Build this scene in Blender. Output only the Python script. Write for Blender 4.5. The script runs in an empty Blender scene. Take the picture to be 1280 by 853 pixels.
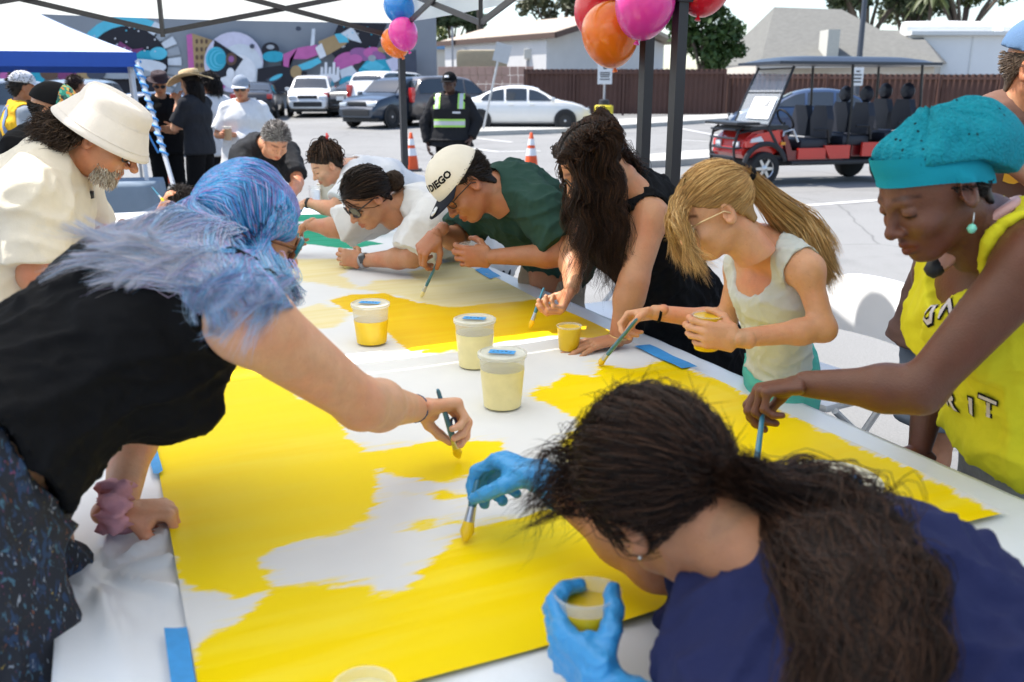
import bpy, bmesh, math, random
import numpy as np
from mathutils import Vector, Matrix

sc = bpy.context.scene
R = math.radians

# ------------------------------------------------------------------ camera
CAM_H, FPX, HORIZ = 1.5, 1100.0, 115.0
TILT = math.atan((426.5 - HORIZ) / FPX)
cd = bpy.data.cameras.new('camera')
cam = bpy.data.objects.new('camera', cd)
sc.collection.objects.link(cam)
cam.location = (0, 0, CAM_H)
cam.rotation_euler = (math.pi / 2 - TILT, 0, 0)
cd.sensor_width = 36.0
cd.lens = FPX / 1280 * 36
cd.clip_start, cd.clip_end = 0.05, 2000
cd.dof.use_dof = True
cd.dof.focus_distance = 2.7
cd.dof.aperture_fstop = 4.5
sc.camera = cam

# ------------------------------------------------------------------ sky and sun
SUN_EL = R(61)
to_sun = Vector((-0.94, 0.34, 0)).normalized() * math.cos(SUN_EL) + Vector((0, 0, math.sin(SUN_EL)))
w = bpy.data.worlds.new('World'); sc.world = w; w.use_nodes = True
nt = w.node_tree; nt.nodes.clear()
sky = nt.nodes.new('ShaderNodeTexSky'); sky.sky_type = 'NISHITA'; sky.sun_disc = False
sky.sun_elevation = SUN_EL
sky.sun_rotation = math.atan2(to_sun.x, to_sun.y)
sky.dust_density = 1.2; sky.air_density = 1.0; sky.ozone_density = 1.0
bg = nt.nodes.new('ShaderNodeBackground'); bg.inputs[1].default_value = 0.15
wo = nt.nodes.new('ShaderNodeOutputWorld')
nt.links.new(sky.outputs[0], bg.inputs[0]); nt.links.new(bg.outputs[0], wo.inputs[0])
sd = bpy.data.lights.new('sun', 'SUN'); sd.energy = 4.4; sd.angle = R(0.55); sd.color = (1.0, 0.95, 0.88)
so = bpy.data.objects.new('sun', sd); sc.collection.objects.link(so)
so.rotation_euler = to_sun.to_track_quat('Z', 'Y').to_euler()
vs = sc.view_settings
vs.view_transform = 'Standard'; vs.look = 'None'; vs.gamma = 1; vs.use_curve_mapping = False
vs.exposure = 0.98
sc.cycles.max_bounces = 10; sc.cycles.transparent_max_bounces = 12
sc.cycles.caustics_reflective = False; sc.cycles.caustics_refractive = False

# ------------------------------------------------------------------ picture plane -> place helpers
CT, ST = math.cos(TILT), math.sin(TILT)
def ray(px, py):
    u = (px - 640) / FPX; v = (py - 426.5) / FPX
    return np.array((u, CT - v * ST, -ST - v * CT))
def at(px, py, Y):
    d = ray(px, py); s = Y / d[1]
    return np.array((d[0] * s, Y, CAM_H + d[2] * s))
def onz(px, py, z):
    d = ray(px, py); s = (z - CAM_H) / d[2]
    return np.array((d[0] * s, d[1] * s, z))
TZ = 0.75                                     # table top
CORNER = onz(1257, 645, TZ)                   # near right corner of the painted canvas
AX = np.array((math.cos(R(114.8)), math.sin(R(114.8)), 0))      # along the table, away
NX = np.array((-AX[1], AX[0], 0))             # across the table, to the left
UPZ = np.array((0., 0., 1.))
def tb(s, q, z=TZ):
    """table coordinates: s along the table, q to the left of the canvas' right edge"""
    p = CORNER + AX * s + NX * q
    return np.array((p[0], p[1], z))
def gz(y):
    return 0.0 if y < 20 else (y - 20) * 0.024

def V(*a): return np.array(a, float)
def nrm(v): v = np.asarray(v, float); return v / (np.linalg.norm(v) + 1e-12)
def lerp(a, b, t): return np.asarray(a) * (1 - t) + np.asarray(b) * t

# ------------------------------------------------------------------ materials
MATS = {}
def mat(name, col, rough=0.6, var=0.06, vscale=6.0, bump=0.0, bscale=40.0, metal=0.0, spec=0.5, coat=0.0,
        sub=0.0, trans=0.0, alpha=1.0, attr=None, stretch=None, emit=0.0):
    if name in MATS: return MATS[name]
    m = bpy.data.materials.new(name); m.use_nodes = True
    n = m.node_tree.nodes; L = m.node_tree.links
    b = n['Principled BSDF']
    b.inputs['Roughness'].default_value = rough
    b.inputs['Metallic'].default_value = metal
    b.inputs['Specular IOR Level'].default_value = spec
    b.inputs['Coat Weight'].default_value = coat
    if coat: b.inputs['Coat Roughness'].default_value = 0.06
    b.inputs['Transmission Weight'].default_value = trans
    b.inputs['Alpha'].default_value = alpha
    if sub:
        b.inputs['Subsurface Weight'].default_value = sub
        b.inputs['Subsurface Radius'].default_value = (1.0, 0.35, 0.2)
        b.inputs['Subsurface Scale'].default_value = 0.012
    tc = n.new('ShaderNodeTexCoord'); src = tc.outputs['Object']
    if stretch:
        mp = n.new('ShaderNodeMapping'); mp.inputs['Scale'].default_value = stretch
        L.new(src, mp.inputs[0]); src = mp.outputs[0]
    rgb = n.new('ShaderNodeRGB'); rgb.outputs[0].default_value = (*col, 1)
    cur = rgb.outputs[0]
    if attr:
        a = n.new('ShaderNodeVertexColor'); a.layer_name = attr
        mx = n.new('ShaderNodeMix'); mx.data_type = 'RGBA'; mx.blend_type = 'MULTIPLY'; mx.inputs[0].default_value = 1
        L.new(cur, mx.inputs[6]); L.new(a.outputs[0], mx.inputs[7]); cur = mx.outputs[2]
    if var:
        no = n.new('ShaderNodeTexNoise'); no.inputs['Scale'].default_value = vscale; no.inputs['Detail'].default_value = 6
        no.inputs['Roughness'].default_value = 0.62
        L.new(src, no.inputs['Vector'])
        mr = n.new('ShaderNodeMapRange'); mr.inputs[1].default_value = 0.25; mr.inputs[2].default_value = 0.75
        mr.inputs[3].default_value = 1 - var; mr.inputs[4].default_value = 1 + var
        L.new(no.outputs[0], mr.inputs[0])
        hs = n.new('ShaderNodeMix'); hs.data_type = 'RGBA'; hs.blend_type = 'MULTIPLY'; hs.inputs[0].default_value = 1
        L.new(cur, hs.inputs[6]); L.new(mr.outputs[0], hs.inputs[7]); cur = hs.outputs[2]
    L.new(cur, b.inputs['Base Color'])
    if emit:
        L.new(cur, b.inputs['Emission Color']); b.inputs['Emission Strength'].default_value = emit
    if bump:
        nb = n.new('ShaderNodeTexNoise'); nb.inputs['Scale'].default_value = bscale; nb.inputs['Detail'].default_value = 5
        L.new(src, nb.inputs['Vector'])
        bp = n.new('ShaderNodeBump'); bp.inputs['Strength'].default_value = bump; bp.inputs['Distance'].default_value = 0.01
        L.new(nb.outputs[0], bp.inputs['Height']); L.new(bp.outputs[0], b.inputs['Normal'])
    MATS[name] = m
    return m

# ------------------------------------------------------------------ mesh plumbing
COL = sc.collection
def np_mesh(name, verts, faces, smooth=True, col=None):
    """verts (n,3); faces = (m,3|4) array or list of lists; col = (n,3) vertex colour"""
    me = bpy.data.meshes.new(name)
    verts = np.asarray(verts, np.float32)
    if isinstance(faces, np.ndarray):
        m, k = faces.shape
        me.vertices.add(len(verts)); me.vertices.foreach_set('co', verts.ravel())
        me.loops.add(m * k); me.loops.foreach_set('vertex_index', faces.astype(np.int32).ravel())
        me.polygons.add(m)
        me.polygons.foreach_set('loop_start', np.arange(0, m * k, k, dtype=np.int32))
        me.update(calc_edges=True); me.validate()
    else:
        me.from_pydata(verts.tolist(), [], faces); me.update()
    me.polygons.foreach_set('use_smooth', np.full(len(me.polygons), smooth))
    if col is not None:
        a = me.color_attributes.new('tint', 'FLOAT_COLOR', 'POINT')
        c = np.ones((len(verts), 4), np.float32); c[:, :3] = col
        a.data.foreach_set('color', c.ravel())
    return me
def link(name, me, m=None, parent=None, loc=None):
    o = bpy.data.objects.new(name, me); COL.objects.link(o)
    if m is not None and me is not None:
        for mm in (m if isinstance(m, (list, tuple)) else [m]): me.materials.append(mm)
    if loc is not None: o.location = tuple(loc)
    if parent is not None: o.parent = parent
    return o
def tag(o, label, cat, group=None):
    o['label'] = label; o['category'] = cat
    if group: o['group'] = group
    return o
def struct(o): o['kind'] = 'structure'; return o
def empty(name, loc=(0, 0, 0), rz=0.0):
    o = bpy.data.objects.new(name, None); COL.objects.link(o); o.empty_display_size = .1
    o.location = tuple(loc); o.rotation_euler = (0, 0, rz); return o
def copy_tree(o, parent=None):
    c = o.copy(); COL.objects.link(c); c.parent = parent
    for ch in list(o.children): copy_tree(ch, c)
    return c

class MB:
    """collects simple shapes into one mesh"""
    def __init__(s): s.v = []; s.f = []; s.n = 0
    def add(s, v, f):
        s.v.append(np.asarray(v, float)); s.f += [[i + s.n for i in q] for q in f]; s.n += len(v); return s
    def box(s, c, size, ax=None, bev=0.0):
        hx, hy, hz = np.asarray(size, float) / 2
        if bev:
            b = min(bev, hx * .9, hy * .9, hz * .9); P = []
            bm = bmesh.new(); bmesh.ops.create_cube(bm, size=1)
            for v in bm.verts: v.co = Vector((v.co.x * 2 * hx, v.co.y * 2 * hy, v.co.z * 2 * hz))
            bmesh.ops.bevel(bm, geom=bm.edges[:], offset=b, segments=2, affect='EDGES', profile=.6)
            bm.verts.index_update()
            v = np.array([x.co[:] for x in bm.verts]); f = [[q.index for q in p.verts] for p in bm.faces]; bm.free()
        else:
            v = np.array([(x, y, z) for x in (-hx, hx) for y in (-hy, hy) for z in (-hz, hz)])
            f = [[0, 1, 3, 2], [4, 6, 7, 5], [0, 4, 5, 1], [2, 3, 7, 6], [0, 2, 6, 4], [1, 5, 7, 3]]
        if ax is not None: v = v @ np.asarray(ax)
        return s.add(v + np.asarray(c), f)
    def tube(s, pts, r, n=8, caps=True):
        pts = np.asarray(pts, float); m = len(pts)
        r = np.broadcast_to(np.asarray(r, float), (m,))
        t = np.gradient(pts, axis=0); t /= np.linalg.norm(t, axis=1)[:, None] + 1e-9
        u = np.cross(t[0], (0, 0, 1)); 
        if np.linalg.norm(u) < .1: u = np.cross(t[0], (1, 0, 0))
        V_ = []
        for i in range(m):
            u = u - t[i] * np.dot(u, t[i]); u = nrm(u); w_ = np.cross(t[i], u)
            for k in range(n):
                a = 2 * math.pi * k / n
                V_.append(pts[i] + r[i] * (math.cos(a) * u + math.sin(a) * w_))
        f = [[i * n + k, i * n + (k + 1) % n, (i + 1) * n + (k + 1) % n, (i + 1) * n + k] for i in range(m - 1) for k in range(n)]
        if caps: f += [list(range(n))[::-1], list(range((m - 1) * n, m * n))]
        return s.add(V_, f)
    def bar(s, a, b, w_, h_=None):
        a = np.asarray(a, float); b = np.asarray(b, float); h_ = h_ or w_
        t = nrm(b - a); u = np.cross(t, UPZ)
        u = nrm(u) if np.linalg.norm(u) > .05 else V(1, 0, 0)
        x = np.cross(u, t)
        ax = np.array([u, t, x])
        return s.box((a + b) / 2, (w_, np.linalg.norm(b - a), h_), ax)
    def lathe(s, prof, c=(0, 0, 0), n=20, ax=None, caps=True):
        v = []; 
        for (r, z) in prof:
            for k in range(n):
                a = 2 * math.pi * k / n; v.append((r * math.cos(a), r * math.sin(a), z))
        v = np.array(v); m = len(prof)
        if ax is not None: v = v @ np.asarray(ax)
        f = [[i * n + k, i * n + (k + 1) % n, (i + 1) * n + (k + 1) % n, (i + 1) * n + k] for i in range(m - 1) for k in range(n)]
        if caps:
            f += [list(range(n))[::-1], list(range((m - 1) * n, m * n))]
        return s.add(v + np.asarray(c), f)
    def prism(s, poly, thick, org, ux, uy):
        """extruded polygon: poly in (ux,uy) plane, thickness along ux x uy (centred)"""
        ux = np.asarray(ux, float); uy = np.asarray(uy, float); un = np.cross(ux, uy)
        n = len(poly); v = []
        for sg in (-.5, .5):
            v += [np.asarray(org) + p[0] * ux + p[1] * uy + un * thick * sg for p in poly]
        f = [list(range(n))[::-1], list(range(n, 2 * n))] + [[i, (i + 1) % n, n + (i + 1) % n, n + i] for i in range(n)]
        return s.add(v, f)
    def build(s, name, m=None, parent=None, smooth=False, loc=None, auto=True):
        v = np.concatenate(s.v)
        me = bpy.data.meshes.new(name); me.from_pydata(v.tolist(), [], s.f); me.update()
        if smooth:
            me.polygons.foreach_set('use_smooth', np.full(len(me.polygons), True))
            if auto: me.set_sharp_from_angle(angle=R(40))
        return link(name, me, m, parent, loc)
def axes_for(t, up=(0, 0, 1)):
    """rows x,y,z with z along t"""
    t = nrm(t); u = np.cross(up, t)
    u = nrm(u) if np.linalg.norm(u) > .05 else V(1, 0, 0)
    return np.array([u, np.cross(t, u), t])
# ------------------------------------------------------------------ smooth body modelling: blended rounded cones -> one surface
class Field:
    def __init__(s, lo, hi, res, pad=.03):
        s.res = res; s.lo = np.asarray(lo, float) - pad; hi = np.asarray(hi, float) + pad
        s.n = np.maximum(np.ceil((hi - s.lo) / res).astype(int) + 1, 4)
        s.v = np.full(s.n, .2, np.float32)
    def sub(s, lo, hi):
        a = np.clip(np.floor((np.asarray(lo) - s.lo) / s.res).astype(int), 0, s.n - 1)
        b = np.clip(np.ceil((np.asarray(hi) - s.lo) / s.res).astype(int) + 1, 1, s.n)
        if np.any(b <= a): return None
        sl = tuple(slice(int(i), int(j)) for i, j in zip(a, b))
        g = [(s.lo[k] + np.arange(a[k], b[k]) * s.res).astype(np.float32) for k in range(3)]
        return sl, g[0][:, None, None], g[1][None, :, None], g[2][None, None, :]
    def add(s, p, k=.02, infl=0.0):
        m = .03 + k + infl
        q = s.sub(p.lo - m, p.hi + m)
        if q is None: return s
        sl, X, Y, Z = q
        d = p.d(X, Y, Z, infl); v = s.v[sl]
        h = np.maximum(k - np.abs(v - d), 0) / k
        s.v[sl] = np.minimum(v, d) - h * h * k * .25
        return s
    def cut(s, p, k=.008, infl=0.0):
        m = .02 + k + infl
        q = s.sub(p.lo - m, p.hi + m)
        if q is None: return s
        sl, X, Y, Z = q
        d = -p.d(X, Y, Z, infl); v = s.v[sl]
        h = np.maximum(k - np.abs(v - d), 0) / k
        s.v[sl] = np.maximum(v, d) + h * h * k * .25
        return s
    def grid(s):
        g = [(s.lo[k] + np.arange(s.n[k]) * s.res).astype(np.float32) for k in range(3)]
        return g[0][:, None, None], g[1][None, :, None], g[2][None, None, :]
    def clip(s, o, n, k=.004):
        """keep the side the normal points away from"""
        X, Y, Z = s.grid(); n = nrm(n)
        d = (X - o[0]) * n[0] + (Y - o[1]) * n[1] + (Z - o[2]) * n[2]
        s.v = np.maximum(s.v, d.astype(np.float32)); return s
    def mesh(s):
        v = s.v; v[0] = v[-1] = .1; v[:, 0] = v[:, -1] = .1; v[:, :, 0] = v[:, :, -1] = .1
        ins = v < 0
        c = np.zeros(np.array(v.shape) - 1, np.int8)
        for i in (0, 1):
            for j in (0, 1):
                for k in (0, 1):
                    c += ins[i:v.shape[0] - 1 + i, j:v.shape[1] - 1 + j, k:v.shape[2] - 1 + k]
        cells = np.argwhere((c > 0) & (c < 8))
        if len(cells) == 0: return np.zeros((0, 3)), np.zeros((0, 4), int)
        idx = np.full(c.shape, -1, np.int32); idx[tuple(cells.T)] = np.arange(len(cells))
        cor = np.array([(i, j, k) for i in (0, 1) for j in (0, 1) for k in (0, 1)])
        val = np.stack([v[tuple((cells + o).T)] for o in cor], 1)
        acc = np.zeros((len(cells), 3)); cnt = np.zeros(len(cells))
        for a in range(8):
            for b in range(a + 1, 8):
                if np.abs(cor[a] - cor[b]).sum() != 1: continue
                va, vb = val[:, a], val[:, b]; x = (va < 0) != (vb < 0)
                t = np.where(x, va / np.where(x, va - vb, 1), 0)
                acc += np.where(x[:, None], cor[a] + t[:, None] * (cor[b] - cor[a]), 0); cnt += x
        vert = s.lo + (cells + acc / cnt[:, None]) * s.res
        Q = []
        for ax in range(3):
            sl0 = [slice(None)] * 3; sl1 = [slice(None)] * 3
            sl0[ax] = slice(0, -1); sl1[ax] = slice(1, None)
            a = ins[tuple(sl0)]; b = ins[tuple(sl1)]
            e = np.argwhere(a != b); fl = a[tuple(e.T)]
            u, w_ = [(1, 2), (2, 0), (0, 1)][ax]
            ok = (e[:, u] > 0) & (e[:, w_] > 0) & (e[:, u] < v.shape[u] - 1) & (e[:, w_] < v.shape[w_] - 1)
            e = e[ok]; fl = fl[ok]
            def g(du, dw):
                q = e.copy(); q[:, u] += du; q[:, w_] += dw
                return idx[tuple(q.T)]
            q = np.stack([g(-1, -1), g(0, -1), g(0, 0), g(-1, 0)], 1)
            q = np.where(fl[:, None], q, q[:, ::-1]); Q.append(q)
        Q = np.concatenate(Q); Q = Q[(Q >= 0).all(1)]
        return vert, Q

class Cone:
    """round cone; side/w widen it along one direction; cap=flat end at b"""
    def __init__(s, a, b, r1, r2, side=None, w=1.0, cap=False):
        s.a = np.asarray(a, float); s.b = np.asarray(b, float); s.r1 = r1; s.r2 = r2
        s.side = None if side is None else nrm(side); s.w = w; s.cap = cap
        r = max(r1, r2) * max(1, w)
        s.lo = np.minimum(s.a, s.b) - r; s.hi = np.maximum(s.a, s.b) + r
    def d(s, X, Y, Z, infl=0.0):
        f = np.float32
        px, py, pz = X - f(s.a[0]), Y - f(s.a[1]), Z - f(s.a[2])
        ba = (s.b - s.a).astype(f)
        L2 = float(ba @ ba) + 1e-9
        t0 = (px * ba[0] + py * ba[1] + pz * ba[2]) / f(L2)
        t = np.clip(t0, 0, 1)
        qx, qy, qz = px - t * ba[0], py - t * ba[1], pz - t * ba[2]
        if s.side is not None and s.w != 1:
            sx, sy, sz = s.side
            c = qx * f(sx) + qy * f(sy) + qz * f(sz)
            kk = c * f(1 / s.w - 1)
            qx = qx + kk * f(sx); qy = qy + kk * f(sy); qz = qz + kk * f(sz)
        d = np.sqrt(qx * qx + qy * qy + qz * qz) - (f(s.r1) + t * f(s.r2 - s.r1)) - f(infl)
        if s.cap: d = np.maximum(d, (t0 - 1) * f(math.sqrt(L2)))
        return d
class Ell:
    def __init__(s, c, r, M=None):
        s.c = np.asarray(c, float); s.r = np.asarray(r, float) * np.ones(3); s.M = np.eye(3) if M is None else np.asarray(M)
        m = s.r.max(); s.lo = s.c - m; s.hi = s.c + m
    def d(s, X, Y, Z, infl=0.0):
        f = np.float32
        p = (X - f(s.c[0]), Y - f(s.c[1]), Z - f(s.c[2]))
        k0 = 0; k1 = 0
        for i in range(3):
            q = p[0] * f(s.M[i][0]) + p[1] * f(s.M[i][1]) + p[2] * f(s.M[i][2]); r = f(s.r[i] + infl)
            k0 = k0 + (q / r) ** 2; k1 = k1 + (q / (r * r)) ** 2
        k0 = np.sqrt(k0); k1 = np.sqrt(k1)
        return k0 * (k0 - 1) / np.maximum(k1, 1e-6)
def bounds(ps, infl=0.0):
    return np.min([p.lo for p in ps], 0) - infl, np.max([p.hi for p in ps], 0) + infl

rng = np.random.default_rng(7)
def folds(v, amp, freq=14.0, seed=1, axis=None):
    """cloth creases: ridged, warped sine folds, a scalar per vertex"""
    r = np.random.default_rng(seed); out = np.zeros(len(v))
    for o in range(4):
        d = nrm(r.normal(size=3)); 
        if axis is not None: d = nrm(d - np.asarray(axis) * (d @ np.asarray(axis)) * .8)
        k = 3.0 * freq * (1.0 + .55 * o); e = nrm(r.normal(size=3)); g = nrm(r.normal(size=3))
        ph = v @ d * k + r.uniform(0, 6) + 1.7 * np.sin(v @ e * k * .45 + r.uniform(0, 6)) + 1.1 * np.sin(v @ g * k * .8)
        msk = .5 + .5 * np.sin(v @ g * k * .3 + v @ e * k * .22 + r.uniform(0, 6))
        rd = 1 - np.abs(np.sin(ph * .5)); out += (rd * rd * 1.5 - .35) * msk / (1 + .45 * o)
    return out * amp
def vnormals(v, f):
    n = np.cross(v[f[:, 2]] - v[f[:, 0]], v[f[:, 3]] - v[f[:, 1]]); N = np.zeros_like(v)
    for k in range(4): np.add.at(N, f[:, k], n)
    return N / (np.linalg.norm(N, axis=1)[:, None] + 1e-12)
def relax(v, f, it=2, lam=.5):
    for _ in range(it):
        S = np.zeros_like(v); c = np.zeros(len(v))
        for k in range(4):
            np.add.at(S, f[:, k], v[f[:, (k + 1) % 4]]); np.add.at(S, f[:, k], v[f[:, (k + 3) % 4]]); np.add.at(c, f[:, k], 2)
        v = v * (1 - lam) + lam * S / np.maximum(c, 1)[:, None]
    return v

# ------------------------------------------------------------------ strands (hair, fringe): tapered three sided tubes
def catmull(C, m):
    """C (n,c,3) -> (n,m,3)"""
    n, c, _ = C.shape
    P = np.concatenate([2 * C[:, :1] - C[:, 1:2], C, 2 * C[:, -1:] - C[:, -2:-1]], 1)
    t = np.linspace(0, c - 1 - 1e-6, m); i = t.astype(int); u = (t - i)[None, :, None]
    a, b, d, e = P[:, i], P[:, i + 1], P[:, i + 2], P[:, i + 3]
    return .5 * (2 * b + (d - a) * u + (2 * a - 5 * b + 4 * d - e) * u * u + (3 * b - a - 3 * d + e) * u ** 3)
def wave(P, amp, freq, seed=0, start=.1):
    r = np.random.default_rng(seed); n, m, _ = P.shape
    t = np.linspace(0, 1, m)[None, :]
    L = np.linalg.norm(P[:, 1:] - P[:, :-1], axis=2).sum(1)[:, None]
    T = P[:, -1] - P[:, 0]; T /= np.linalg.norm(T, axis=1)[:, None] + 1e-9
    u = np.cross(T, r.normal(size=(n, 3))); u /= np.linalg.norm(u, axis=1)[:, None] + 1e-9
    w_ = np.cross(T, u)
    env = np.clip((t - start) / .3, 0, 1) * amp * r.uniform(.4, 1.3, (n, 1))
    ph = r.uniform(0, 6.28, (n, 1)); fr = freq * r.uniform(.75, 1.3, (n, 1))
    a = 6.28 * fr * L * t + ph
    return P + (env * np.sin(a))[:, :, None] * u[:, None] + (env * np.cos(a * .9))[:, :, None] * w_[:, None]
def strands(P, rad, col=None, k=3):
    """P (n,m,3) rad scalar -> verts, quads, colours"""
    n, m, _ = P.shape
    T = np.gradient(P, axis=1); T /= np.linalg.norm(T, axis=2)[..., None] + 1e-9
    ref = np.where(np.abs(T[..., 2:3]) > .85, np.array((1., 0, 0)), np.array((0, 0, 1.)))
    u = np.cross(T, ref); u /= np.linalg.norm(u, axis=2)[..., None] + 1e-9; w_ = np.cross(T, u)
    t = np.linspace(0, 1, m); prof = np.minimum(1, (1 - t) * 3.0 + .12) * np.minimum(1, .55 + t * 4)
    rr = (np.broadcast_to(np.asarray(rad, float).reshape(-1, 1), (n, 1)) * prof)[..., None]
    ring = np.stack([P + rr * (math.cos(6.2832 * j / k) * u + math.sin(6.2832 * j / k) * w_) for j in range(k)], 2)
    v = ring.reshape(-1, 3)
    base = (np.arange(n)[:, None, None] * m + np.arange(m - 1)[None, :, None]) * k
    j = np.arange(k)[None, None, :]; j2 = (j + 1) % k
    f = np.stack([base + j, base + j2, base + k + j2, base + k + j], 3).reshape(-1, 4)
    c = None
    if col is not None:
        col = np.asarray(col)
        if col.ndim == 2: col = np.repeat(col[:, None], m, 1)
        c = np.repeat(col[:, :, None], k, 2).reshape(-1, 3)
    return v, f, c
def clumps(G, per, m, amp, freq, spread, seed=0, start=.15, tip=.75, rootspread=None):
    """locks: each guide polyline of G waves as one, its hairs spread about it and gather at the tip"""
    r = np.random.default_rng(seed); g = wave(catmull(G, m), amp, freq, seed, start); n = len(G)
    S = np.repeat(g, per, 0); t = np.linspace(0, 1, m)[None, :, None]
    o = r.normal(size=(n * per, 1, 3)) * spread; prof = np.minimum(1, .5 + 3 * t) * (1 - (1 - tip) * t ** 1.5)
    S = S + o * prof
    S = wave(S, spread * .35, freq * 1.6, seed + 1, .2)
    return S
def cwave(S, amp, wl, seed=0, start=.15, ramp=.25):
    """waves that neighbouring hairs share, so that they read as locks"""
    r = np.random.default_rng(seed); t = np.clip((np.linspace(0, 1, S.shape[1]) - start) / ramp, 0, 1)[None, :, None]
    D = np.zeros_like(S)
    for o, (a, l) in enumerate(((1, 1), (.5, .55))):
        for ax in range(3):
            k = nrm(r.normal(size=3)) * 6.2832 / (wl * l); D[..., ax] += a * np.sin(S @ k + r.uniform(0, 6.28))
    return S + D * amp * t
def clumpify(G, ng, f, seed=0, k0=0):
    """draw hairs together towards a few leading ones, most at the tips"""
    r = np.random.default_rng(seed); n, K, _ = G.shape; gi = r.choice(n, min(ng, n), replace=False)
    key = np.concatenate([G[:, -1] * .7, G[:, K // 2]], 1); d = ((key[:, None] - key[gi][None]) ** 2).sum(2); a = gi[d.argmin(1)]
    w_ = (f * np.clip((np.arange(K) - k0) / (K - 1 - k0), 0, 1) ** .8 * r.uniform(.55, 1.1, (n, 1)))[..., None]
    return G * (1 - w_) + G[a] * w_
def over(S, obj, gap=.006, depth=.03, seed=0, t0=0.0):
    """lay hair on the outside of a garment it would otherwise sink into"""
    from mathutils.bvhtree import BVHTree
    me = obj.data; off = np.array(obj.parent.location if obj.parent else obj.location)
    bv = BVHTree.FromPolygons([x.co + Vector(off) for x in me.vertices], [q.vertices for q in me.polygons]); r = np.random.default_rng(seed)
    c = Vector((0, 0, CAM_H)); n, m, _ = S.shape; lift = gap + depth * r.uniform(0, 1, n) ** 1.5
    for i in range(n):
        for j in range(int(m * t0), m):
            q = Vector(S[i, j]); d = q - c; L = d.length; d /= L
            h = bv.ray_cast(c, d, L + lift[i])
            if h[0] is not None: S[i, j] = np.array(c + d * (h[3] - lift[i]))
        S[i, 1:-1] = (S[i, :-2] + 2 * S[i, 1:-1] + S[i, 2:]) / 4
    return S
def join(*parts):
    """parts = (v, f[, c]) -> joined"""
    V_, F_, C_ = [], [], []; n = 0
    for p in parts:
        v, f = p[0], p[1]; c = p[2] if len(p) > 2 and p[2] is not None else np.ones((len(v), 3))
        V_.append(v); F_.append(np.asarray(f) + n); C_.append(c); n += len(v)
    return np.concatenate(V_), np.concatenate(F_), np.concatenate(C_)
# ------------------------------------------------------------------ people
def skin_mat(name, col):
    if 'skin_' + name in MATS: return MATS['skin_' + name]
    m = mat('skin_' + name, col, rough=.46, var=.10, vscale=34, bump=.16, bscale=260, sub=.22, spec=.42, attr='tint')
    n_ = m.node_tree.nodes; L = m.node_tree.links; b = n_['Principled BSDF']; cur = b.inputs['Base Color'].links[0].from_socket
    for sc_, lo, hi, c_ in ((9, .45, .75, (1.06, .80, .74, 1)), (140, .62, .80, (.88, .78, .72, 1))):      # blotches, then freckles and pores
        no_ = n_.new('ShaderNodeTexNoise'); no_.inputs['Scale'].default_value = sc_; no_.inputs['Detail'].default_value = 4
        L.new(n_['Texture Coordinate'].outputs['Object'], no_.inputs['Vector'])
        mr_ = n_.new('ShaderNodeMapRange'); mr_.inputs[1].default_value = lo; mr_.inputs[2].default_value = hi; L.new(no_.outputs[0], mr_.inputs[0])
        mu = n_.new('ShaderNodeMix'); mu.data_type = 'RGBA'; mu.blend_type = 'MULTIPLY'; L.new(mr_.outputs[0], mu.inputs[0]); L.new(cur, mu.inputs[6]); mu.inputs[7].default_value = c_; cur = mu.outputs[2]
    L.new(cur, b.inputs['Base Color'])
    return m
POSES = {
    'flat': dict(c=((4, 8, 6), (3, 8, 6), (4, 9, 6), (6, 10, 8)), sp=(7, 1, -5, -12), th=((.75, .6, .15), (.6, .8, .05), (.5, .85, 0))),
    'brush': dict(c=((48, 46, 22), (58, 52, 25), (66, 62, 30), (70, 66, 32)), sp=(2, 0, -2, -4), th=((.5, .6, .62), (.12, .72, .68), (-.1, .75, .65))),
    'cup': dict(c=((30, 44, 34), (32, 46, 34), (34, 46, 34), (36, 46, 34)), sp=(5, 1, -3, -7), th=((.5, .42, .75), (.22, .62, .75), (-.05, .75, .65))),
    'relax': dict(c=((18, 24, 16), (22, 28, 18), (26, 30, 18), (28, 32, 18)), sp=(3, 1, -2, -5), th=((.62, .7, .3), (.4, .86, .28), (.3, .9, .3))),
    'fist': dict(c=((72, 80, 50), (75, 82, 50), (78, 84, 50), (80, 84, 50)), sp=(0, 0, 0, 0), th=((.5, .6, .62), (-.1, .75, .65), (-.6, .55, .55))),
}
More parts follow.
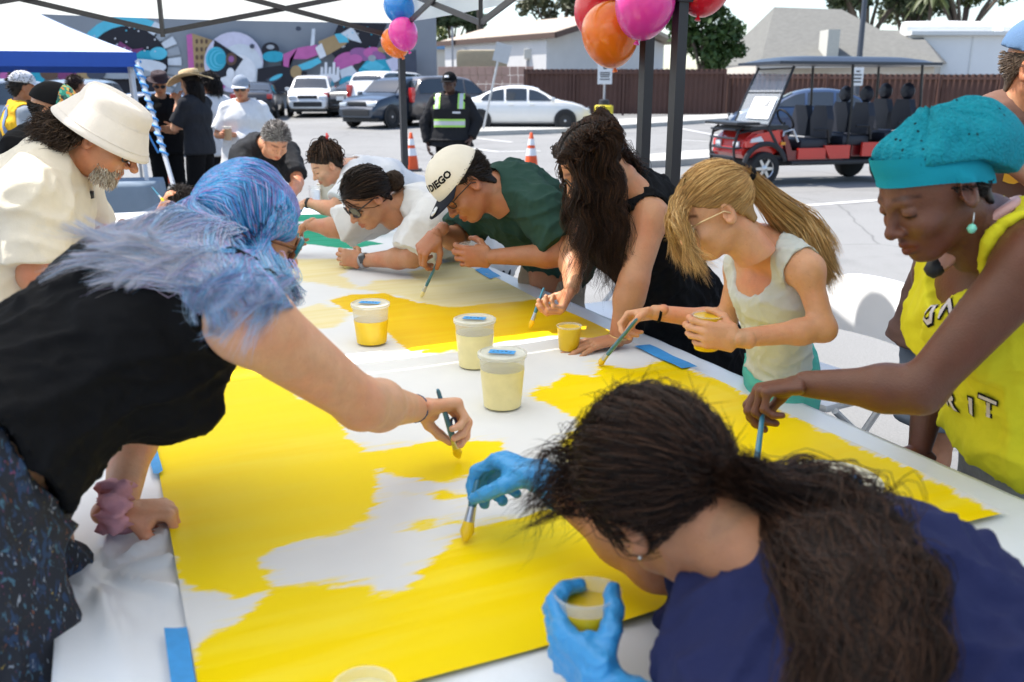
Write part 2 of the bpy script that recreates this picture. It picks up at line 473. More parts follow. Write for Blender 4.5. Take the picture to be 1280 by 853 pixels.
def hand_prims(w_, d, n, handed, pose, s=1.0):
    d = nrm(d); n = nrm(np.asarray(n) - d * np.dot(n, d)); x = np.cross(d, n) * (1 if handed == 'r' else -1)
    P = POSES[pose]; pr = []
    o = np.asarray(w_, float)
    q = lambda a, b, c: o + (x * a + d * b + n * c) * s
    pr.append(Cone(q(0, -.03, 0), q(0, .02, 0), .0215 * s, .020 * s, side=x, w=1.25))
    pr.append(Cone(q(0, .015, 0), q(.002, .082, -.002), .0165 * s, .0135 * s, side=x, w=2.55))
    pr.append(Cone(q(.018, .02, .006), q(.030, .05, .012), .017 * s, .014 * s))
    tips = []
    for i, (lx, ly, L, r) in enumerate(((.029, .088, (.042, .026, .021), .0093), (.0095, .093, (.046, .029, .022), .0096),
                                        (-.0105, .088, (.043, .027, .021), .0091), (-.029, .078, (.034, .021, .018), .0082))):
        p = q(lx, ly, 0); sp = R(P['sp'][i]); a = 0.0
        f0 = d * math.cos(sp) + x * math.sin(sp)
        pr.append(Cone(q(lx * .8, ly - .045, -.001), p, r * s * 1.05, r * s * 1.08))
        for k in range(3):
            a += R(P['c'][i][k]); e = p + (f0 * math.cos(a) + n * math.sin(a)) * L[k] * s
            pr.append(Cone(p, e, r * s * (1.02 - .06 * k), r * s * (.96 - .07 * k))); p = e
        tips.append(p)
    p = q(.026, .022, .005)
    for k, L in enumerate((.042, .033, .027)):
        t = nrm(np.array(P['th'][k])); e = p + (x * t[0] + d * t[1] + n * t[2]) * L * s
        pr.append(Cone(p, e, (.0135, .0108, .0098)[k] * s, (.0112, .0102, .0082)[k] * s)); p = e
    return pr, tips, p, dict(x=x, d=d, n=n, grip=q(0, .078, .045), pinch=lerp(tips[0], p, .5))

def head_mesh(C, M, s, res, female=False, lids=True, lip=(.80, .52, .50), brow=(.35, .28, .25), nose=1.0, neck_to=None, lashes=True, jaw=1.0):
    """C centre, M rows = right, forward, up. Modelled in head space then moved."""
    f = Field((-.1, -.125, -.17), (.1, .135, .135), res / s, pad=.006)
    A = lambda p, k=.02: f.add(p, k)
    A(Ell((0, -.012, .030), (.0745, .094, .086)), .01)
    A(Ell((0, .030, -.018), (.056 if female else .060, .060, .080)), .03)
    A(Ell((0, .030, -.062), (.0545 * jaw, .052, .047)), .03)
    A(Ell((0, .066, -.094), (.021, .019, .017)), .022)
    for x in (-1, 1):
        A(Ell((x * .040, .062, -.030), (.022, .022, .020)), .02)              # cheek
        A(Cone((x * (.047 if female else .052), -.005, -.052), (x * .020, .055, -.095), .010 if female else .013, .011 if female else .014), .02)  # jaw line
        f.cut(Ell((x * .031, .098, .004), (.020, .017, .0135)), .016)        # eye socket
    br_ = .0055 if female else .0075
    A(Cone((-.034, .079, .021), (0, .085, .016), br_, br_ + .0005), .014); A(Cone((.034, .079, .021), (0, .085, .016), br_, br_ + .0005), .014)
    for x in (-1, 1):
        A(Ell((x * .031, .0765, .002), (.0145, .0135, .0125)), .004)          # eye under its lid
        f.cut(Cone((x * .018, .0915, -.0045), (x * .043, .085, -.0035), .0012, .0012), .002)
    A(Cone((0, .086, .010), (0, .106 * nose, -.028), .0075, .0105), .010)
    A(Ell((0, .107 * nose, -.031), (.012, .0115, .0105)), .008)
    for x in (-1, 1):
        A(Ell((x * .0125, .0965, -.034), (.0085, .0105, .008)), .006)
        f.cut(Ell((x * .0075, .104, -.0425), (.0042, .006, .004)), .003)
    A(Cone((-.018, .083, -.063), (0, .0925, -.060), .0055, .0070), .007); A(Cone((.018, .083, -.063), (0, .0925, -.060), .0055, .0070), .007)
    A(Cone((-.015, .083, -.073), (0, .0905, -.0745), .0058, .0080), .006); A(Cone((.015, .083, -.073), (0, .0905, -.0745), .0058, .0080), .006)
    f.cut(Cone((-.023, .088, -.0675), (0, .100, -.0672), .0014, .0016), .003); f.cut(Cone((.023, .088, -.0675), (0, .100, -.0672), .0014, .0016), .003)
    for x in (-1, 1):
        e = nrm((x * .93, -.36, 0)); t = np.array([e, nrm(np.cross((0, 0, 1), e)), (0, 0, 1)])
        A(Ell((x * .0775, -.010, -.006), (.0085, .021, .033), t), .006)
        f.cut(Ell((x * .0845, -.003, -.002), (.0065, .0115, .019), t), .006)
        A(Ell((x * .0755, .003, -.010), (.005, .005, .008)), .004)
    A(Cone((0, -.022, -.045), (0, -.045, -.165), .052, .054), .03)
    v, q = f.mesh()
    # lips, brows, lash line, a warmer nose and ear, as the colour of the skin itself
    c = np.ones((len(v), 3)); x, y, z = v.T
    def ramp(d, a, b): return np.clip((b - d) / (b - a), 0, 1)[:, None]
    lipd = np.maximum(np.abs(z + .067) - .0135 * np.clip(1 - (np.abs(x) / .027) ** 2, 0, 1), (.072 - y) * 1)
    m = ramp(lipd, -.002, .0015) * (np.abs(x) < .027)[:, None]; c = c * (1 - m) + np.array(lip) * m
    bz = .026 + .006 * np.cos((np.abs(x) - .03) / .022) - .25 * np.clip(np.abs(x) - .04, 0, 1)
    bd = np.maximum(np.maximum(np.abs(z - bz + .001) - (.0026 if female else .0042), np.abs(np.abs(x) - .033) - .02), .05 - y)
    m = ramp(bd, -.001, .003); c = c * (1 - m) + np.array(brow) * m
    if lashes:
        ld = np.maximum(np.maximum(np.abs(z + .0045 + .12 * (np.abs(x) - .031)) - .0017, np.abs(np.abs(x) - .031) - .0135), .06 - y)
        m = ramp(ld, -.0004, .0016); c = c * (1 - m) + np.array((.12, .09, .08)) * m
    wm = ramp(np.linalg.norm(v - (0, .11, -.03), axis=1), .008, .03) * .5 + ramp(np.minimum(np.linalg.norm((v - (.08, -.01, 0)), axis=1), np.linalg.norm(v - (-.08, -.01, 0), axis=1)), .01, .035) * .5
    c *= 1 - wm * (1 - np.array((1.0, .86, .82)))
    return C + (v * s) @ M, q, c

class Person: pass
def person(label, J, skin, fwd, up=(0, 0, 1), hs=1.0, sc_=1.0, fat=1.0, female=False, hands=None, res=.009, hres=.0042, handres=.0034,
           head=None, side=None, group=None, legs=True, bust=0.0, name='person', belly=0.0, armf=1.0):
    """J: joints in metres. fwd/up: where the head looks. One skin mesh at top level; clothing and hair become its children."""
    P = Person(); P.J = J = {k: np.asarray(v, float) for k, v in J.items()}
    P.sc = sc_; P.res = res
    pel, nk, hd = J['pel'], J['nk'], J['hd']
    cs = nrm(J['sr'] - J['sl']); P.cs = cs
    ps = nrm(side) if side is not None else nrm(cs * (1, 1, 0)); P.ps = ps
    Fw = nrm(fwd); x = nrm(np.cross(Fw, np.asarray(up, float))); U = np.cross(x, Fw); P.M = np.array([x, Fw, U]); P.hs = hs; P.hd = hd
    spine = nrm(nk - pel); P.spine = spine; P.front = nrm(np.cross(spine, cs))
    if 'front' in J: P.front = nrm(J['front'] - spine * (J['front'] @ spine))
    k = sc_; f = fat * k
    wa = lerp(pel, nk, .36); ch = lerp(pel, nk, .70); up_ = lerp(pel, nk, .9)
    P.wa, P.ch = wa, ch
    T = [Cone(pel - spine * .02, wa, .108 * f, .094 * f, side=ps, w=1.55), Cone(wa, ch, .094 * f, .112 * f, side=lerp(ps, cs, .6), w=1.42),
         Cone(ch, up_, .110 * f, .070 * f, side=cs, w=1.5)]
    if belly: T.append(Ell(lerp(pel, wa, .55) + P.front * .05 * f, (.12 * f * belly, .12 * f * belly, .11 * f * belly)))
    if bust:
        for s in (-1, 1): T.append(Ell(ch + P.front * .078 * f + cs * s * .072 * f - spine * .03, np.array((.062, .062, .065)) * bust * k))
    P.torso = T
    P.shoul = []; P.arm = {}
    body = list(T)
    for s, sg in (('l', -1), ('r', 1)):
        S, E, W = J['s' + s], J['e' + s], J['w' + s]
        sh = [Cone(lerp(nk, ch, .25) + cs * sg * .05 * k, S, .062 * k, .055 * k), Cone(lerp(nk, hd, .12), lerp(nk, S, .75), .046 * k, .046 * k)]
        P.shoul += sh
        ua = [Cone(S, E, .053 * f * armf, .041 * k * armf), ]
        m = lerp(E, W, .28)
        fa = [Cone(E, m, .0405 * k * armf, .0425 * k * armf), Cone(m, W, .0425 * k * armf, .0265 * k)]
        P.arm[s] = (S, E, W); body += sh + ua + fa
    nb = hd + np.array((0, -.035, -.09)) * hs @ P.M
    P.neck = Cone(nk - spine * .02, nb, .060 * k, .053 * k); body.append(P.neck)
    P.leg = {}
    if legs:
        for s, sg in (('l', -1), ('r', 1)):
            H = J.get('h' + s, pel + ps * sg * .085 * k - UPZ * .05)
            Ft = J.get('f' + s, V(H[0] + ps[0] * sg * .04, H[1] + ps[1] * sg * .04, gz(H[1])))
            K = J.get('k' + s, lerp(H, Ft, .48) + nrm(P.front * (1, 1, 0)) * .03)
            A = Ft + UPZ * .07
            P.leg[s] = (H, K, A)
            toe = Ft + nrm(P.front * (1, 1, 0)) * .16 * k + UPZ * .03
            body += [Cone(H, K, .088 * f, .056 * k), Cone(K, lerp(K, A, .3), .054 * k, .056 * k), Cone(lerp(K, A, .3), A, .056 * k, .036 * k), Cone(A - UPZ * .03, toe, .042 * k, .032 * k)]
    P.base = V(pel[0], pel[1], gz(pel[1]))
    F = Field(*bounds(body), res)
    for p in body: F.add(p, .028 * k if res < .02 else .02)
    parts = [F.mesh()]
    hk = dict(female=female); hk.update(head or {})
    parts.append(head_mesh(hd, P.M, hs, hres, **hk))
    P.hand = {}
    for s in 'lr':
        S, E, W = P.arm[s]
        h = (hands or {}).get(s)
        if h is None: h = dict(d=nrm(W - E), n=nrm(-P.cs * (1 if s == 'r' else -1)), pose='relax')
        h.setdefault('d', nrm(W - E))
        pr, tips, tt, fr = hand_prims(W, h['d'], h['n'], s, h['pose'], k * h.get('s', 1.0))
        fr['prims'] = pr; fr['tips'] = tips; fr['thumb'] = tt; P.hand[s] = fr
        if h.get('skip'): continue
        G = Field(*bounds(pr), handres)
        for p in pr: G.add(p, .006 * k)
        parts.append(G.mesh())
    v, q, c = join(*parts)
    me = np_mesh(name, v - P.base, q, True, c)
    o = link(name, me, skin, None, P.base)
    tag(o, label, 'person', group)
    P.o = o
    return P
def child(P, name, v, q, m, c=None, smooth=True):
    return link(name, np_mesh(name, np.asarray(v) - P.base, q, smooth, c), m, P.o)
def hp(P, x, y, z):
    """head space -> place"""
    return P.hd + (np.array((x, y, z)) * P.hs) @ P.M
def hpm(P, v): return P.hd + (np.asarray(v) * P.hs) @ P.M

def shirt(P, m, name='shirt', sleeve=.6, hem=-.10, infl=.014, neck=.066, vneck=0.0, loose=0.0, wr=.006, res=None, tank=0.0, freq=14, arms='lr', slv_infl=None, scoop=0.0, seed=1, hemplane=None, col=None, strapcut=.03, long=None):
    res = res or P.res * .8
    k = P.sc
    base = P.torso + P.shoul
    ext = Cone(P.J['pel'] - P.spine * .02, P.J['pel'] - P.spine * .02 + P.spine * hem, P.torso[0].r1, P.torso[0].r1 * (1.0 + loose * .5), side=P.ps, w=1.5)
    ps = base + [ext]
    sl = []
    for s in arms:
        S, E, W = P.arm[s]; si = slv_infl if slv_infl is not None else infl * 1.3
        if sleeve <= 0: continue
        if sleeve <= 1: sl.append(Cone(lerp(S, lerp(P.J['nk'], P.ch, .3), .15), lerp(S, E, sleeve), .056 * k + si, .050 * k + si * 1.35, cap=True))
        else:
            sl += [Cone(S, E, .055 * k + si, .046 * k + si), Cone(E, lerp(E, W, sleeve - 1), .047 * k + si, .034 * k + si, cap=True)]
    F = Field(*bounds(ps + sl, infl + .01), res)
    for p in base: F.add(p, .03 * k, infl + (loose * .03 if p in P.torso else 0))
    F.add(ext, .03, infl + loose * .03)
    if hemplane is None: F.clip(P.J['pel'] - P.spine * .02 + P.spine * hem, -P.spine)
    else: F.clip(*hemplane)
    if tank:
        for s in ('l', 'r'):
            S, E, W = P.arm[s]; out = nrm(S - P.J['nk'])
            F.cut(Ell(S + out * strapcut + nrm(E - S) * .0, np.array((.085, .085, .085)) * k * tank), .012)
            F.cut(Cone(S, E, .062 * k, .060 * k), .012)
    for p in sl: F.add(p, .022 * k)
    F.cut(Cone(P.J['nk'] - P.spine * .01 + P.front * .012, P.hd, neck * k, neck * k * 1.1), .01)
    if scoop: F.cut(Ell(P.J['nk'] + P.front * .09 * k - P.spine * .02, np.array((.08, .08, .08)) * scoop * k), .01)
    if vneck: F.cut(Cone(P.J['nk'] + P.front * .04, P.ch + P.front * .13 * k + P.spine * (.06 - vneck), .05, .012), .01)
    v, q = F.mesh()
    N = vnormals(v, q)
    v = v + N * (folds(v, wr * 1.7 * min(1, .009 / res), freq, seed) + folds(v, wr * .6 * min(1, .009 / res), freq * 2.3, seed + 5))[:, None]
    v = relax(v, q, 1, .35)
    return child(P, name, v, q, m, None if col is None else col(v))
def pants(P, m, name='trousers', leg=1.0, infl=.014, top=.05, wr=.006, flare=0.0, seed=3, res=None, col=None, topplane=None):
    res = res or P.res * .85
    ps = [P.torso[0]]; L = []
    f = P.torso[0].r1 / .108
    for s in 'lr':
        H, K, A = P.leg[s]
        e = lerp(H, K, min(1, leg * 2)) if leg <= .5 else K
        if leg <= .5: L.append(Cone(H, e, .094 * f + infl, .090 * f - .03 * f * leg * 1.3 + infl + flare, cap=True))
        else:
            L += [Cone(H, K, .092 * f + infl, .060 * f + infl + flare), Cone(K, lerp(K, A, (leg - .5) * 2), .060 * f + infl + flare, .042 * f + infl + flare * 1.3, cap=True)]
    F = Field(*bounds(ps + L, infl), res)
    F.add(ps[0], .03, infl)
    if topplane is None: F.clip(P.J['pel'] + P.spine * top, P.spine)
    else: F.clip(*topplane)
    for p in L: F.add(p, .03)
    if topplane is None: F.clip(P.J['pel'] + P.spine * top, P.spine)
    v, q = F.mesh(); N = vnormals(v, q)
    v = v + N * folds(v, wr * 1.6 * min(1, .010 / res), 11, seed)[:, None]
    v = relax(v, q, 1, .35)
    return child(P, name, v, q, m, None if col is None else col(v))
def shoes(P, m):
    for s in 'lr':
        H, K, A = P.leg[s]; ft = A - UPZ * .07; fw = nrm(P.front * (1, 1, 0))
        prm = [Cone(ft + UPZ * .045 - fw * .03, ft + fw * .19 + UPZ * .035, .05, .042), Cone(ft + UPZ * .1, ft + UPZ * .05, .05, .05)]
        F = Field(*bounds(prm), .014)
        for p in prm: F.add(p, .02)
        F.clip(ft + UPZ * .003, -UPZ)
        v, q = F.mesh(); child(P, 'shoe', v, q, m)

# ---- hair
SC_C = np.array((0, -.012, .030)); SC_R = np.array((.080, .1005, .0925))
def scalp(n, seed, region):
    """random points (unit directions about the scalp centre) for which region(x,y,z in head space) holds"""
    r = np.random.default_rng(seed); out = []
    while len(out) < n:
        d = r.normal(size=(n * 3, 3)); d /= np.linalg.norm(d, axis=1)[:, None]
        p = SC_C + d * SC_R
        out += list(d[region(*p.T)])
    return np.array(out[:n])
def hairline(x, y, z, front=.062, side=.012, back=-.075):
    t = np.clip((y + .01) / .085, -1, 1)
    lim = np.where(t > 0, side + (front - side) * t ** 1.4, side + (back - side) * np.minimum(1, -t * 1.4))
    return z > lim
def hair_cap(P, region=hairline, infl=.003, res=None, nape=True, **kw):
    res = (res or .0055) / P.hs
    f = Field((-.1, -.13, -.12), (.1, .11, .14), res, pad=.004)
    f.add(Ell(SC_C, SC_R + infl - .003), .01)
    if nape: f.add(Cone((0, -.035, -.02), (0, -.048, -.065), .060, .046), .03)
    X, Y, Z = f.grid(); Xb, Yb, Zb = np.broadcast_arrays(X, Y, Z)
    msk = region(Xb, Yb, Zb, **kw)
    f.v = np.where(msk, f.v, np.maximum(f.v, .004)).astype(np.float32)
    f.cut(Ell((0, .01, -.03), (.07, .085, .085)), .004)
    v, q = f.mesh()
    if len(v): v = relax(v, q, 1, .4)
    return hpm(P, v), q
def slerp_dirs(a, b, t):
    w_ = np.arccos(np.clip((a * b).sum(-1), -.9999, .9999)); s = np.sin(w_)[..., None]
    return (np.sin((1 - t) * w_[..., None]) * a + np.sin(t * w_[..., None]) * b) / s
def to_tie(P, D, tie, n=4, lift=1.0, jit=.0, seed=0):
    """control points along the scalp from roots D to the tie direction (head space), returns (n_strands, n, 3) world"""
    t = nrm((np.asarray(tie) - SC_C) / SC_R); r = np.random.default_rng(seed)
    out = []
    for i in range(n):
        u = i / (n - 1)
        d = slerp_dirs(D, np.broadcast_to(t, D.shape), u)
        rad = SC_R * (1.035 + .03 * math.sin(u * 3.1) * lift) + r.normal(size=(len(D), 1)) * jit
        out.append(SC_C + d * rad)
    return hpm(P, np.stack(out, 1))
def haircol(n, base, var=.25, seed=0):
    r = np.random.default_rng(seed); b = np.asarray(base, float)
    if b.ndim == 1: b = b[None]
    c = b[r.integers(0, len(b), n)]
    return c * (1 + r.normal(size=(n, 1)) * var).clip(.4, 1.8)
HAIR = mat('hair_fibre', (1, 1, 1), rough=.5, var=0, attr='tint', spec=.22)
def tube_between(a, b, r1, r2=None, n=10): return MB().tube([a, b], [r1, r2 if r2 else r1], n)
# ------------------------------------------------------------------ ground
def asphalt():
    m = mat('asphalt', (.222, .220, .213), rough=.9, var=.10, vscale=.5, bump=.35, bscale=180)
    n = m.node_tree.nodes; L = m.node_tree.links; b = n['Principled BSDF']
    cur = b.inputs['Base Color'].links[0].from_socket
    tc = n['Texture Coordinate']
    for sc_, lo, hi, a, z in ((260, .30, .62, .74, 1.16), (70, .3, .7, .90, 1.08), (.11, .35, .65, .90, 1.08), (.9, .58, .72, 1.0, .80), (2.2, .62, .74, 1.0, .86)):
        no = n.new('ShaderNodeTexNoise'); no.inputs['Scale'].default_value = sc_; no.inputs['Detail'].default_value = 3
        L.new(tc.outputs['Object'], no.inputs['Vector'])
        mr = n.new('ShaderNodeMapRange'); mr.inputs[1].default_value = lo; mr.inputs[2].default_value = hi; mr.inputs[3].default_value = a; mr.inputs[4].default_value = z
        L.new(no.outputs[0], mr.inputs[0])
        mx = n.new('ShaderNodeMix'); mx.data_type = 'RGBA'; mx.blend_type = 'MULTIPLY'; mx.inputs[0].default_value = 1
        L.new(cur, mx.inputs[6]); L.new(mr.outputs[0], mx.inputs[7]); cur = mx.outputs[2]
    vo = n.new('ShaderNodeTexVoronoi'); vo.feature = 'DISTANCE_TO_EDGE'; vo.inputs['Scale'].default_value = .22
    nz = n.new('ShaderNodeTexNoise'); nz.inputs['Scale'].default_value = 1.5; nz.inputs['Detail'].default_value = 6
    ad = n.new('ShaderNodeMixRGB'); ad.inputs[0].default_value = .12
    L.new(tc.outputs['Object'], nz.inputs['Vector']); L.new(tc.outputs['Object'], ad.inputs[1]); L.new(nz.outputs['Color'], ad.inputs[2]); L.new(ad.outputs[0], vo.inputs['Vector'])
    mr = n.new('ShaderNodeMapRange'); mr.inputs[1].default_value = 0; mr.inputs[2].default_value = .004; mr.inputs[3].default_value = .6; mr.inputs[4].default_value = 1
    L.new(vo.outputs['Distance'], mr.inputs[0])
    mx = n.new('ShaderNodeMix'); mx.data_type = 'RGBA'; mx.blend_type = 'MULTIPLY'; mx.inputs[0].default_value = 1
    L.new(cur, mx.inputs[6]); L.new(mr.outputs[0], mx.inputs[7]); L.new(mx.outputs[2], b.inputs['Base Color'])
    return m
_gz = gz
def gz(y): return 0.0 if y < 20 else min((y - 20) * .024, 1.25)
ys = [-60, 0, 20, 30, 45, 72, 1500]
gv = []; gf = []
for i, y in enumerate(ys):
    gv += [(-1200, y, gz(y)), (1200, y, gz(y))]
    if i: gf.append([2 * i - 2, 2 * i - 1, 2 * i + 1, 2 * i])
struct(link('ground', np_mesh('ground', gv, gf, False), asphalt()))
PAINT = mat('road_paint', (.74, .74, .72), rough=.8, var=.18, vscale=9)
KERB = mat('kerb_concrete', (.42, .41, .38), rough=.9, var=.15, vscale=3, bump=.2, bscale=60)
def ground_pt(px, py):
    d = ray(px, py); t = 0.
    for Y in np.arange(2, 90, .02):
        if CAM_H + d[2] * Y / d[1] <= gz(Y): return V(d[0] * Y / d[1], Y, gz(Y))
    return V(d[0] * 90 / d[1], 90, gz(90))
def line_on_ground(a, b, w_=.1):
    A, B = ground_pt(*a), ground_pt(*b); n_ = max(2, int(np.linalg.norm(B - A) / 2)); v = []; f = []
    t = nrm((B - A) * (1, 1, 0)); s = V(-t[1], t[0], 0) * w_ / 2
    for i in range(n_ + 1):
        p = lerp(A, B, i / n_); p[2] = gz(p[1]) + .004
        v += [p - s, p + s]
        if i: f.append([2 * i - 2, 2 * i, 2 * i + 1, 2 * i - 1])
    struct(link('parking_line', np_mesh('parking_line', v, f, False), PAINT))
for a, b in (((960, 261), (1118, 249)), ((1126, 248), (1280, 238)), ((1127, 305), (1160, 301)), ((541, 180), (622, 190)), ((622, 190), (676, 189)),
             ((585, 172), (640, 178)), ((700, 178), (755, 186)), ((845, 160), (905, 171)), ((860, 152), (985, 166)), ((900, 150), (1010, 160)),
             ((345, 141), (430, 143)), ((330, 148), (262, 146)), ((840, 175), (910, 178)), ((1180, 163), (1240, 190))):
    line_on_ground(a, b)
def island(pts, h=.14, top=None):
    """raised kerb island from ground pixels"""
    G = [ground_pt(*p) for p in pts]; n_ = len(G)
    v = [g + V(0, 0, -.05) for g in G] + [g + V(0, 0, h) for g in G]
    f = [list(range(n_, 2 * n_))] + [[i, (i + 1) % n_, n_ + (i + 1) % n_, n_ + i] for i in range(n_)]
    o = struct(link('kerb_island', np_mesh('kerb_island', v, f, False), KERB)); return o
island([(545, 172), (700, 167), (860, 156), (925, 151), (925, 146), (860, 149), (700, 158), (545, 164)])
island([(838, 209), (990, 197), (1010, 190), (860, 196), (800, 202), (770, 205), (790, 211)])
island([(1150, 168), (1290, 176), (1290, 168), (1150, 161)])

# ------------------------------------------------------------------ mural wall
WY = 48.0
WALL = mat('grey_wall', (.25, .27, .30), rough=.9, var=.06, vscale=.6, bump=.1, bscale=20)
wx1 = at(546, 100, WY)[0]
wb = gz(WY)
m = MB(); m.box(((wx1 - 55) / 2 , WY + .2, wb + 2.9), (wx1 + 55, .4, 6.2)); 
wall = m.build('mural_wall', WALL); tag(wall, 'long grey building wall with a painted space mural behind the parked cars', 'wall')
m = MB(); m.box(((wx1 - 55) / 2, WY + .2, wb + 6.08), (wx1 + 55.1, .5, .16)); m.build('coping', KERB, wall)
MC = {k: mat('mural_' + k, c, rough=.85, var=.1, vscale=2.5) for k, c in dict(
    black=(.018, .018, .026), teal=(.03, .36, .50), cyan=(.10, .50, .66), pink=(.52, .13, .36), mauve=(.30, .12, .30), lilac=(.60, .58, .72), pale=(.62, .66, .72),
    tan=(.38, .26, .13), brown=(.12, .07, .05), dark=(.06, .07, .10), blue=(.05, .12, .35), white=(.75, .76, .8), plum=(.22, .05, .16), grey=(.33, .36, .40)).items()}
ML = [0]
def mural(poly, c, name='mural_shape'):
    ML[0] += 1; off = .012 + .006 * ML[0]
    P3 = [at(x, y, WY - off) for x, y in poly]; n_ = len(P3)
    v = P3 + [p + V(0, .004, 0) for p in P3]
    bm = bmesh.new(); vs_ = [bm.verts.new(p) for p in P3]; bm.faces.new(vs_); bmesh.ops.triangulate(bm, faces=bm.faces[:]); 
    me = bpy.data.meshes.new(name); bm.to_mesh(me); bm.free()
    link(name, me, MC[c], wall)
def ellp(cx, cy, rx, ry, a0=0, a1=360, n=28, rot=0):
    r_ = R(rot); out = []
    for i in range(n):
        a = R(a0 + (a1 - a0) * i / (n - (0 if a1 - a0 == 360 else 1)))
        x, y = rx * math.cos(a), ry * math.sin(a); out.append((cx + x * math.cos(r_) - y * math.sin(r_), cy + x * math.sin(r_) + y * math.cos(r_)))
    return out
def arc(cx, cy, r0, r1, a0, a1, n=8, k=.92):
    return [(cx + r1 * math.cos(R(a0 + (a1 - a0) * i / n)), cy + r1 * k * math.sin(R(a0 + (a1 - a0) * i / n))) for i in range(n + 1)] + \
           [(cx + r0 * math.cos(R(a1 + (a0 - a1) * i / n)), cy + r0 * k * math.sin(R(a1 + (a0 - a1) * i / n))) for i in range(n + 1)]
mural(ellp(157, 78, 54, 50), 'black'); mural(arc(160, 80, 52, 66, 195, 300), 'cyan')
for i in range(9):
    mural(arc(160, 80, 50, 67, 300 + i * 13, 310 + i * 13, 3), 'pale' if i % 2 == 0 else 'grey')
mural(arc(160, 80, 50, 66, 175, 195), 'pale')
mural([(142, 62), (150, 52), (166, 62), (180, 60), (172, 68), (148, 68)], 'plum'); mural(ellp(183, 70, 13, 7), 'teal'); mural(ellp(198, 67, 11, 8), 'cyan'); mural(ellp(170, 72, 9, 5), 'teal')
rs = random.Random(4)
for i in range(26):
    a = rs.uniform(0, 6.28); r_ = rs.uniform(5, 46); x, y = 155 + r_ * math.cos(a), 55 + r_ * .55 * math.sin(a); mural(ellp(x, y, 1.1, 1.1, n=6), rs.choice(['cyan', 'white', 'lilac']))
mural(ellp(172, 84, 36, 10), 'pale'); mural(ellp(150, 92, 40, 7), 'grey')
for i, (x, c) in enumerate(((8, 'mauve'), (24, 'pink'), (44, 'teal'), (62, 'brown'), (84, 'plum'), (104, 'tan'), (120, 'dark'), (12, 'pink'))): mural(ellp(x, 92 + (i % 3) * 3, 12, 8), c)
mural([(233, 44), (240, 42), (243, 90), (236, 92)], 'pink'); mural([(240, 42), (270, 52), (262, 92), (243, 90)], 'tan')
for i in range(12): mural(ellp(246 + (i % 3) * 6, 52 + (i // 3) * 10, 1.8, 3.2, n=8), 'brown')
mural(ellp(292, 78, 37, 38), 'lilac'); mural(ellp(300, 84, 28, 29), 'pale'); mural(ellp(296, 90, 24, 22), 'white')
mural([(268, 50), (304, 74), (292, 92), (275, 98), (262, 92)], 'black')
for i in range(6): mural(ellp(270 + i * 1.2, 74, 13 - i * 1.3, 15 - i * 1.6), 'teal' if i % 2 else 'cyan')
mural(ellp(289, 74, 7, 8), 'brown'); mural(ellp(289, 74, 3.5, 4), 'mauve'); mural(ellp(288, 92, 5, 7), 'white'); mural([(268, 98), (282, 108), (276, 116), (266, 110)], 'pink')
mural(ellp(315, 58, 3, 3), 'dark'); mural(ellp(338, 62, 11, 9), 'black'); mural(ellp(338, 59, 5, 3, n=12), 'grey')
mural(ellp(342, 71, 14, 7), 'teal'); mural([(354, 68), (372, 60), (396, 56), (400, 68), (384, 74), (362, 74), (360, 90), (350, 96), (354, 84)], 'pink')
mural([(372, 82), (398, 72), (402, 78), (388, 86), (378, 88)], 'cyan'); mural([(390, 36), (394, 36), (393, 56), (388, 58)], 'pale')
mural([(322, 86), (350, 82), (384, 90), (382, 118), (320, 118)], 'black'); mural(ellp(370, 90, 7, 8), 'tan'); mural([(332, 100), (348, 92), (352, 98), (338, 106)], 'dark'); mural(ellp(345, 97, 9, 2.5, rot=-25), 'cyan')
mural([(424, 28), (484, 30), (470, 62), (446, 78), (420, 74), (410, 60)], 'black')
mural([(398, 52), (418, 44), (440, 46), (432, 56), (412, 68), (402, 72)], 'tan'); mural([(418, 43), (432, 41), (436, 53), (424, 54)], 'cyan')
mural([(426, 42), (440, 34), (446, 42), (452, 54), (438, 50)], 'pale'); mural([(394, 60), (402, 54), (408, 70), (400, 74)], 'white')
for i in range(14): mural(ellp(rs.uniform(424, 476), rs.uniform(32, 60), .9, .9, n=6), rs.choice(['cyan', 'white', 'teal']))
mural(ellp(432, 76, 16, 10, rot=-20), 'pink'); mural(ellp(452, 68, 15, 8, rot=10), 'mauve'); mural(ellp(466, 66, 12, 7), 'pink'); mural(ellp(444, 74, 9, 6), 'pink'); mural(ellp(474, 70, 9, 5, rot=25), 'mauve')
mural([(448, 88), (458, 76), (484, 74), (492, 92), (498, 98), (470, 100), (452, 98)], 'teal'); mural([(452, 84), (466, 74), (482, 84), (470, 92)], 'cyan'); mural(ellp(465, 73, 5, 4), 'grey'); mural(ellp(480, 62, 8, 4), 'tan')
mural([(482, 76), (496, 70), (500, 86), (490, 90)], 'lilac'); mural([(424, 88), (440, 82), (450, 96), (430, 110)], 'pale'); mural(ellp(466, 97, 18, 5), 'tan'); mural(ellp(438, 104, 14, 9), 'teal')
for i in range(5): mural([(400 + i * 5, 100), (401 + i * 5, 84 - (i % 2) * 6), (404 + i * 5, 84 - (i % 2) * 6), (404 + i * 5, 100)], 'white')
mural(ellp(410, 98, 15, 6), 'white'); mural([(500, 70), (520, 62), (522, 112), (500, 112)], 'dark'); mural(ellp(373, 36, 3.5, 3, n=14), 'dark')

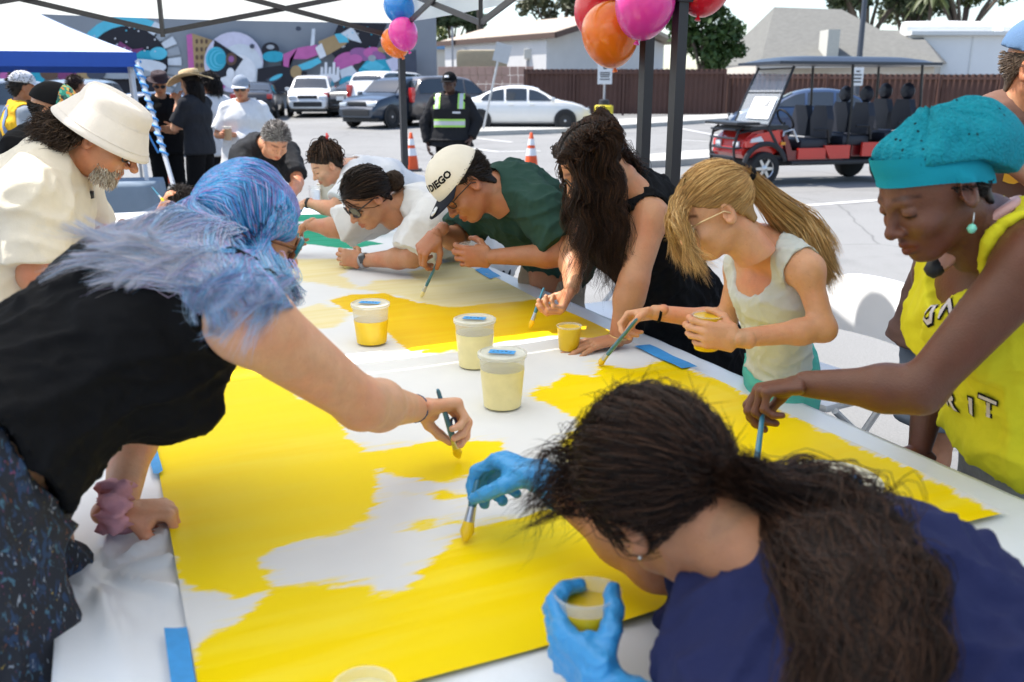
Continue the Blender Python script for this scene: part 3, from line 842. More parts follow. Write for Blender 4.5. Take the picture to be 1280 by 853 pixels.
# ------------------------------------------------------------------ far buildings
STUCCO = mat('white_stucco', (.62, .61, .60), rough=.9, var=.05, vscale=1.5, bump=.15, bscale=30)
STUCCOG = mat('grey_stucco', (.38, .38, .385), rough=.9, var=.05, vscale=1.5, bump=.15, bscale=30)
CREAM = mat('cream_stucco', (.55, .50, .43), rough=.9, var=.06, vscale=1.5)
SHING = mat('grey_shingle', (.145, .143, .13), rough=.95, var=.16, vscale=3, bump=.4, bscale=12)
FASC = mat('brown_fascia', (.10, .06, .045), rough=.7, var=.1)
ROOFT = mat('tan_roof', (.40, .33, .26), rough=.9, var=.12, vscale=2)
def poly_obj(name, faces, m, parent=None):
    v = []; f = []
    for fc in faces: f.append(list(range(len(v), len(v) + len(fc)))); v += [np.asarray(p) for p in fc]
    return link(name, np_mesh(name, v, f, False), m, parent)
def block(name, corners, z0, z1, m, parent=None):
    n_ = len(corners); v = [(x, y, z0) for x, y in corners] + [(x, y, z1) for x, y in corners]
    f = [list(range(n_))[::-1], list(range(n_, 2 * n_))] + [[i, (i + 1) % n_, n_ + (i + 1) % n_, n_ + i] for i in range(n_)]
    return link(name, np_mesh(name, v, f, False), m, parent)
# low white building with a shallow roof
A = at(556, 60, 58)[:2]; B = at(683, 60, 50)[:2]; C_ = at(830, 60, 57)[:2]; D_ = A + (C_ - B)
zt = at(683, 48, 50)[2]
bd = empty('white_building', (*B, 0)); tag(bd, 'low white stucco building with shallow tan roof behind the brown fence', 'building')
bl = block('wall', [B * 0, C_ - B, D_ - B, A - B], 0, zt, STUCCO, bd)
e1 = nrm(np.append(B - A, 0)); e2 = nrm(np.append(C_ - B, 0)); nf = V(e1[1], -e1[0], 0)
# gable roof: ridge runs along e1
rd = (C_ - B) / 2; ov = .9
def rp(o, t, z): return np.append(o - B, z)
a0 = A - e1[:2] * .6; b0 = B + e1[:2] * .9
Rf = MB()
pa, pb = np.append(a0 - B - rd * .03, zt + .02), np.append(b0 - B - rd * .03, zt + .02)
pm, pn = np.append(a0 - B + rd, zt + 1.35), np.append(b0 - B + rd, zt + 1.35)
pc, pd = np.append(a0 - B + rd * 2.08, zt + .02), np.append(b0 - B + rd * 2.08, zt + .02)
up_ = V(0, 0, .22)
Rf.add([pa, pb, pn, pm, pa + up_, pb + up_, pn + up_, pm + up_], [[0, 3, 2, 1], [4, 5, 6, 7], [0, 1, 5, 4], [1, 2, 6, 5], [2, 3, 7, 6], [3, 0, 4, 7]])
Rf.add([pc, pd, pn, pm, pc + up_, pd + up_, pn + up_, pm + up_], [[0, 1, 2, 3], [7, 6, 5, 4], [4, 5, 1, 0], [5, 6, 2, 1], [6, 7, 3, 2], [7, 4, 0, 3]])
ro = Rf.build('roof', ROOFT, bd)
poly_obj('gable', [[np.append(b0 * 0 , zt), np.append(C_ - B, zt), np.append(rd, zt + 1.3)]], STUCCO, bd)
m = MB(); m.bar(pb + V(.03, -.03, .1), pn + V(.03, -.03, .1), .1, .3); m.build('fascia', FASC, ro)
m = MB(); m.bar(pa + V(-.02, -.06, .1), pb + V(0, -.06, .1), .1, .28); m.build('fascia', FASC, ro)
for px in (582, 660):
    p = at(px, 68, 50 + (683 - px) / 127 * 8)
    m = MB(); m.box(p - np.append(B, 0) - V(0, .25, 0), (.45, .3, .55), bev=.05); m.build('wall_lamp', mat('lamp_box', (.6, .58, .52), .6), bd)
    m = MB(); m.box(p - np.append(B, 0) - V(0, .15, .75), (.2, .2, .9)); m.build('conduit', STUCCOG, bd)
m = MB(); p = at(566, 60, 57) - np.append(B, 0); m.bar(p + V(0, -.3, 1.2), p + V(0, -.3, -2.2), .12); m.build('downpipe', STUCCOG, bd)
# hip roofed hall
hb = empty('hip_roof_hall', (*at(1060, 90, 58)[:2], 0)); O = np.append(at(1060, 90, 58)[:2], 0)
tag(hb, 'cream hall with a tall grey hipped shingle roof behind the golf cart', 'building')
q = lambda px, py, Y: at(px, py, Y) - O
poly_obj('wall', [[q(945, 125, 60), q(1168, 125, 56), q(1168, 82, 56), q(945, 82, 60)], [q(945, 125, 60), q(945, 82, 60), q(900, 82, 72), q(900, 125, 72)], [q(1168, 125, 56), q(1185, 125, 72), q(1185, 84, 72), q(1168, 82, 56)]], CREAM, hb)
e = [q(950, 81, 59), q(1178, 78, 55.5)]
rfm = poly_obj('roof', [[e[0], q(1100, 79.5, 57), q(1052, 12, 66), q(968, 9, 68)], [q(1100, 79.5, 57), e[1], q(1148, 39, 64), q(1078, 37, 65), q(1052, 12, 66)], [q(892, 83, 74), e[0], q(968, 9, 68)], [q(892, 83, 74), q(968, 9, 68), q(1052, 12, 66), q(1060, 80, 80)], [e[1], q(1192, 80, 74), q(1148, 39, 64)], [q(1148, 39, 64), q(1192, 80, 74), q(1078, 60, 80), q(1078, 37, 65)]], SHING, hb)
m = MB(); m.bar(e[0] - V(0, 0, .12), e[1] - V(0, 0, .12), .25, .25); m.build('fascia', mat('pale_fascia', (.5, .47, .42), .8), rfm)
m = MB(); c = q(1041, 62, 58.5); m.box(c + V(0, .8, 0), (.75, 1.6, 2.4)); m.build('chimney', mat('chimney_stucco', (.48, .47, .42), .9), rfm)
for i in range(7):  # shingle courses as thin battens across the main slope
    break; t = (i + 1) / 8; a_, b_ = lerp(e[0], q(968, 9, 68), t), lerp(q(1100, 79.5, 57), q(1052, 12, 66), t)
    m = MB(); m.bar(a_ + V(0, -.01, .0), b_ + V(0, -.01, .0), .06, .03); m.build('shingle_course', SHING, rfm)
# long white shed at the right
O = np.append(at(1220, 90, 62)[:2], 0); wb2 = empty('white_warehouse', O); tag(wb2, 'long plain white warehouse wall with rolled roof edge at the right', 'building')
WHT = mat('white_metal_wall', (.72, .72, .72), rough=.7, var=.03, vscale=1)
l = at(1138, 45, 62)[0] - O[0]; zt2 = at(1200, 44, 62)[2]
m = MB(); m.box(((l + 40) / 2, 6, zt2 / 2), (40 - l, 12, zt2)); m.build('wall', WHT, wb2)
m = MB(); m.box(((l + 40) / 2, 5.9, zt2 + .1), (40 - l + .2, 12.6, .25)); m.build('parapet', mat('parapet_white', (.66, .66, .64), .8), wb2)
for i in range(3):
    m = MB(); m.lathe([(.05, -3), (.55, -2.9), (.6, 0), (.55, 2.9), (.05, 3)], (l + 3 + i * 6.5, 1.5, zt2 + .4), 12, np.array([(0, 1, 0), (0, 0, 1), (1, 0, 0)])); m.build('roof_roll', WHT, wb2, True)
for i in range(6):
    m = MB(); m.box((l + 4.2 + i * 5.4, -.03, zt2 / 2), (.07, .06, zt2 - .2)); m.build('seam', mat('parapet_white', (.6, .6, .6)), wb2)
# low buildings seen past the mural wall
O = np.append(at(545, 60, 85)[:2], 0); o3 = empty('distant_shed', O); tag(o3, 'distant pale shed with blue roof beyond the end of the mural wall', 'building')
m = MB(); m.box((1.5, 0, 2.6), (9, 5, 5.2)); m.build('wall', CREAM, o3)
m = MB(); m.box((1.5, -.1, 5.4), (9.6, 5.6, .5)); m.build('roof', mat('blue_roof', (.12, .25, .42), .6), o3)
m = MB(); m.box((3, -2.6, 3.2), (4, .1, 1)); m.build('window', mat('far_glass', (.06, .08, .1), .2), o3)
# pinkish low block wall with clutter before the white building
PW = mat('pink_block', (.42, .27, .22), rough=.95, var=.12, vscale=2)
O = np.append(at(605, 120, 46)[:2], gz(46)); pw = empty('block_wall', O); tag(pw, 'weathered pink block wall in front of the white building', 'wall')
xl = at(548, 110, 46)[0] - O[0]; xr = at(668, 110, 44)[0] - O[0]
for i in range(12):
    w1 = (xr - xl) / 12
    for j in range(5):
        m = MB(); m.box((xl + w1 * (i + .5 + (j % 2) * .08), -.2 * i / 6, .2 + j * .42), (w1 - .02, .2, .40), bev=.012); m.build('block', PW, pw)
m = MB(); m.box((xl + (xr - xl) * .45, 1.2, 1.6), (2.6, 1.2, 1.5), bev=.2); tag(m.build('canvas_bundle', mat('khaki_canvas', (.36, .30, .2), .9, bump=.5, bscale=4), None, True, loc=O + V(0, .6, .6)), 'khaki canvas bundle above the pink block wall', 'bundle')

# ------------------------------------------------------------------ brown sheet fence
FEN = mat('brown_metal', (.085, .038, .028), rough=.7, var=.15, vscale=1.2)
def fence(a, b, h, label):
    A_, B_ = np.array(a, float), np.array(b, float); n_ = int(np.linalg.norm(B_ - A_) / 2.0)
    o = empty('metal_fence', (*A_, gz(A_[1]))); tag(o, label, 'fence')
    t = nrm(np.append(B_ - A_, 0)); s = V(t[1], -t[0], 0)
    me = None
    for i in range(n_):
        if me is None:
            mb = MB(); L = np.linalg.norm(B_ - A_) / n_; k = 20; v = []
            for j in range(k + 1):
                off = .03 * (1 if j % 2 else -1)
                for z in (0.05, h): v.append(t * (L * j / k) + s * off + V(0, 0, z + (.03 if j % 2 and z > 1 else 0)))
            f = [[2 * j, 2 * j + 2, 2 * j + 3, 2 * j + 1] for j in range(k)]; mb.add(v, f); p0 = mb.build('panel', FEN, o); me = p0.data; pp = p0
        else:
            pp = link('panel', me, None, o)
        q_ = A_ + (B_ - A_) * i / n_; pp.location = (q_[0] - A_[0], q_[1] - A_[1], gz(q_[1]) - gz(A_[1]))
    for i in range(0, n_ + 1):
        q_ = A_ + (B_ - A_) * i / n_
        m = MB(); m.box((0, 0, h / 2), (.09, .09, h + .04)); p_ = m.build('post', FEN, o); p_.location = (q_[0] - A_[0] + s[0] * .09, q_[1] - A_[1] + s[1] * .09, gz(q_[1]) - gz(A_[1]))
    m = MB(); m.bar(s * .08 + V(0, 0, h * .93), t * np.linalg.norm(B_ - A_) + s * .08 + V(0, 0, h * .93 + gz(B_[1]) - gz(A_[1])), .06, .1); m.build('rail', FEN, o)
fence(at(656, 120, 41)[:2], at(905, 120, 40)[:2], 1.95, 'brown corrugated metal fence behind the white sedan')
fence(at(907, 120, 40.3)[:2], at(1330, 120, 34)[:2], 1.75, 'brown corrugated metal fence behind the golf cart')

# ------------------------------------------------------------------ trees
BARK = mat('bark', (.11, .085, .065), rough=.95, var=.25, vscale=6, bump=.6, bscale=12)
def leafmat(name, c): return mat('leaf_' + name, c, rough=.55, var=.35, vscale=.9, spec=.35)
def tree(label, base, h, crown, n, leaf, mname, c, seed, trunk_h=.45, lean=0, name='tree', group=None):
    """crown = list of (dx,dy,dz,r) lobes; leaves are small bent cards spread through the lobes' shells"""
    r = np.random.default_rng(seed); o = empty(name, base); tag(o, label, 'tree', group)
    m = MB(); top = V(lean, 0, h * trunk_h)
    pts = [lerp((0, 0, -.1), top, t) + V(math.sin(t * 4) * .12, 0, 0) for t in np.linspace(0, 1, 6)]
    m.tube(pts, np.linspace(h * .035, h * .02, 6), 8)
    for (dx, dy, dz, rr) in crown:
        e = V(dx, dy, dz); m.tube([pts[3], lerp(pts[4], e, .35) + V(0, 0, .1), lerp(pts[5], e, .8), e], [h * .018, h * .013, h * .008, .02], 6)
    m.build('trunk', BARK, o, True)
    w_ = np.array([l[3] ** 2 for l in crown]); w_ = w_ / w_.sum()
    li = r.choice(len(crown), n, p=w_)
    d = r.normal(size=(n, 3)); d /= np.linalg.norm(d, axis=1)[:, None]
    # clumps: pull directions towards a few twig directions per lobe
    K = 16; tw = r.normal(size=(len(crown), K, 3)); tw /= np.linalg.norm(tw, axis=2)[..., None]
    d = d * .55 + tw[li, r.integers(0, K, n)] ; d /= np.linalg.norm(d, axis=1)[:, None]
    cr = np.array(crown)
    p = cr[li, :3] + d * (cr[li, 3] * np.sqrt(r.uniform(.1, 1.1, n)))[:, None] * (1, 1, .8)
    a = r.normal(size=(n, 3)); a /= np.linalg.norm(a, axis=1)[:, None]; b = np.cross(a, r.normal(size=(n, 3))); b /= np.linalg.norm(b, axis=1)[:, None]
    s = leaf * r.uniform(.6, 1.3, (n, 1))
    v = np.stack([p - a * s, p + b * s * .45, p + a * s, p - b * s * .45], 1).reshape(-1, 3)
    f = np.arange(4 * n).reshape(n, 4)
    link('crown', np_mesh('crown', v, f, False), leafmat(mname, c), o)
    return o
def lobes(seed, n, rx, rz, z, r0, r1):
    q_ = random.Random(seed); return [(q_.uniform(-rx, rx), q_.uniform(-rx * .6, rx * .6), z + q_.uniform(-rz, rz), q_.uniform(r0, r1)) for _ in range(n)]
def gp(px, Y): p = at(px, 100, Y); return (p[0], Y, gz(Y))
tree('leafy green tree with a pale leaning limb behind the brown fence', gp(868, 47), 6.2, [(-.9, 0, 4.6, 1.0), (.2, .2, 4.9, 1.1), (.9, 0, 4.3, .9), (1.3, 0, 3.2, 1.0), (.3, .3, 3.3, 1.0), (1.8, 0, 3.9, .7), (-.5, .5, 3.6, .8), (.9, -.3, 2.5, .8), (2.1, .2, 2.8, .6)], 5200, .17, 'fence', (.045, .085, .02), 3, .4, .5)
tree('dense dark tree far behind the white building, beside the palm', gp(566, 120), 12.5, lobes(2, 9, 3.4, 1.4, 9.3, 1.4, 2.2), 3200, .42, 'far', (.04, .065, .025), 5)
tree('sparse olive tree rising behind the white building roof', gp(694, 110), 12.5, lobes(6, 9, 3.2, 1.2, 10, 1.0, 1.7), 1900, .36, 'olive', (.075, .08, .035), 6)
tree('tall pine with open branches left of the warehouse, behind the hall', gp(1078, 105), 16, lobes(8, 10, 4.0, 2.6, 12.0, 1.3, 2.2), 2500, .4, 'euca', (.05, .07, .03), 7)
tree('tall eucalyptus above the warehouse roof, nearest the hall', gp(1128, 112), 17, lobes(11, 11, 4.2, 3, 12.3, 1.4, 2.4), 2800, .4, 'eucb', (.075, .09, .035), 8)
tree('broad eucalyptus above the warehouse roof, rightmost of the trees', gp(1195, 104), 16.5, lobes(14, 13, 5.6, 2.2, 12.4, 1.4, 2.5), 3800, .4, 'eucc', (.08, .105, .03), 9)
tree('low yellow green bush beyond the end of the mural wall', gp(545, 90), 6.2, lobes(21, 6, 2.2, .9, 4.9, .9, 1.4), 1200, .3, 'bush', (.12, .13, .03), 12)
tree('low round tree between the two canopies right of the hall roof', gp(1152, 118), 12.8, lobes(31, 7, 2.4, 1.0, 10.6, 1.2, 1.8), 1500, .38, 'bushb', (.05, .075, .03), 14)
def palm(label, base, h, r, n=22, seed=0):
    q_ = np.random.default_rng(seed); o = empty('palm_tree', base); tag(o, label, 'tree')
    m = MB(); m.tube([(0, 0, 0), (.1, 0, h * .5), (0, 0, h)], [.28, .2, .18], 8); m.build('trunk', BARK, o, True)
    m = MB()
    for i in range(n):
        a = q_.uniform(0, 6.28); e = q_.uniform(-.5, 1.1); L = r * q_.uniform(.8, 1.1); d = V(math.cos(a), math.sin(a), 0); pv = None
        for j in range(7):
            t = j / 6; c_ = V(0, 0, h) + d * L * t * math.cos(e * (1 - t)) + V(0, 0, L * (math.sin(e) * t - .75 * t * t))
            sd_ = V(-d[1], d[0], 0) * r * .13 * math.sin(t * 2.8 + .2); b_ = (c_ - sd_, c_ + V(0, 0, .06), c_ + sd_)
            if pv is not None: m.add([*pv, *b_], [[0, 1, 4, 3], [1, 2, 5, 4]])
            pv = b_
    m.build('crown', leafmat('palm', (.06, .075, .02)), o); return o
palm('slender palm tree standing above the white building roof', gp(598, 105), 12.5, 2.0, 26, 1)
palm('squat palm with dry fronds between the tall trees', gp(1152, 98), 10.4, 2.6, 40, 4)
# ------------------------------------------------------------------ vehicles
RUB = mat('tyre_rubber', (.018, .018, .019), rough=.85, var=.1, bump=.3, bscale=60)
RIM = mat('alloy_rim', (.55, .55, .56), rough=.3, metal=.9, var=.04)
GLS = mat('tinted_glass', (.025, .032, .04), rough=.06, var=0, spec=.9)
BLK = mat('black_plastic', (.02, .02, .022), rough=.6, var=.1)
LRED = mat('tail_lens', (.45, .02, .02), rough=.2, var=.05, coat=.5)
LCLR = mat('head_lens', (.62, .65, .68), rough=.12, var=.05, coat=.6)
PLATE = mat('number_plate', (.7, .7, .7), rough=.5, var=.1, vscale=30)
def paint(name, c, metal=.0): return mat('car_paint_' + name, c, rough=.28, var=.02, coat=.7, metal=metal)
def wheel(parent, c, r, wd, ax_y, rim=RIM, spokes=5):
    """wheel with its axle along local y"""
    A = np.array([(1, 0, 0), (0, 0, 1), (0, -1, 0)]) if ax_y > 0 else np.array([(1, 0, 0), (0, 0, -1), (0, 1, 0)])
    A = np.array([(1., 0, 0), (0, 0, 1.), (0, ax_y, 0)])
    m = MB(); m.lathe([(r * .62, -wd / 2), (r * .93, -wd / 2), (r, -wd * .32), (r, wd * .32), (r * .93, wd / 2), (r * .64, wd / 2), (r * .60, wd * .25)], c, 22, A)
    t = m.build('wheel', RUB, parent, True)
    m = MB(); m.lathe([(.0, wd * .1), (r * .2, wd * .34), (r * .17, wd * .36), (.0, wd * .4)], c, 14, A, False)
    for k in range(spokes):
        a = 6.283 * k / spokes; d = V(math.cos(a), 0, math.sin(a)); s_ = V(-math.sin(a), 0, math.cos(a))
        o = np.asarray(c) + V(0, ax_y * wd * .33, 0)
        m.add([o + d * r * .1 - s_ * r * .10, o + d * r * .1 + s_ * r * .10, o + d * r * .62 + s_ * r * .07, o + d * r * .62 - s_ * r * .07], [[0, 1, 2, 3]])
        m.add([o + d * r * .1 - s_ * r * .10 - V(0, ax_y * .03, 0), o + d * r * .62 - s_ * r * .07 - V(0, ax_y * .03, 0), o + d * r * .62 - s_ * r * .07, o + d * r * .1 - s_ * r * .10], [[0, 1, 2, 3]])
    m.lathe([(r * .58, wd * .3), (r * .66, wd * .42), (r * .68, wd * .36)], c, 22, A, False)
    m.build('rim', rim, t, True)
    m = MB(); m.lathe([(0.001, wd * .1), (r * .62, wd * .12)], c, 16, A, False); m.build('hub_disc', BLK, t)
def profile(kind):
    """stations: x (rear 0 .. front 1), z of deck/roof line, half width at that line; belt height, cabin range"""
    if kind == 'sedan':
        return dict(L=4.5, W=1.76, H=1.44, belt=.92, st=[(0, .70, .72), (.015, .98, .70), (.05, 1.03, .70), (.14, 1.05, .68), (.29, 1.37, .56), (.40, 1.44, .56), (.52, 1.43, .56), (.60, 1.36, .57), (.76, .97, .70), (.86, .90, .70), (.95, .78, .66), (1, .55, .60)], glass=(.15, .29, .60, .75), r=.32, wb=(.185, .81))
    if kind == 'suv':
        return dict(L=4.5, W=1.82, H=1.70, belt=1.05, st=[(0, .75, .76), (.01, 1.05, .76), (.03, 1.15, .74), (.09, 1.60, .62), (.16, 1.69, .61), (.34, 1.71, .61), (.52, 1.68, .61), (.60, 1.60, .62), (.72, 1.12, .74), (.84, 1.04, .75), (.95, .92, .70), (1, .62, .66)], glass=(.03, .09, .60, .72), r=.355, wb=(.18, .81))
    return dict(L=5.2, W=1.9, H=1.85, belt=1.15, st=[(0, .8, .8), (.01, 1.18, .8), (.03, 1.2, .79), (.05, 1.72, .66), (.12, 1.84, .65), (.34, 1.85, .65), (.55, 1.82, .65), (.62, 1.74, .66), (.73, 1.25, .78), (.86, 1.15, .78), (.96, 1.02, .74), (1, .7, .7)], glass=(.03, .06, .62, .73), r=.38, wb=(.2, .8))
def car(label, kind, col, pos, heading, rear_plate=True, group='cars parked in the lot', name='parked_car'):
    D = profile(kind); L, W, H, belt = D['L'], D['W'] / 2, D['H'], D['belt']
    o = empty(name, (pos[0], pos[1], gz(pos[1])), heading); tag(o, label, 'car', group)
    st = D['st']; v = []; n_ = 0
    rows = []
    # resample for smoothness
    xs = np.linspace(0, 1, 44); sx = [s[0] for s in st]
    zt = np.interp(xs, sx, [s[1] for s in st]); wt = np.interp(xs, sx, [s[2] for s in st])
    for _ in range(1): zt[1:-1] = .25 * zt[:-2] + .5 * zt[1:-1] + .25 * zt[2:]; wt[1:-1] = .25 * wt[:-2] + .5 * wt[1:-1] + .25 * wt[2:]
    plan = 1 - .16 * np.clip((xs - .8) / .2, 0, 1) ** 2 - .10 * np.clip((.12 - xs) / .12, 0, 1) ** 2
    low = .24 + .10 * np.clip((xs - .9) / .1, 0, 1) + .12 * np.clip((.08 - xs) / .08, 0, 1)
    for i, x in enumerate(xs):
        X = (x - .5) * L; w_ = W * plan[i]; b = min(belt + .02 * (1 - x), zt[i] - .03); lo = low[i]
        mid = lerp(lo, b, .55)
        hw = wt[i] * plan[i] / .9 * (W / .9)
        ring = [(w_ * .86, lo), (w_ * .97, lo + .08), (w_, mid), (w_ * .985, b - .02), (w_ * .955, b + .01), (hw + .03 if zt[i] > b + .2 else hw + .06, max(b + .015, zt[i] - .06)), (hw * .9, zt[i] - .01), (hw * .55, zt[i] + .012), (0, zt[i] + .018)]
        full = [(X, y, z) for y, z in ring] + [(X, -y, z) for y, z in ring[-2::-1]]
        rows.append(full)
    k = len(rows[0]); v = np.array(rows).reshape(-1, 3)
    f = [[i * k + j, i * k + j + 1, (i + 1) * k + j + 1, (i + 1) * k + j] for i in range(len(xs) - 1) for j in range(k - 1)]
    f += [[i * k + k - 1, i * k, (i + 1) * k, (i + 1) * k + k - 1] for i in range(len(xs) - 1)]
    f += [list(range(k)), list(range((len(xs) - 1) * k, len(xs) * k))[::-1]]
    me = np_mesh('body', v, f, True); me.set_sharp_from_angle(angle=R(50)); link('body', me, col, o)
    g0, g1, g2, g3 = D['glass']
    def surf(x, t):  # point on the cabin side between belt(0) and roof rail(1)
        X = (x - .5) * L; z_t = np.interp(x, xs, zt); b = min(belt + .02 * (1 - x), z_t - .03); w_ = W * np.interp(x, xs, plan); hw = np.interp(x, xs, wt) * np.interp(x, xs, plan) / .9 * (W / .9)
        return V(X, lerp(w_ * .955, hw + .03, t) + .012, lerp(b + .03, z_t - .075, t))
    pil = [g0 + .035, lerp(g0, g3, .36), lerp(g0, g3, .64), g3 - .015] if kind == 'sedan' else [g0 + .03, .30, .51, g3 - .01]
    for sgn in (1, -1):
        for a, b in zip(pil[:-1], pil[1:]):
            a_ = a + .008; b_ = b - .008; n2 = 7; vv = []; ff = []
            for i in range(n2):
                x = lerp(a_, b_, i / (n2 - 1)); x_top = np.clip(x, g1 + .005, g2 - .005) if kind == 'sedan' else np.clip(x, g1 + .01, g2 - .005)
                # height available at this station
                lo_ = surf(x, .02); hi_ = surf(x, .98) if np.interp(x, xs, zt) > belt + .25 else lo_ + V(0, -.02, .05)
                vv += [lo_ * (1, sgn, 1), hi_ * (1, sgn, 1)]
                if i: ff.append([2 * i - 2, 2 * i, 2 * i + 1, 2 * i - 1])
            link('side_window', np_mesh('side_window', vv, ff, True), GLS, o)
        m = MB(); m.box(((g3 - .03 - .5) * L, sgn * (W + .08), belt + .08), (.12, .18, .13), bev=.03); m.build('mirror', col, o, True)
        for x in D['wb']:
            X = (x - .5) * L; r = D['r']
            m = MB(); m.lathe([(0.01, -.004), (r * 1.16, -.004), (r * 1.16, .012), (.01, .012)], (X, sgn * (W - .005), r + .015), 24, np.array([(1., 0, 0), (0, 0, 1.), (0, sgn, 0)])); m.build('wheel_arch', BLK, o)
            wheel(o, (X, sgn * (W - .075), r), r, .22, sgn)
        xf = .985; m = MB(); m.box(((.965 - .5) * L, sgn * W * .68, np.interp(.955, xs, zt) - .10), (.22, .32, .14), bev=.04); m.build('headlight', LCLR, o, True)
        z_ = .98 if kind == 'sedan' else 1.15
        m = MB(); m.box(((.012 - .5) * L, sgn * W * .80, z_ - .1), (.16, .22, .18 if kind == 'sedan' else .5), bev=.03); m.build('taillight', LRED, o, True)
        for z in (lerp(pil[0], pil[-1], .36), lerp(pil[0], pil[-1], .64)):
            m = MB(); m.box(((z + .03 - .5) * L, sgn * (W + .012), belt - .09), (.16, .03, .035), bev=.01); m.build('door_handle', col, o, True)
    for nm, a, b in (('windshield', g3, g2), ('rear_window', g0 + .01, g1)):
        vv = []; ff = []; n2 = 6
        for i in range(n2):
            x = lerp(a, b, .05 + .88 * i / (n2 - 1)); z = np.interp(x, xs, zt); hw = (np.interp(x, xs, wt) * np.interp(x, xs, plan) / .9 * (W / .9)) * .9
            for y in (-1, -.5, 0, .5, 1):
                vv.append(((x - .5) * L + (.012 if nm == 'windshield' else -.012), y * hw, z + .012 + .016 * (1 - abs(y))))
            if i: ff += [[(i - 1) * 5 + j, (i - 1) * 5 + j + 1, i * 5 + j + 1, i * 5 + j] for j in range(4)]
        link(nm, np_mesh(nm, vv, ff, True), GLS, o)
    m = MB(); m.box(((.997 - .5) * L, 0, .50), (.06, W * 1.3, .20), bev=.02); m.box(((.985 - .5) * L, 0, .70 if kind == 'sedan' else .8), (.06, W * .9, .12), bev=.02); m.build('grille', BLK, o)
    m = MB(); m.box(((.003 - .5) * L, 0, .42), (.08, W * 1.6, .16), bev=.03); m.build('rear_bumper', BLK if kind != 'sedan' else col, o, True)
    m = MB(); m.box(((-.004 - .5) * L, 0, .74), (.02, .36, .16)); m.build('number_plate', PLATE, o)
    m = MB(); m.box((0, 0, .26), (L * .92, W * 1.7, .14)); m.build('underside', BLK, o)
    return o
def cp(px, Y): return at(px, 115, Y)[:2]
PW_ = paint('white', (.72, .72, .71)); PBK = paint('black', (.012, .012, .014)); PSL = paint('silver', (.42, .44, .46), .3); PNV = paint('navy', (.02, .035, .06), .2); PTP = paint('taupe', (.115, .105, .10), .3); PBL = paint('blue', (.025, .05, .11), .2)
car('white sport utility wagon parked facing the camera before the mural', 'suv', PW_, cp(391, 40.5), R(-84))
car('black sedan parked tail first before the mural, red tail light showing', 'sedan', PBK, cp(322, 38.5), R(99))
car('silver sedan parked beside the white wagon, mostly hidden', 'sedan', PSL, cp(446, 46), R(200))
car('black sedan half hidden behind the white pickup truck', 'sedan', PBK, cp(458, 40.5), R(70))
car('white crew cab pickup with tall dark windows behind the navy utility', 'van', PW_, cp(500, 40), R(62))
car('navy compact utility parked with its front towards the lane', 'suv', PNV, cp(496, 33.0), R(238))
car('taupe utility wagon with tall red tail lights behind the guard', 'suv', PTP, cp(563, 34.0), R(40))
car('white compact sedan parked side on by the kerb island', 'sedan', PW_, cp(655, 30.8), R(-3))
car('dark blue sedan parked beyond the golf cart', 'sedan', PBL, cp(1012, 26), R(168))
car('pale silver wagon parked at far left behind the blue canopy', 'suv', PSL, cp(20, 24), R(80))
car('grey hatchback with a sloping windshield under the blue canopy', 'suv', paint('grey', (.2, .22, .24), .2), cp(95, 25), R(-80))
car('blue sedan parked behind the man in the dark fedora', 'sedan', PBL, cp(178, 22), R(185))

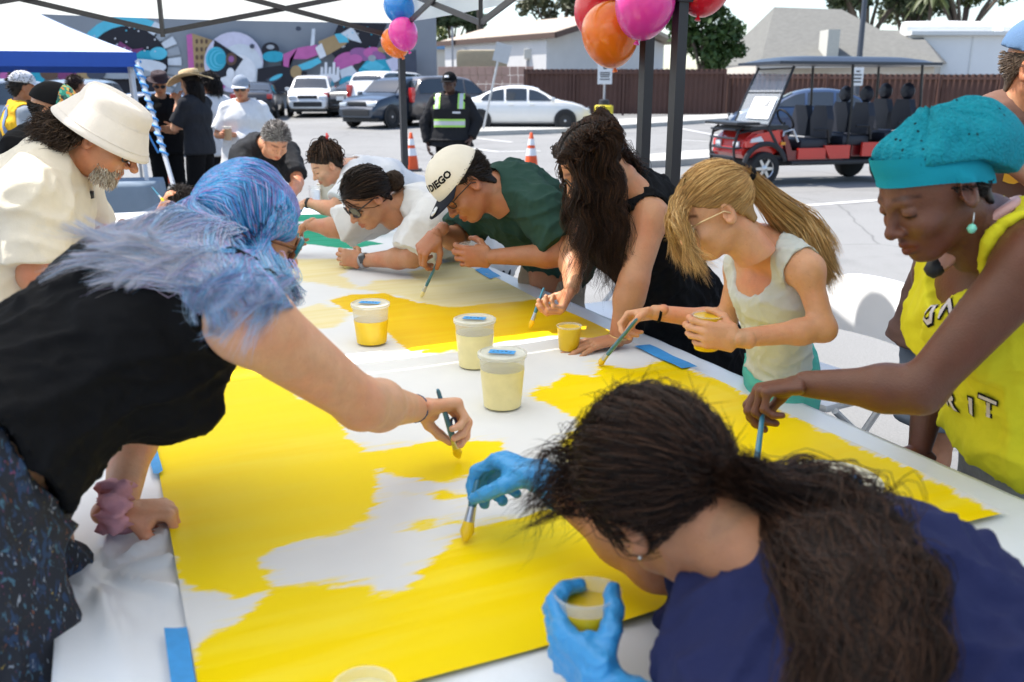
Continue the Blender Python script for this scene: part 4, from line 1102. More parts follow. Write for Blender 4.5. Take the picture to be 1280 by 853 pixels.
# ------------------------------------------------------------------ six seat golf cart
def golf_cart():
    fw = ground_pt(952, 232); rw = ground_pt(1061, 220.5)
    d = nrm((-.963, -.27, 0)); left = V(-d[1], d[0], 0); wb = 2.4
    c = fw - d * wb / 2 - left * .52
    o = empty('golf_cart', (c[0], c[1], 0), math.atan2(d[1], d[0])); tag(o, 'red six seat golf cart with black roof and brush guard standing on the lot', 'golf cart')
    RED = mat('cart_red', (.60, .022, .015), rough=.25, coat=.8, var=.04); DR = mat('cart_maroon', (.16, .008, .010), rough=.3, coat=.6, var=.06)
    SEAT = mat('seat_vinyl', (.012, .014, .024), rough=.55, var=.2, vscale=12); ROOF = mat('roof_plastic', (.022, .028, .042), rough=.35, var=.05)
    STEEL = mat('cart_tube', (.02, .02, .022), rough=.4, metal=.3); CHR = mat('pale_tube', (.6, .6, .6), rough=.3, metal=.6)
    f = wb / 2; r = .275
    for x in (f, -f):
        for s in (1, -1): wheel(o, (x, s * .5, r), r, .2, s, RIM, 6)
    m = MB(); m.box((-.1, 0, .36), (wb + .5, .82, .12), bev=.03); m.build('chassis', BLK, o)
    for s in (1, -1):
        # side skirt panels
        m = MB(); m.prism([(f - .42, .40), (f - .30, .78), (f - .36, .82), (f - .48, .56), (-.02, .56), (.0, .62), (-.2, .62), (-.25, .40)], .05, (0, s * .56, 0), (1, 0, 0), (0, 0, 1)); m.build('sill_panel', DR, o)
        m = MB(); m.prism([(.10, .42), (.62, .42), (.62, .60), (.10, .60)], .05, (0, s * .595, 0), (1, 0, 0), (0, 0, 1)); m.build('door_panel', RED, o)
        m = MB(); m.prism([(-.36, .42), (.02, .42), (.14, .64), (-.36, .64)], .05, (0, s * .605, 0), (1, 0, 0), (0, 0, 1)); m.build('seat_base_panel', RED, o)
        m = MB(); m.prism([(-.98, .45), (-.60, .45), (-.60, .68), (-.98, .68)], .05, (0, s * .605, 0), (1, 0, 0), (0, 0, 1)); m.build('seat_base_panel', RED, o)
        m = MB(); m.prism([(-wb / 2 - .75, .50), (-.98, .50), (-.98, .70), (-wb / 2 - .7, .74)], .05, (0, s * .605, 0), (1, 0, 0), (0, 0, 1)); m.build('rear_panel', RED, o)
        m = MB(); m.box((-.1, s * .62, .36), (wb - .66, .14, .07), bev=.02); m.build('running_board', BLK, o)
        # wheel flares
        for x in (f, -f):
            pts = [V(x + (r + .10) * math.cos(a), s * .56, r + .05 + (r + .08) * math.sin(a)) for a in np.linspace(.15, 2.95, 12)]
            m = MB(); m.tube(pts, .045, 6); m.build('wheel_flare', BLK, o, True)
    # cowl
    m = MB()
    prof = [(f - .34, .60), (f - .34, .92), (f - .10, .93), (f + .22, .86), (f + .36, .74), (f + .40, .52), (f + .34, .44), (f - .2, .50)]
    m.prism(prof, .96, (0, 0, 0), (1, 0, 0), (0, 0, 1)); cw = m.build('cowl', RED, o)
    m = MB(); m.prism([(f - .40, .90), (f - .40, .97), (f + .0, .97), (f + .30, .94), (f + .30, .90)], 1.10, (0, 0, 0), (1, 0, 0), (0, 0, 1)); m.build('dash', BLK, o)
    for s in (1, -1):
        m = MB(); m.prism([(f - .32, .60), (f - .22, .90), (f + .16, .84), (f + .36, .72), (f + .36, .62), (f + .1, .64)], .12, (0, s * .50, 0), (1, 0, 0), (0, 0, 1)); m.build('front_wing', RED, o)
        m = MB(); m.prism([(f + .06, .72), (f + .12, .80), (f + .28, .76), (f + .30, .70)], .03, (0, s * .572, 0), (1, 0, 0), (0, 0, 1)); m.build('headlight', LCLR, o)
        m = MB(); m.box((f + .40, s * .30, .66), (.04, .18, .11), bev=.02); m.build('headlight', LCLR, o, True)
        m = MB(); m.box((f - .30, s * .585, .68), (.08, .02, .05)); m.build('side_marker', mat('amber_lens', (.7, .28, .02), .3), o)
        m = MB(); m.tube([(f + .0, s * .54, .97), (f - .16, s * .56, .72), (f - .34, s * .60, .42)], .028, 6); m.build('cowl_brace', BLK, o, True)
    m = MB()  # brush guard
    for s in (1, -1):
        m.tube([(f + .46, s * .40, .28), (f + .50, s * .40, .62), (f + .44, s * .42, .90), (f + .34, s * .44, .95)], .022, 6)
        m.tube([(f + .49, s * .40, .60), (f + .30, s * .50, .62), (f + .1, s * .56, .70)], .018, 6)
        m.tube([(f + .46, s * .42, .84), (f + .2, s * .52, .90)], .018, 6)
    for z in (.32, .46, .60, .76, .90): m.tube([(f + .49, -.42, z), (f + .49, .42, z)], .018, 6)
    m.build('brush_guard', STEEL, o, True)
    m = MB(); m.box((f + .46, 0, .36), (.06, .62, .2), bev=.02); m.build('bumper', BLK, o)
    m = MB(); m.box((f + .34, .0, 1.0), (.42, 1.12, .05), bev=.015); m.build('front_rack', STEEL, o)
    # windshield and struts
    zr = 1.90
    a0, a1 = V(f - .02, 0, .96), V(f - .42, 0, zr)
    m = MB()
    for s in (1, -1): m.tube([a0 + V(0, s * .56, 0), lerp(a0, a1, .55) + V(0, s * .56, 0), a1 + V(0, s * .54, 0)], .022, 6)
    for t in (.02, .56, .97): m.tube([lerp(a0, a1, t) + V(0, -.56, 0), lerp(a0, a1, t) + V(0, .56, 0)], .014, 6)
    m.build('windshield_frame', STEEL, o, True)
    GL = mat('clear_acrylic', (.80, .86, .90), rough=.05, var=0, alpha=.28, spec=.8)
    for t0, t1 in ((.03, .55), (.57, .96)):
        p, q_ = lerp(a0, a1, t0), lerp(a0, a1, t1); m = MB(); m.add([p + V(0, -.54, 0), p + V(0, .54, 0), q_ + V(0, .54, 0), q_ + V(0, -.54, 0)], [[0, 1, 2, 3]]); m.build('windshield_pane', GL, o)
    p, q_ = lerp(a0, a1, .10), lerp(a0, a1, .47); of = V(.016, 0, .016)
    m = MB(); m.add([p + V(0, -.22, 0) + of, p + V(0, .48, 0) + of, q_ + V(0, .48, 0) + of, q_ + V(0, -.22, 0) + of], [[0, 1, 2, 3]]); tag(m.build('paper_notice', mat('paper_white', (.78, .78, .77), .8, var=.02), None, loc=None), 'white paper notice taped behind the golf cart windshield', 'notice')
    nt_ = bpy.data.objects['paper_notice']; nt_.location = o.location; nt_.rotation_euler = o.rotation_euler
    m = MB(); of = V(.02, 0, .02)
    for y_, h_ in ((.30, .10), (.24, .06)):
        b_ = lerp(p, q_, .55) + V(0, y_, 0) + of; m.add([b_ + V(0, -.015, 0), b_ + V(0, .015, 0), b_ + V(-h_ * .4, .015, h_), b_ + V(-h_ * .4, -.015, h_)], [[0, 1, 2, 3]])
    m.build('printed_mark', BLK, nt_)
    # roof
    v = []; fcs = []; xs_ = np.linspace(f - .08, -wb / 2 - .78, 14); ys_ = np.linspace(-.66, .66, 9)
    def rz(x, y, t): return zr + .03 + t * (.10 * (1 - (y / .66) ** 4) * min(1, (1 - abs((x - (xs_[0] + xs_[-1]) / 2) / ((xs_[0] - xs_[-1]) / 2)) ** 6)) + .045)
    for t in (0, 1):
        for x in xs_:
            for y in ys_: v.append((x, y, rz(x, y, t)))
    na, nb = len(xs_), len(ys_)
    for t in (0, 1):
        for i in range(na - 1):
            for j in range(nb - 1):
                q4 = [t * na * nb + i * nb + j, t * na * nb + i * nb + j + 1, t * na * nb + (i + 1) * nb + j + 1, t * na * nb + (i + 1) * nb + j]; fcs.append(q4 if t == 0 else q4[::-1])
    per = [i * nb for i in range(na)] + [(na - 1) * nb + j for j in range(1, nb)] + [i * nb + nb - 1 for i in range(na - 2, -1, -1)] + [j for j in range(nb - 2, 0, -1)]
    fcs += [[per[i], per[(i + 1) % len(per)], na * nb + per[(i + 1) % len(per)], na * nb + per[i]] for i in range(len(per))]
    me = np_mesh('roof', v, fcs, True); me.set_sharp_from_angle(angle=R(45)); link('roof', me, ROOF, o)
    for s in (1, -1):
        for xb, xt in ((-.34, -.30), (-wb / 2 - .50, -wb / 2 - .46)):
            m = MB(); m.tube([(xb, s * .57, .62), (xb, s * .58, 1.3), (xt, s * .56, zr + .04)], .022, 6); m.build('roof_strut', STEEL, o, True)
    # seats: two forward rows and a rear row
    for i, x in enumerate((.24, -.56, -wb / 2 - .18)):
        zb = .66 + .05 * i
        m = MB(); m.box((x + .06, 0, zb), (.52, 1.14, .16), bev=.05); m.build('seat', SEAT, o, True)
        for s in (1, -1):
            pts = [(-.21, zb + .1), (-.25, zb + .40), (-.16, zb + .62), (.16, zb + .62), (.25, zb + .40), (.21, zb + .1)]
            m = MB(); m.prism(pts, .12, (x - .24, s * .29, 0), (0, 1, 0), (.22, 0, 0) if False else (0, 0, 1)); b_ = m.build('backrest', SEAT, o)
            if i > 0:
                m = MB(); m.lathe([(.01, -.07), (.10, -.06), (.155, 0), (.10, .06), (.01, .07)], (x - .27, s * .29, zb + .75), 14, np.array([(0, 1.15, 0), (0, 0, .95), (1., 0, 0)])); m.build('headrest', SEAT, o, True)
            m = MB(); m.tube([(x - .2, s * .60, zb + .02), (x - .14, s * .61, zb + .24), (x + .12, s * .61, zb + .24)], .024, 6); m.build('armrest', STEEL, o, True)
        m = MB(); m.box((x - .1, 0, zb - .17), (.36, 1.0, .2)); m.build('seat_box', DR, o)
    m = MB(); m.tube([(.70, .28, 1.0), (.86, .28, .86), (1.0, .28, .7)], .02, 6)
    c_ = V(.70, .28, 1.06); pts = [c_ + V(math.sin(a) * .0 + math.cos(a) * .11, math.sin(a) * .19, math.cos(a) * .155) for a in np.linspace(0, 6.283, 20)]; m.tube(pts, .018, 6); m.build('steering_wheel', BLK, o, True)
    m = MB(); m.tube([(.86, .50, .64), (.86, .52, .86), (.70, .54, .90), (.60, .55, .70)], .018, 6); m.build('grab_rail', CHR, o, True)
golf_cart()

# ------------------------------------------------------------------ cones, bollard, poles
CON = mat('cone_orange', (.75, .09, .015), rough=.6, var=.08); CWH = mat('cone_reflective', (.75, .75, .76), rough=.4, var=.05)
def cone(label, px, py, h=.74):
    p = ground_pt(px, py); o = empty('traffic_cone', p); tag(o, label, 'traffic cone', 'traffic cones on the lot')
    k = h / .74
    m = MB(); m.box((0, 0, .02 * k), (.36 * k, .36 * k, .04 * k), bev=.01); m.build('base', BLK, o)
    m = MB(); m.lathe([(.135 * k, .04 * k), (.115 * k, .24 * k), (.09 * k, .36 * k), (.055 * k, .58 * k), (.028 * k, .73 * k), (.018 * k, .74 * k)], (0, 0, 0), 18); m.build('cone_body', CON, o, True)
    for z0, z1 in ((.30, .44), (.50, .62)):
        rr = lambda z: np.interp(z, (.04, .24, .36, .58, .73), (.135, .115, .09, .055, .028)) + .004
        m = MB(); m.lathe([(rr(z0) * k, z0 * k), (rr(z1) * k, z1 * k)], (0, 0, 0), 18, caps=False); m.build('collar', CWH, o, True)
cone('orange traffic cone with white collars beside the far canopy leg', 515, 214)
cone('orange traffic cone with white collars right of the green shirt back', 664, 214)
cone('orange traffic cone behind the person in the dark fedora', 206, 232, .74)
O = ground_pt(754, 166); o = empty('sign_bollard', O); tag(o, 'yellow concrete bollard carrying a post with a white notice sign', 'bollard')
m = MB(); m.lathe([(.30, 0), (.30, .82), (.26, .86), (.0, .86)], (0, 0, 0), 20); m.build('base', mat('bollard_yellow', (.70, .55, .02), .6, var=.1), o, True)
m = MB(); m.lathe([(.17, .86), (.16, 1.02), (.1, 1.04)], (0, 0, 0), 14); m.build('collar', BLK, o, True)
m = MB(); m.tube([(0, 0, .9), (0, 0, 2.1)], .035, 8); m.build('post', STUCCOG, o, True)
m = MB(); m.box((0, -.05, 1.84), (.46, .02, .66), bev=.01); sp = m.build('sign_plate', mat('sign_white', (.66, .67, .68), .5, var=.05), o)
for z_, w_ in ((2.02, .12), (1.86, .32), (1.80, .32), (1.74, .28), (1.66, .32)):
    m = MB(); m.box((0, -.063, z_), (w_, .004, .035 if w_ > .2 else .1)); m.build('sign_lettering', BLK, sp)
O = ground_pt(603, 167); o = empty('leaning_signpost', O); tag(o, 'leaning galvanised signpost seen edge on at the kerb island', 'signpost')
tp = at(627, 55, O[1]) - O
m = MB(); m.tube([(0, 0, 0), tp], .035, 8); m.build('post', mat('galvanised', (.5, .5, .5), .45, metal=.6), o, True)
m = MB(); m.bar(lerp((0, 0, 0), tp, .80) + V(.07, 0, 0), tp + V(.09, 0, 0), .10, .5); m.build('sign_plate', mat('sign_grey', (.45, .46, .47), .5), o)
O = ground_pt(1070, 158); O = np.array((*at(1070, 120, 33)[:2], gz(33))); o = empty('lamp_post', O); tag(o, 'dark tapered lamp post with a small notice sign behind the golf cart', 'lamp post')
tp = at(1084, -30, 33) - O
m = MB(); m.tube([(0, 0, 0), lerp((0, 0, 0), tp, .5), tp], [.12, .10, .08], 10); m.build('post', mat('post_dark', (.05, .06, .08), .5), o, True)
p = at(1072, 96, 32.7) - O; m = MB(); m.box(p, (.40, .03, .62), bev=.01); sp = m.build('sign_plate', MATS['sign_white'], o)
for k in range(4): m = MB(); m.box(p + V(0, -.02, .18 - k * .12), (.26 if k else .14, .006, .05)); m.build('sign_lettering', BLK, sp)
# ------------------------------------------------------------------ canopies
FAB = bpy.data.materials.new('canopy_fabric'); FAB.use_nodes = True
n = FAB.node_tree.nodes; L_ = FAB.node_tree.links; n.clear()
df = n.new('ShaderNodeBsdfDiffuse'); tr = n.new('ShaderNodeBsdfTranslucent'); mx = n.new('ShaderNodeMixShader'); ou = n.new('ShaderNodeOutputMaterial')
no = n.new('ShaderNodeTexNoise'); no.inputs['Scale'].default_value = 5; rp_ = n.new('ShaderNodeMapRange'); rp_.inputs[3].default_value = .80; rp_.inputs[4].default_value = .90
cmb = n.new('ShaderNodeCombineColor'); L_.new(no.outputs[0], rp_.inputs[0])
for i in range(2): L_.new(rp_.outputs[0], cmb.inputs[i])
wm_ = n.new('ShaderNodeMath'); wm_.operation = 'MULTIPLY'; wm_.inputs[1].default_value = .93; L_.new(rp_.outputs[0], wm_.inputs[0]); L_.new(wm_.outputs[0], cmb.inputs[2])
L_.new(cmb.outputs[0], df.inputs[0]); L_.new(cmb.outputs[0], tr.inputs[0])
mx.inputs[0].default_value = .68; L_.new(df.outputs[0], mx.inputs[1]); L_.new(tr.outputs[0], mx.inputs[2]); L_.new(mx.outputs[0], ou.inputs[0])
FRM = mat('canopy_steel', (.022, .022, .025), rough=.45, var=.1)
def canopy(label, s0, s1, q0, q1, eave=2.21, val=.26, peak=3.05):
    c0 = tb((s0 + s1) / 2, (q0 + q1) / 2, 0); o = empty('pop_up_canopy', c0); tag(o, label, 'canopy', 'white pop up canopies over the painting table')
    T = lambda s, q, z: tb(s, q, z) - c0
    cor = [(s0, q0), (s1, q0), (s1, q1), (s0, q1)]
    # roof: four panels, each sagging slightly between ridge and eave, with valance strips
    pk = T((s0 + s1) / 2, (q0 + q1) / 2, peak)
    for i in range(4):
        a, b = T(*cor[i], eave), T(*cor[(i + 1) % 4], eave); v = []; f = []; n_ = 9
        for r_ in range(n_):
            t = r_ / (n_ - 1)
            for k in range(n_):
                u = k / (n_ - 1); p = lerp(lerp(a, b, u), pk, t); p[2] -= .07 * math.sin(t * 3.14) * math.sin(u * 3.14) + .02 * math.sin(u * 3.14) * (1 - t); v.append(p)
                if r_ and k: f.append([(r_ - 1) * n_ + k - 1, (r_ - 1) * n_ + k, r_ * n_ + k, r_ * n_ + k - 1])
        link('roof_panel', np_mesh('roof_panel', v, f, True), FAB, o)
        v = []; f = []; out = nrm(np.cross(b - a, UPZ))
        for k in range(17):
            u = k / 16; p = lerp(a, b, u); sg = .02 * math.sin(u * 3.14); w_ = .004 * math.sin(u * 40)
            v += [p - UPZ * sg + out * .004, p - UPZ * (val + sg) + out * (.006 + w_)]
            if k: f.append([2 * k - 2, 2 * k - 1, 2 * k + 1, 2 * k])
        link('valance', np_mesh('valance', v, f, True), FAB, o)
        # scissor truss of this side
        inn = -out * .05; mid = lerp(a, b, .5); zt, zb = eave - .04, eave - .36
        def P_(u, z): p = lerp(a, b, u) + inn; p[2] = z; return p
        m = MB()
        for u0, u1 in ((.012, .5), (.988, .5)):
            m.bar(P_(u0, zt), P_(u1, zb), .016, .03); m.bar(P_(u0, zb) + inn * .4, P_(u1, zt) + inn * .4, .016, .03)
        m.bar(P_(.5, zb - .03), P_(.5, zt + .02), .022); m.build('truss', FRM, o)
    for (s, q) in cor:
        m = MB(); p = T(s, q, 0); m.box(p + UPZ * (1.25 / 2), (.034, .034, 1.25), np.array([AX, NX, UPZ])); m.box(p + UPZ * .006, (.11, .11, .012)); m.build('leg', FRM, o)
        m = MB(); m.box(p + UPZ * (1.0 + (eave - 1.0) / 2), (.041, .041, eave - 1.0), np.array([AX, NX, UPZ])); m.build('upper_leg', FRM, o)
        m = MB(); m.box(p + UPZ * (eave - .36), (.062, .062, .08), np.array([AX, NX, UPZ])); m.build('slider', BLK, o)
    # roof hub struts
    m = MB()
    for (s, q) in cor: m.bar(T(s, q, eave - .03), pk - UPZ * .06, .02)
    m.build('roof_strut', FRM, o)
canopy('white pop up canopy over the far half of the painting table', 2.07, 5.12, -.53, 2.52)
canopy('white pop up canopy over the near half of the painting table', -1.19, 1.86, -.53, 2.52)

def balloon(label, px, py, Y, rad, c, trl=False):
    p = at(px, py, Y); o = empty('balloon', p); tag(o, label, 'balloon', 'balloons tied to the canopy legs')
    m_ = mat('balloon_' + label.split()[0], c, rough=.22, var=.02, spec=.5, sub=.35, coat=.25)
    m = MB(); prof = []
    for i in range(17):
        t = i / 16; a = math.pi * t; rr = math.sin(a) * (1 - .10 * math.cos(a) * -1 * 0); z = -math.cos(a)
        prof.append((max(.002, rad * math.sin(a) * (.93 + .07 * z)), rad * z * (1.12 if z < 0 else 1.0)))
    m.lathe(prof, (0, 0, 0), 28); me = m.build('skin', m_, o, True, auto=False)
    m = MB(); m.lathe([(.004, -rad * 1.12), (.012, -rad * 1.12 - .015), (.002, -rad * 1.12 - .018)], (0, 0, 0), 8); m.build('knot', m_, o, True)
    o.rotation_euler = (R((px * 7) % 50 - 25), R((px * 13) % 60 - 30), 0)
Yb = tb(1.95, -.53)[1]; Yf = tb(5.15, -.53)[1]
balloon('orange balloon at the near canopy legs, largest of its cluster', 763, 42, Yb + .10, .118, (.85, .19, .01))
balloon('pink balloon overlapping the orange one at the near canopy legs', 806, 5, Yb - .10, .115, (.75, .05, .35))
balloon('red balloon behind the orange one at the near canopy legs', 752, 8, Yb + .32, .118, (.65, .015, .035))
balloon('red balloon floating alone at the top edge right of the near legs', 880, -22, Yb - .02, .112, (.64, .012, .02))
balloon('blue balloon on the far canopy leg, topmost of its cluster', 499, 9, Yf - .32, .105, (.02, .22, .62))
balloon('pink balloon on the far canopy leg, in front of its cluster', 504, 42, Yf - .42, .100, (.72, .06, .36))
balloon('orange balloon on the far canopy leg, lowest of its cluster', 494, 53, Yf - .22, .098, (.85, .26, .01))

# blue canopy at the left with a leaning taped leg
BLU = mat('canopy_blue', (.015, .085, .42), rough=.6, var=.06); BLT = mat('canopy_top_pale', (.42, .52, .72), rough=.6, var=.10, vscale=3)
O = np.array((*at(172, 80, 8.2)[:2], 0)); bc = empty('blue_canopy', O); tag(bc, 'blue pop up canopy with pale sunlit roof at the left', 'canopy')
z0 = at(172, 84, 8.2)[2]; z1 = at(172, 67, 8.2)[2]
c_ = [V(0, 0, 0), V(-2.85, -.8, 0), V(-4.0, 1.9, 0), V(-1.2, 2.7, 0)]
pk = V(-2.0, .95, 2.62)
for i in range(4):
    a, b = c_[i] + UPZ * z1, c_[(i + 1) % 4] + UPZ * z1; v = []; f = []; n_ = 9
    for r_ in range(n_):
        for k in range(n_):
            t, u = r_ / (n_ - 1), k / (n_ - 1); p = lerp(lerp(a, b, u), pk, t); p[2] -= .05 * math.sin(t * 3.14) + .02 * math.sin(u * 9 + t * 5) * (1 - t) * t; v.append(p)
            if r_ and k: f.append([(r_ - 1) * n_ + k - 1, (r_ - 1) * n_ + k, r_ * n_ + k, r_ * n_ + k - 1])
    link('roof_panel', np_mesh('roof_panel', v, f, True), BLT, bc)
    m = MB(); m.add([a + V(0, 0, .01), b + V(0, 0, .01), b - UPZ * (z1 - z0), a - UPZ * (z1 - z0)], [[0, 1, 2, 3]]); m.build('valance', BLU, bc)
WTU = mat('white_tube', (.62, .63, .65), rough=.4, var=.05); TAPE = mat('blue_tape', (.06, .28, .66), rough=.6, var=.12, vscale=30)
ft = ground_pt(250, 330); ft = at(222, 250, 7.6) - O; 
lg = [V(0, 0, z0 + .05), ft, ]
dirv = nrm(lg[1] - lg[0]); end = lg[0] + dirv * (lg[0][2] / -dirv[2])
m = MB(); m.tube([lg[0], end], .02, 8); leg = m.build('leaning_leg', WTU, bc, True)
m = MB(); n_ = 40; m.tube([lerp(lg[0], end, t * .45) + .024 * V(math.cos(t * 70), math.sin(t * 70), 0) for t in np.linspace(0, 1, 160)], .011, 5); m.build('tape_wrap', TAPE, leg, True)
m = MB(); m.tube([lg[0] + V(-.1, .1, 0), end + V(-.5, .4, 0)], .018, 8); m.build('leg', WTU, bc, True)
for i in (1, 2, 3): m = MB(); m.tube([c_[i] + UPZ * z1, c_[i]], .02, 8); m.build('leg', WTU, bc, True)
m = MB(); m.tube([lg[0] + V(-.05, 0, 0), lg[0] + V(.06, 0, -.35), lg[0] + V(-.03, 0, -.5), lg[0] + V(.1, 0, -.8)], .009, 5); m.build('tape_tail', TAPE, leg, True)

# ------------------------------------------------------------------ tables, plastic cover, canvas
TT = mat('table_resin', (.60, .59, .56), rough=.5, var=.04)
def ftable(s, q):
    c = tb(s, q, 0); o = empty('folding_table', c, math.atan2(AX[1], AX[0])); tag(o, 'white folding table under the plastic cover and painted canvas', 'table', 'tables under the painted canvas')
    m = MB(); m.box((0, 0, TZ - .045), (1.80, .78, .05), bev=.012); m.build('table_top', TT, o)
    for x in (-.7, .7):
        for y in (-.3, .3): m = MB(); m.tube([(x, y, 0), (x, y, TZ - .06)], .014, 8); m.build('leg', FRM, o, True)
for s in (.62, 2.45, 4.28):
    for q in (.31, 1.14): ftable(s, q)
S0, S1, Q0, Q1 = -.34, 5.28, -.10, 1.575
PLS = mat('plastic_sheet', (.78, .80, .83), rough=.3, var=.04, vscale=3, spec=.6, sub=.0, bump=.5, bscale=7)
def plastic():
    ns, nq = 420, 130; r = np.random.default_rng(3)
    dr = .42
    us = np.concatenate([np.linspace(S0 - dr, S0, 8)[:-1], np.linspace(S0, S1, ns), np.linspace(S1, S1 + dr, 8)[1:]])
    uq = np.concatenate([np.linspace(Q0 - dr, Q0, 10)[:-1], np.linspace(Q0, Q1, nq), np.linspace(Q1, Q1 + dr, 10)[1:]])
    Sg, Qg = np.meshgrid(us, uq, indexing='ij')
    ds = np.maximum(np.maximum(S0 - Sg, Sg - S1), 0); dq = np.maximum(np.maximum(Q0 - Qg, Qg - Q1), 0)
    dep = np.maximum(ds, dq)
    z = TZ - .004 - dep
    sc_ = np.clip(Sg, S0, S1); qc = np.clip(Qg, Q0, Q1)
    flare = .02 + .035 * np.sin(sc_ * 17 + np.sin(sc_ * 5)) * np.sin(qc * 13 + 1)
    k = dep / dr
    S_ = sc_ + np.sign(Sg - sc_) * k * (.05 + flare); Q_ = qc + np.sign(Qg - qc) * k * (.05 + flare)
    flat = dep == 0
    fold = np.zeros_like(z)
    X = np.stack([Sg, Qg], -1)
    # creases radiating from a pinched point near the left edge, plus packing folds
    pc, pq = 0.30, 1.53
    w0 = np.linalg.inv(np.array([[AX[0], NX[0]], [AX[1], NX[1]]])) @ (onz(118, 716, TZ) - CORNER)[:2]
    ds_, dq_ = Sg - w0[0], Qg - w0[1]; rr = np.hypot(ds_, dq_); an = np.arctan2(dq_, ds_)
    fold += .026 * np.exp(-rr / .24) * (1 - np.abs(np.sin(an * 4.5 + 1))) ** 2 * np.minimum(1, rr / .03)
    fold += .0035 * np.exp(-((Sg + .17 + .05 * np.sin(Qg * 6)) / .02) ** 2) + .0015 * np.sin(Sg * 22 + 3 * np.sin(Qg * 5)) * np.sin(Qg * 9 + Sg * 2)
    onc = (Sg > -.01) & (Sg < 5.21) & (Qg > -.005) & (Qg < 1.405)
    z = z + np.where(flat & ~onc, np.abs(fold), 0) 
    v = np.stack([CORNER[0] + AX[0] * S_ + NX[0] * Q_, CORNER[1] + AX[1] * S_ + NX[1] * Q_, z], -1).reshape(-1, 3)
    a, b = z.shape; i = np.arange(a - 1)[:, None] * b + np.arange(b - 1)[None]
    f = np.stack([i, i + b, i + b + 1, i + 1], -1).reshape(-1, 4)
    o = link('plastic_cover', np_mesh('plastic_cover', v - tb(2, .7, 0), f, True), PLS, None, tb(2, .7, 0))
    tag(o, 'clear white plastic sheet draped over the long painting table', 'table cover')
plastic()
def st(px, py):
    p = onz(px, py, TZ) - CORNER
    return (p[:2] @ AX[:2], p[:2] @ NX[:2])
def psd(poly, X, Y):
    """signed distance, positive inside"""
    P_ = np.array(poly); d = np.full(X.shape, 1e9); ins = np.zeros(X.shape, bool); n_ = len(P_)
    for i in range(n_):
        a, b = P_[i], P_[(i + 1) % n_]; e = b - a
        t = np.clip(((X - a[0]) * e[0] + (Y - a[1]) * e[1]) / (e @ e + 1e-12), 0, 1)
        d = np.minimum(d, (X - a[0] - t * e[0]) ** 2 + (Y - a[1] - t * e[1]) ** 2)
        c = ((a[1] > Y) != (b[1] > Y)) & (X < (b[0] - a[0]) * (Y - a[1]) / (b[1] - a[1] + 1e-12) + a[0]); ins ^= c
    return np.sqrt(d) * np.where(ins, 1, -1)
YEL = [  # painted areas, by their outline on the canvas
    [(282, 425), (330, 432), (352, 462), (350, 480), (372, 495), (420, 515), (440, 552), (452, 572), (478, 585), (472, 612), (462, 635), (440, 662), (392, 676), (350, 690), (325, 702), (340, 722), (330, 742), (296, 757), (250, 742), (220, 730), (200, 680), (190, 560), (170, 480), (240, 430)],
    [(245, 815), (275, 790), (300, 775), (335, 745), (370, 735), (430, 732), (466, 728), (472, 742), (500, 735), (525, 712), (545, 700), (565, 680), (590, 668), (625, 655), (680, 640), (780, 600), (820, 620), (900, 700), (870, 860), (238, 880)],
    [(655, 497), (672, 482), (690, 488), (705, 468), (742, 474), (748, 455), (790, 463), (830, 452), (860, 462), (1270, 655), (820, 800), (720, 720), (760, 640), (700, 560), (720, 535), (696, 512)],
    [(470, 568), (520, 556), (625, 552), (635, 572), (600, 590), (560, 606), (500, 603), (470, 590)], [(430, 570), (480, 568), (480, 590), (440, 600)],
    [(520, 622), (555, 615), (580, 622), (548, 628)],
    [(514, 660), (520, 656), (568, 651), (570, 655), (522, 662)],
]
AMB = [[(412, 378), (440, 370), (478, 368), (520, 380), (560, 386), (640, 379), (700, 372), (800, 400), (765, 428), (690, 420), (612, 432), (512, 442), (490, 420), (470, 405), (440, 392)], [(520, 440), (610, 428), (600, 436), (530, 444)]]
CRM = [[(345, 335), (370, 325), (420, 325), (440, 332), (425, 345), (450, 358), (440, 362), (390, 354), (340, 350)], [(440, 362), (470, 352), (520, 350), (510, 340), (560, 328), (650, 330), (690, 352), (740, 385), (640, 382), (560, 388), (500, 372), (470, 366)], [(350, 395), (400, 380), (440, 395), (420, 412), (360, 410)]]
GRN = [[(350, 283), (380, 280), (420, 276), (395, 290), (430, 296), (478, 306), (440, 312), (380, 306), (330, 308), (320, 292)], [(330, 270), (420, 268), (440, 262), (400, 276), (330, 282)], [(280, 262), (330, 258), (360, 268), (300, 275)]]
BLC = [[(360, 262), (440, 250), (470, 256), (420, 266), (380, 268)]]
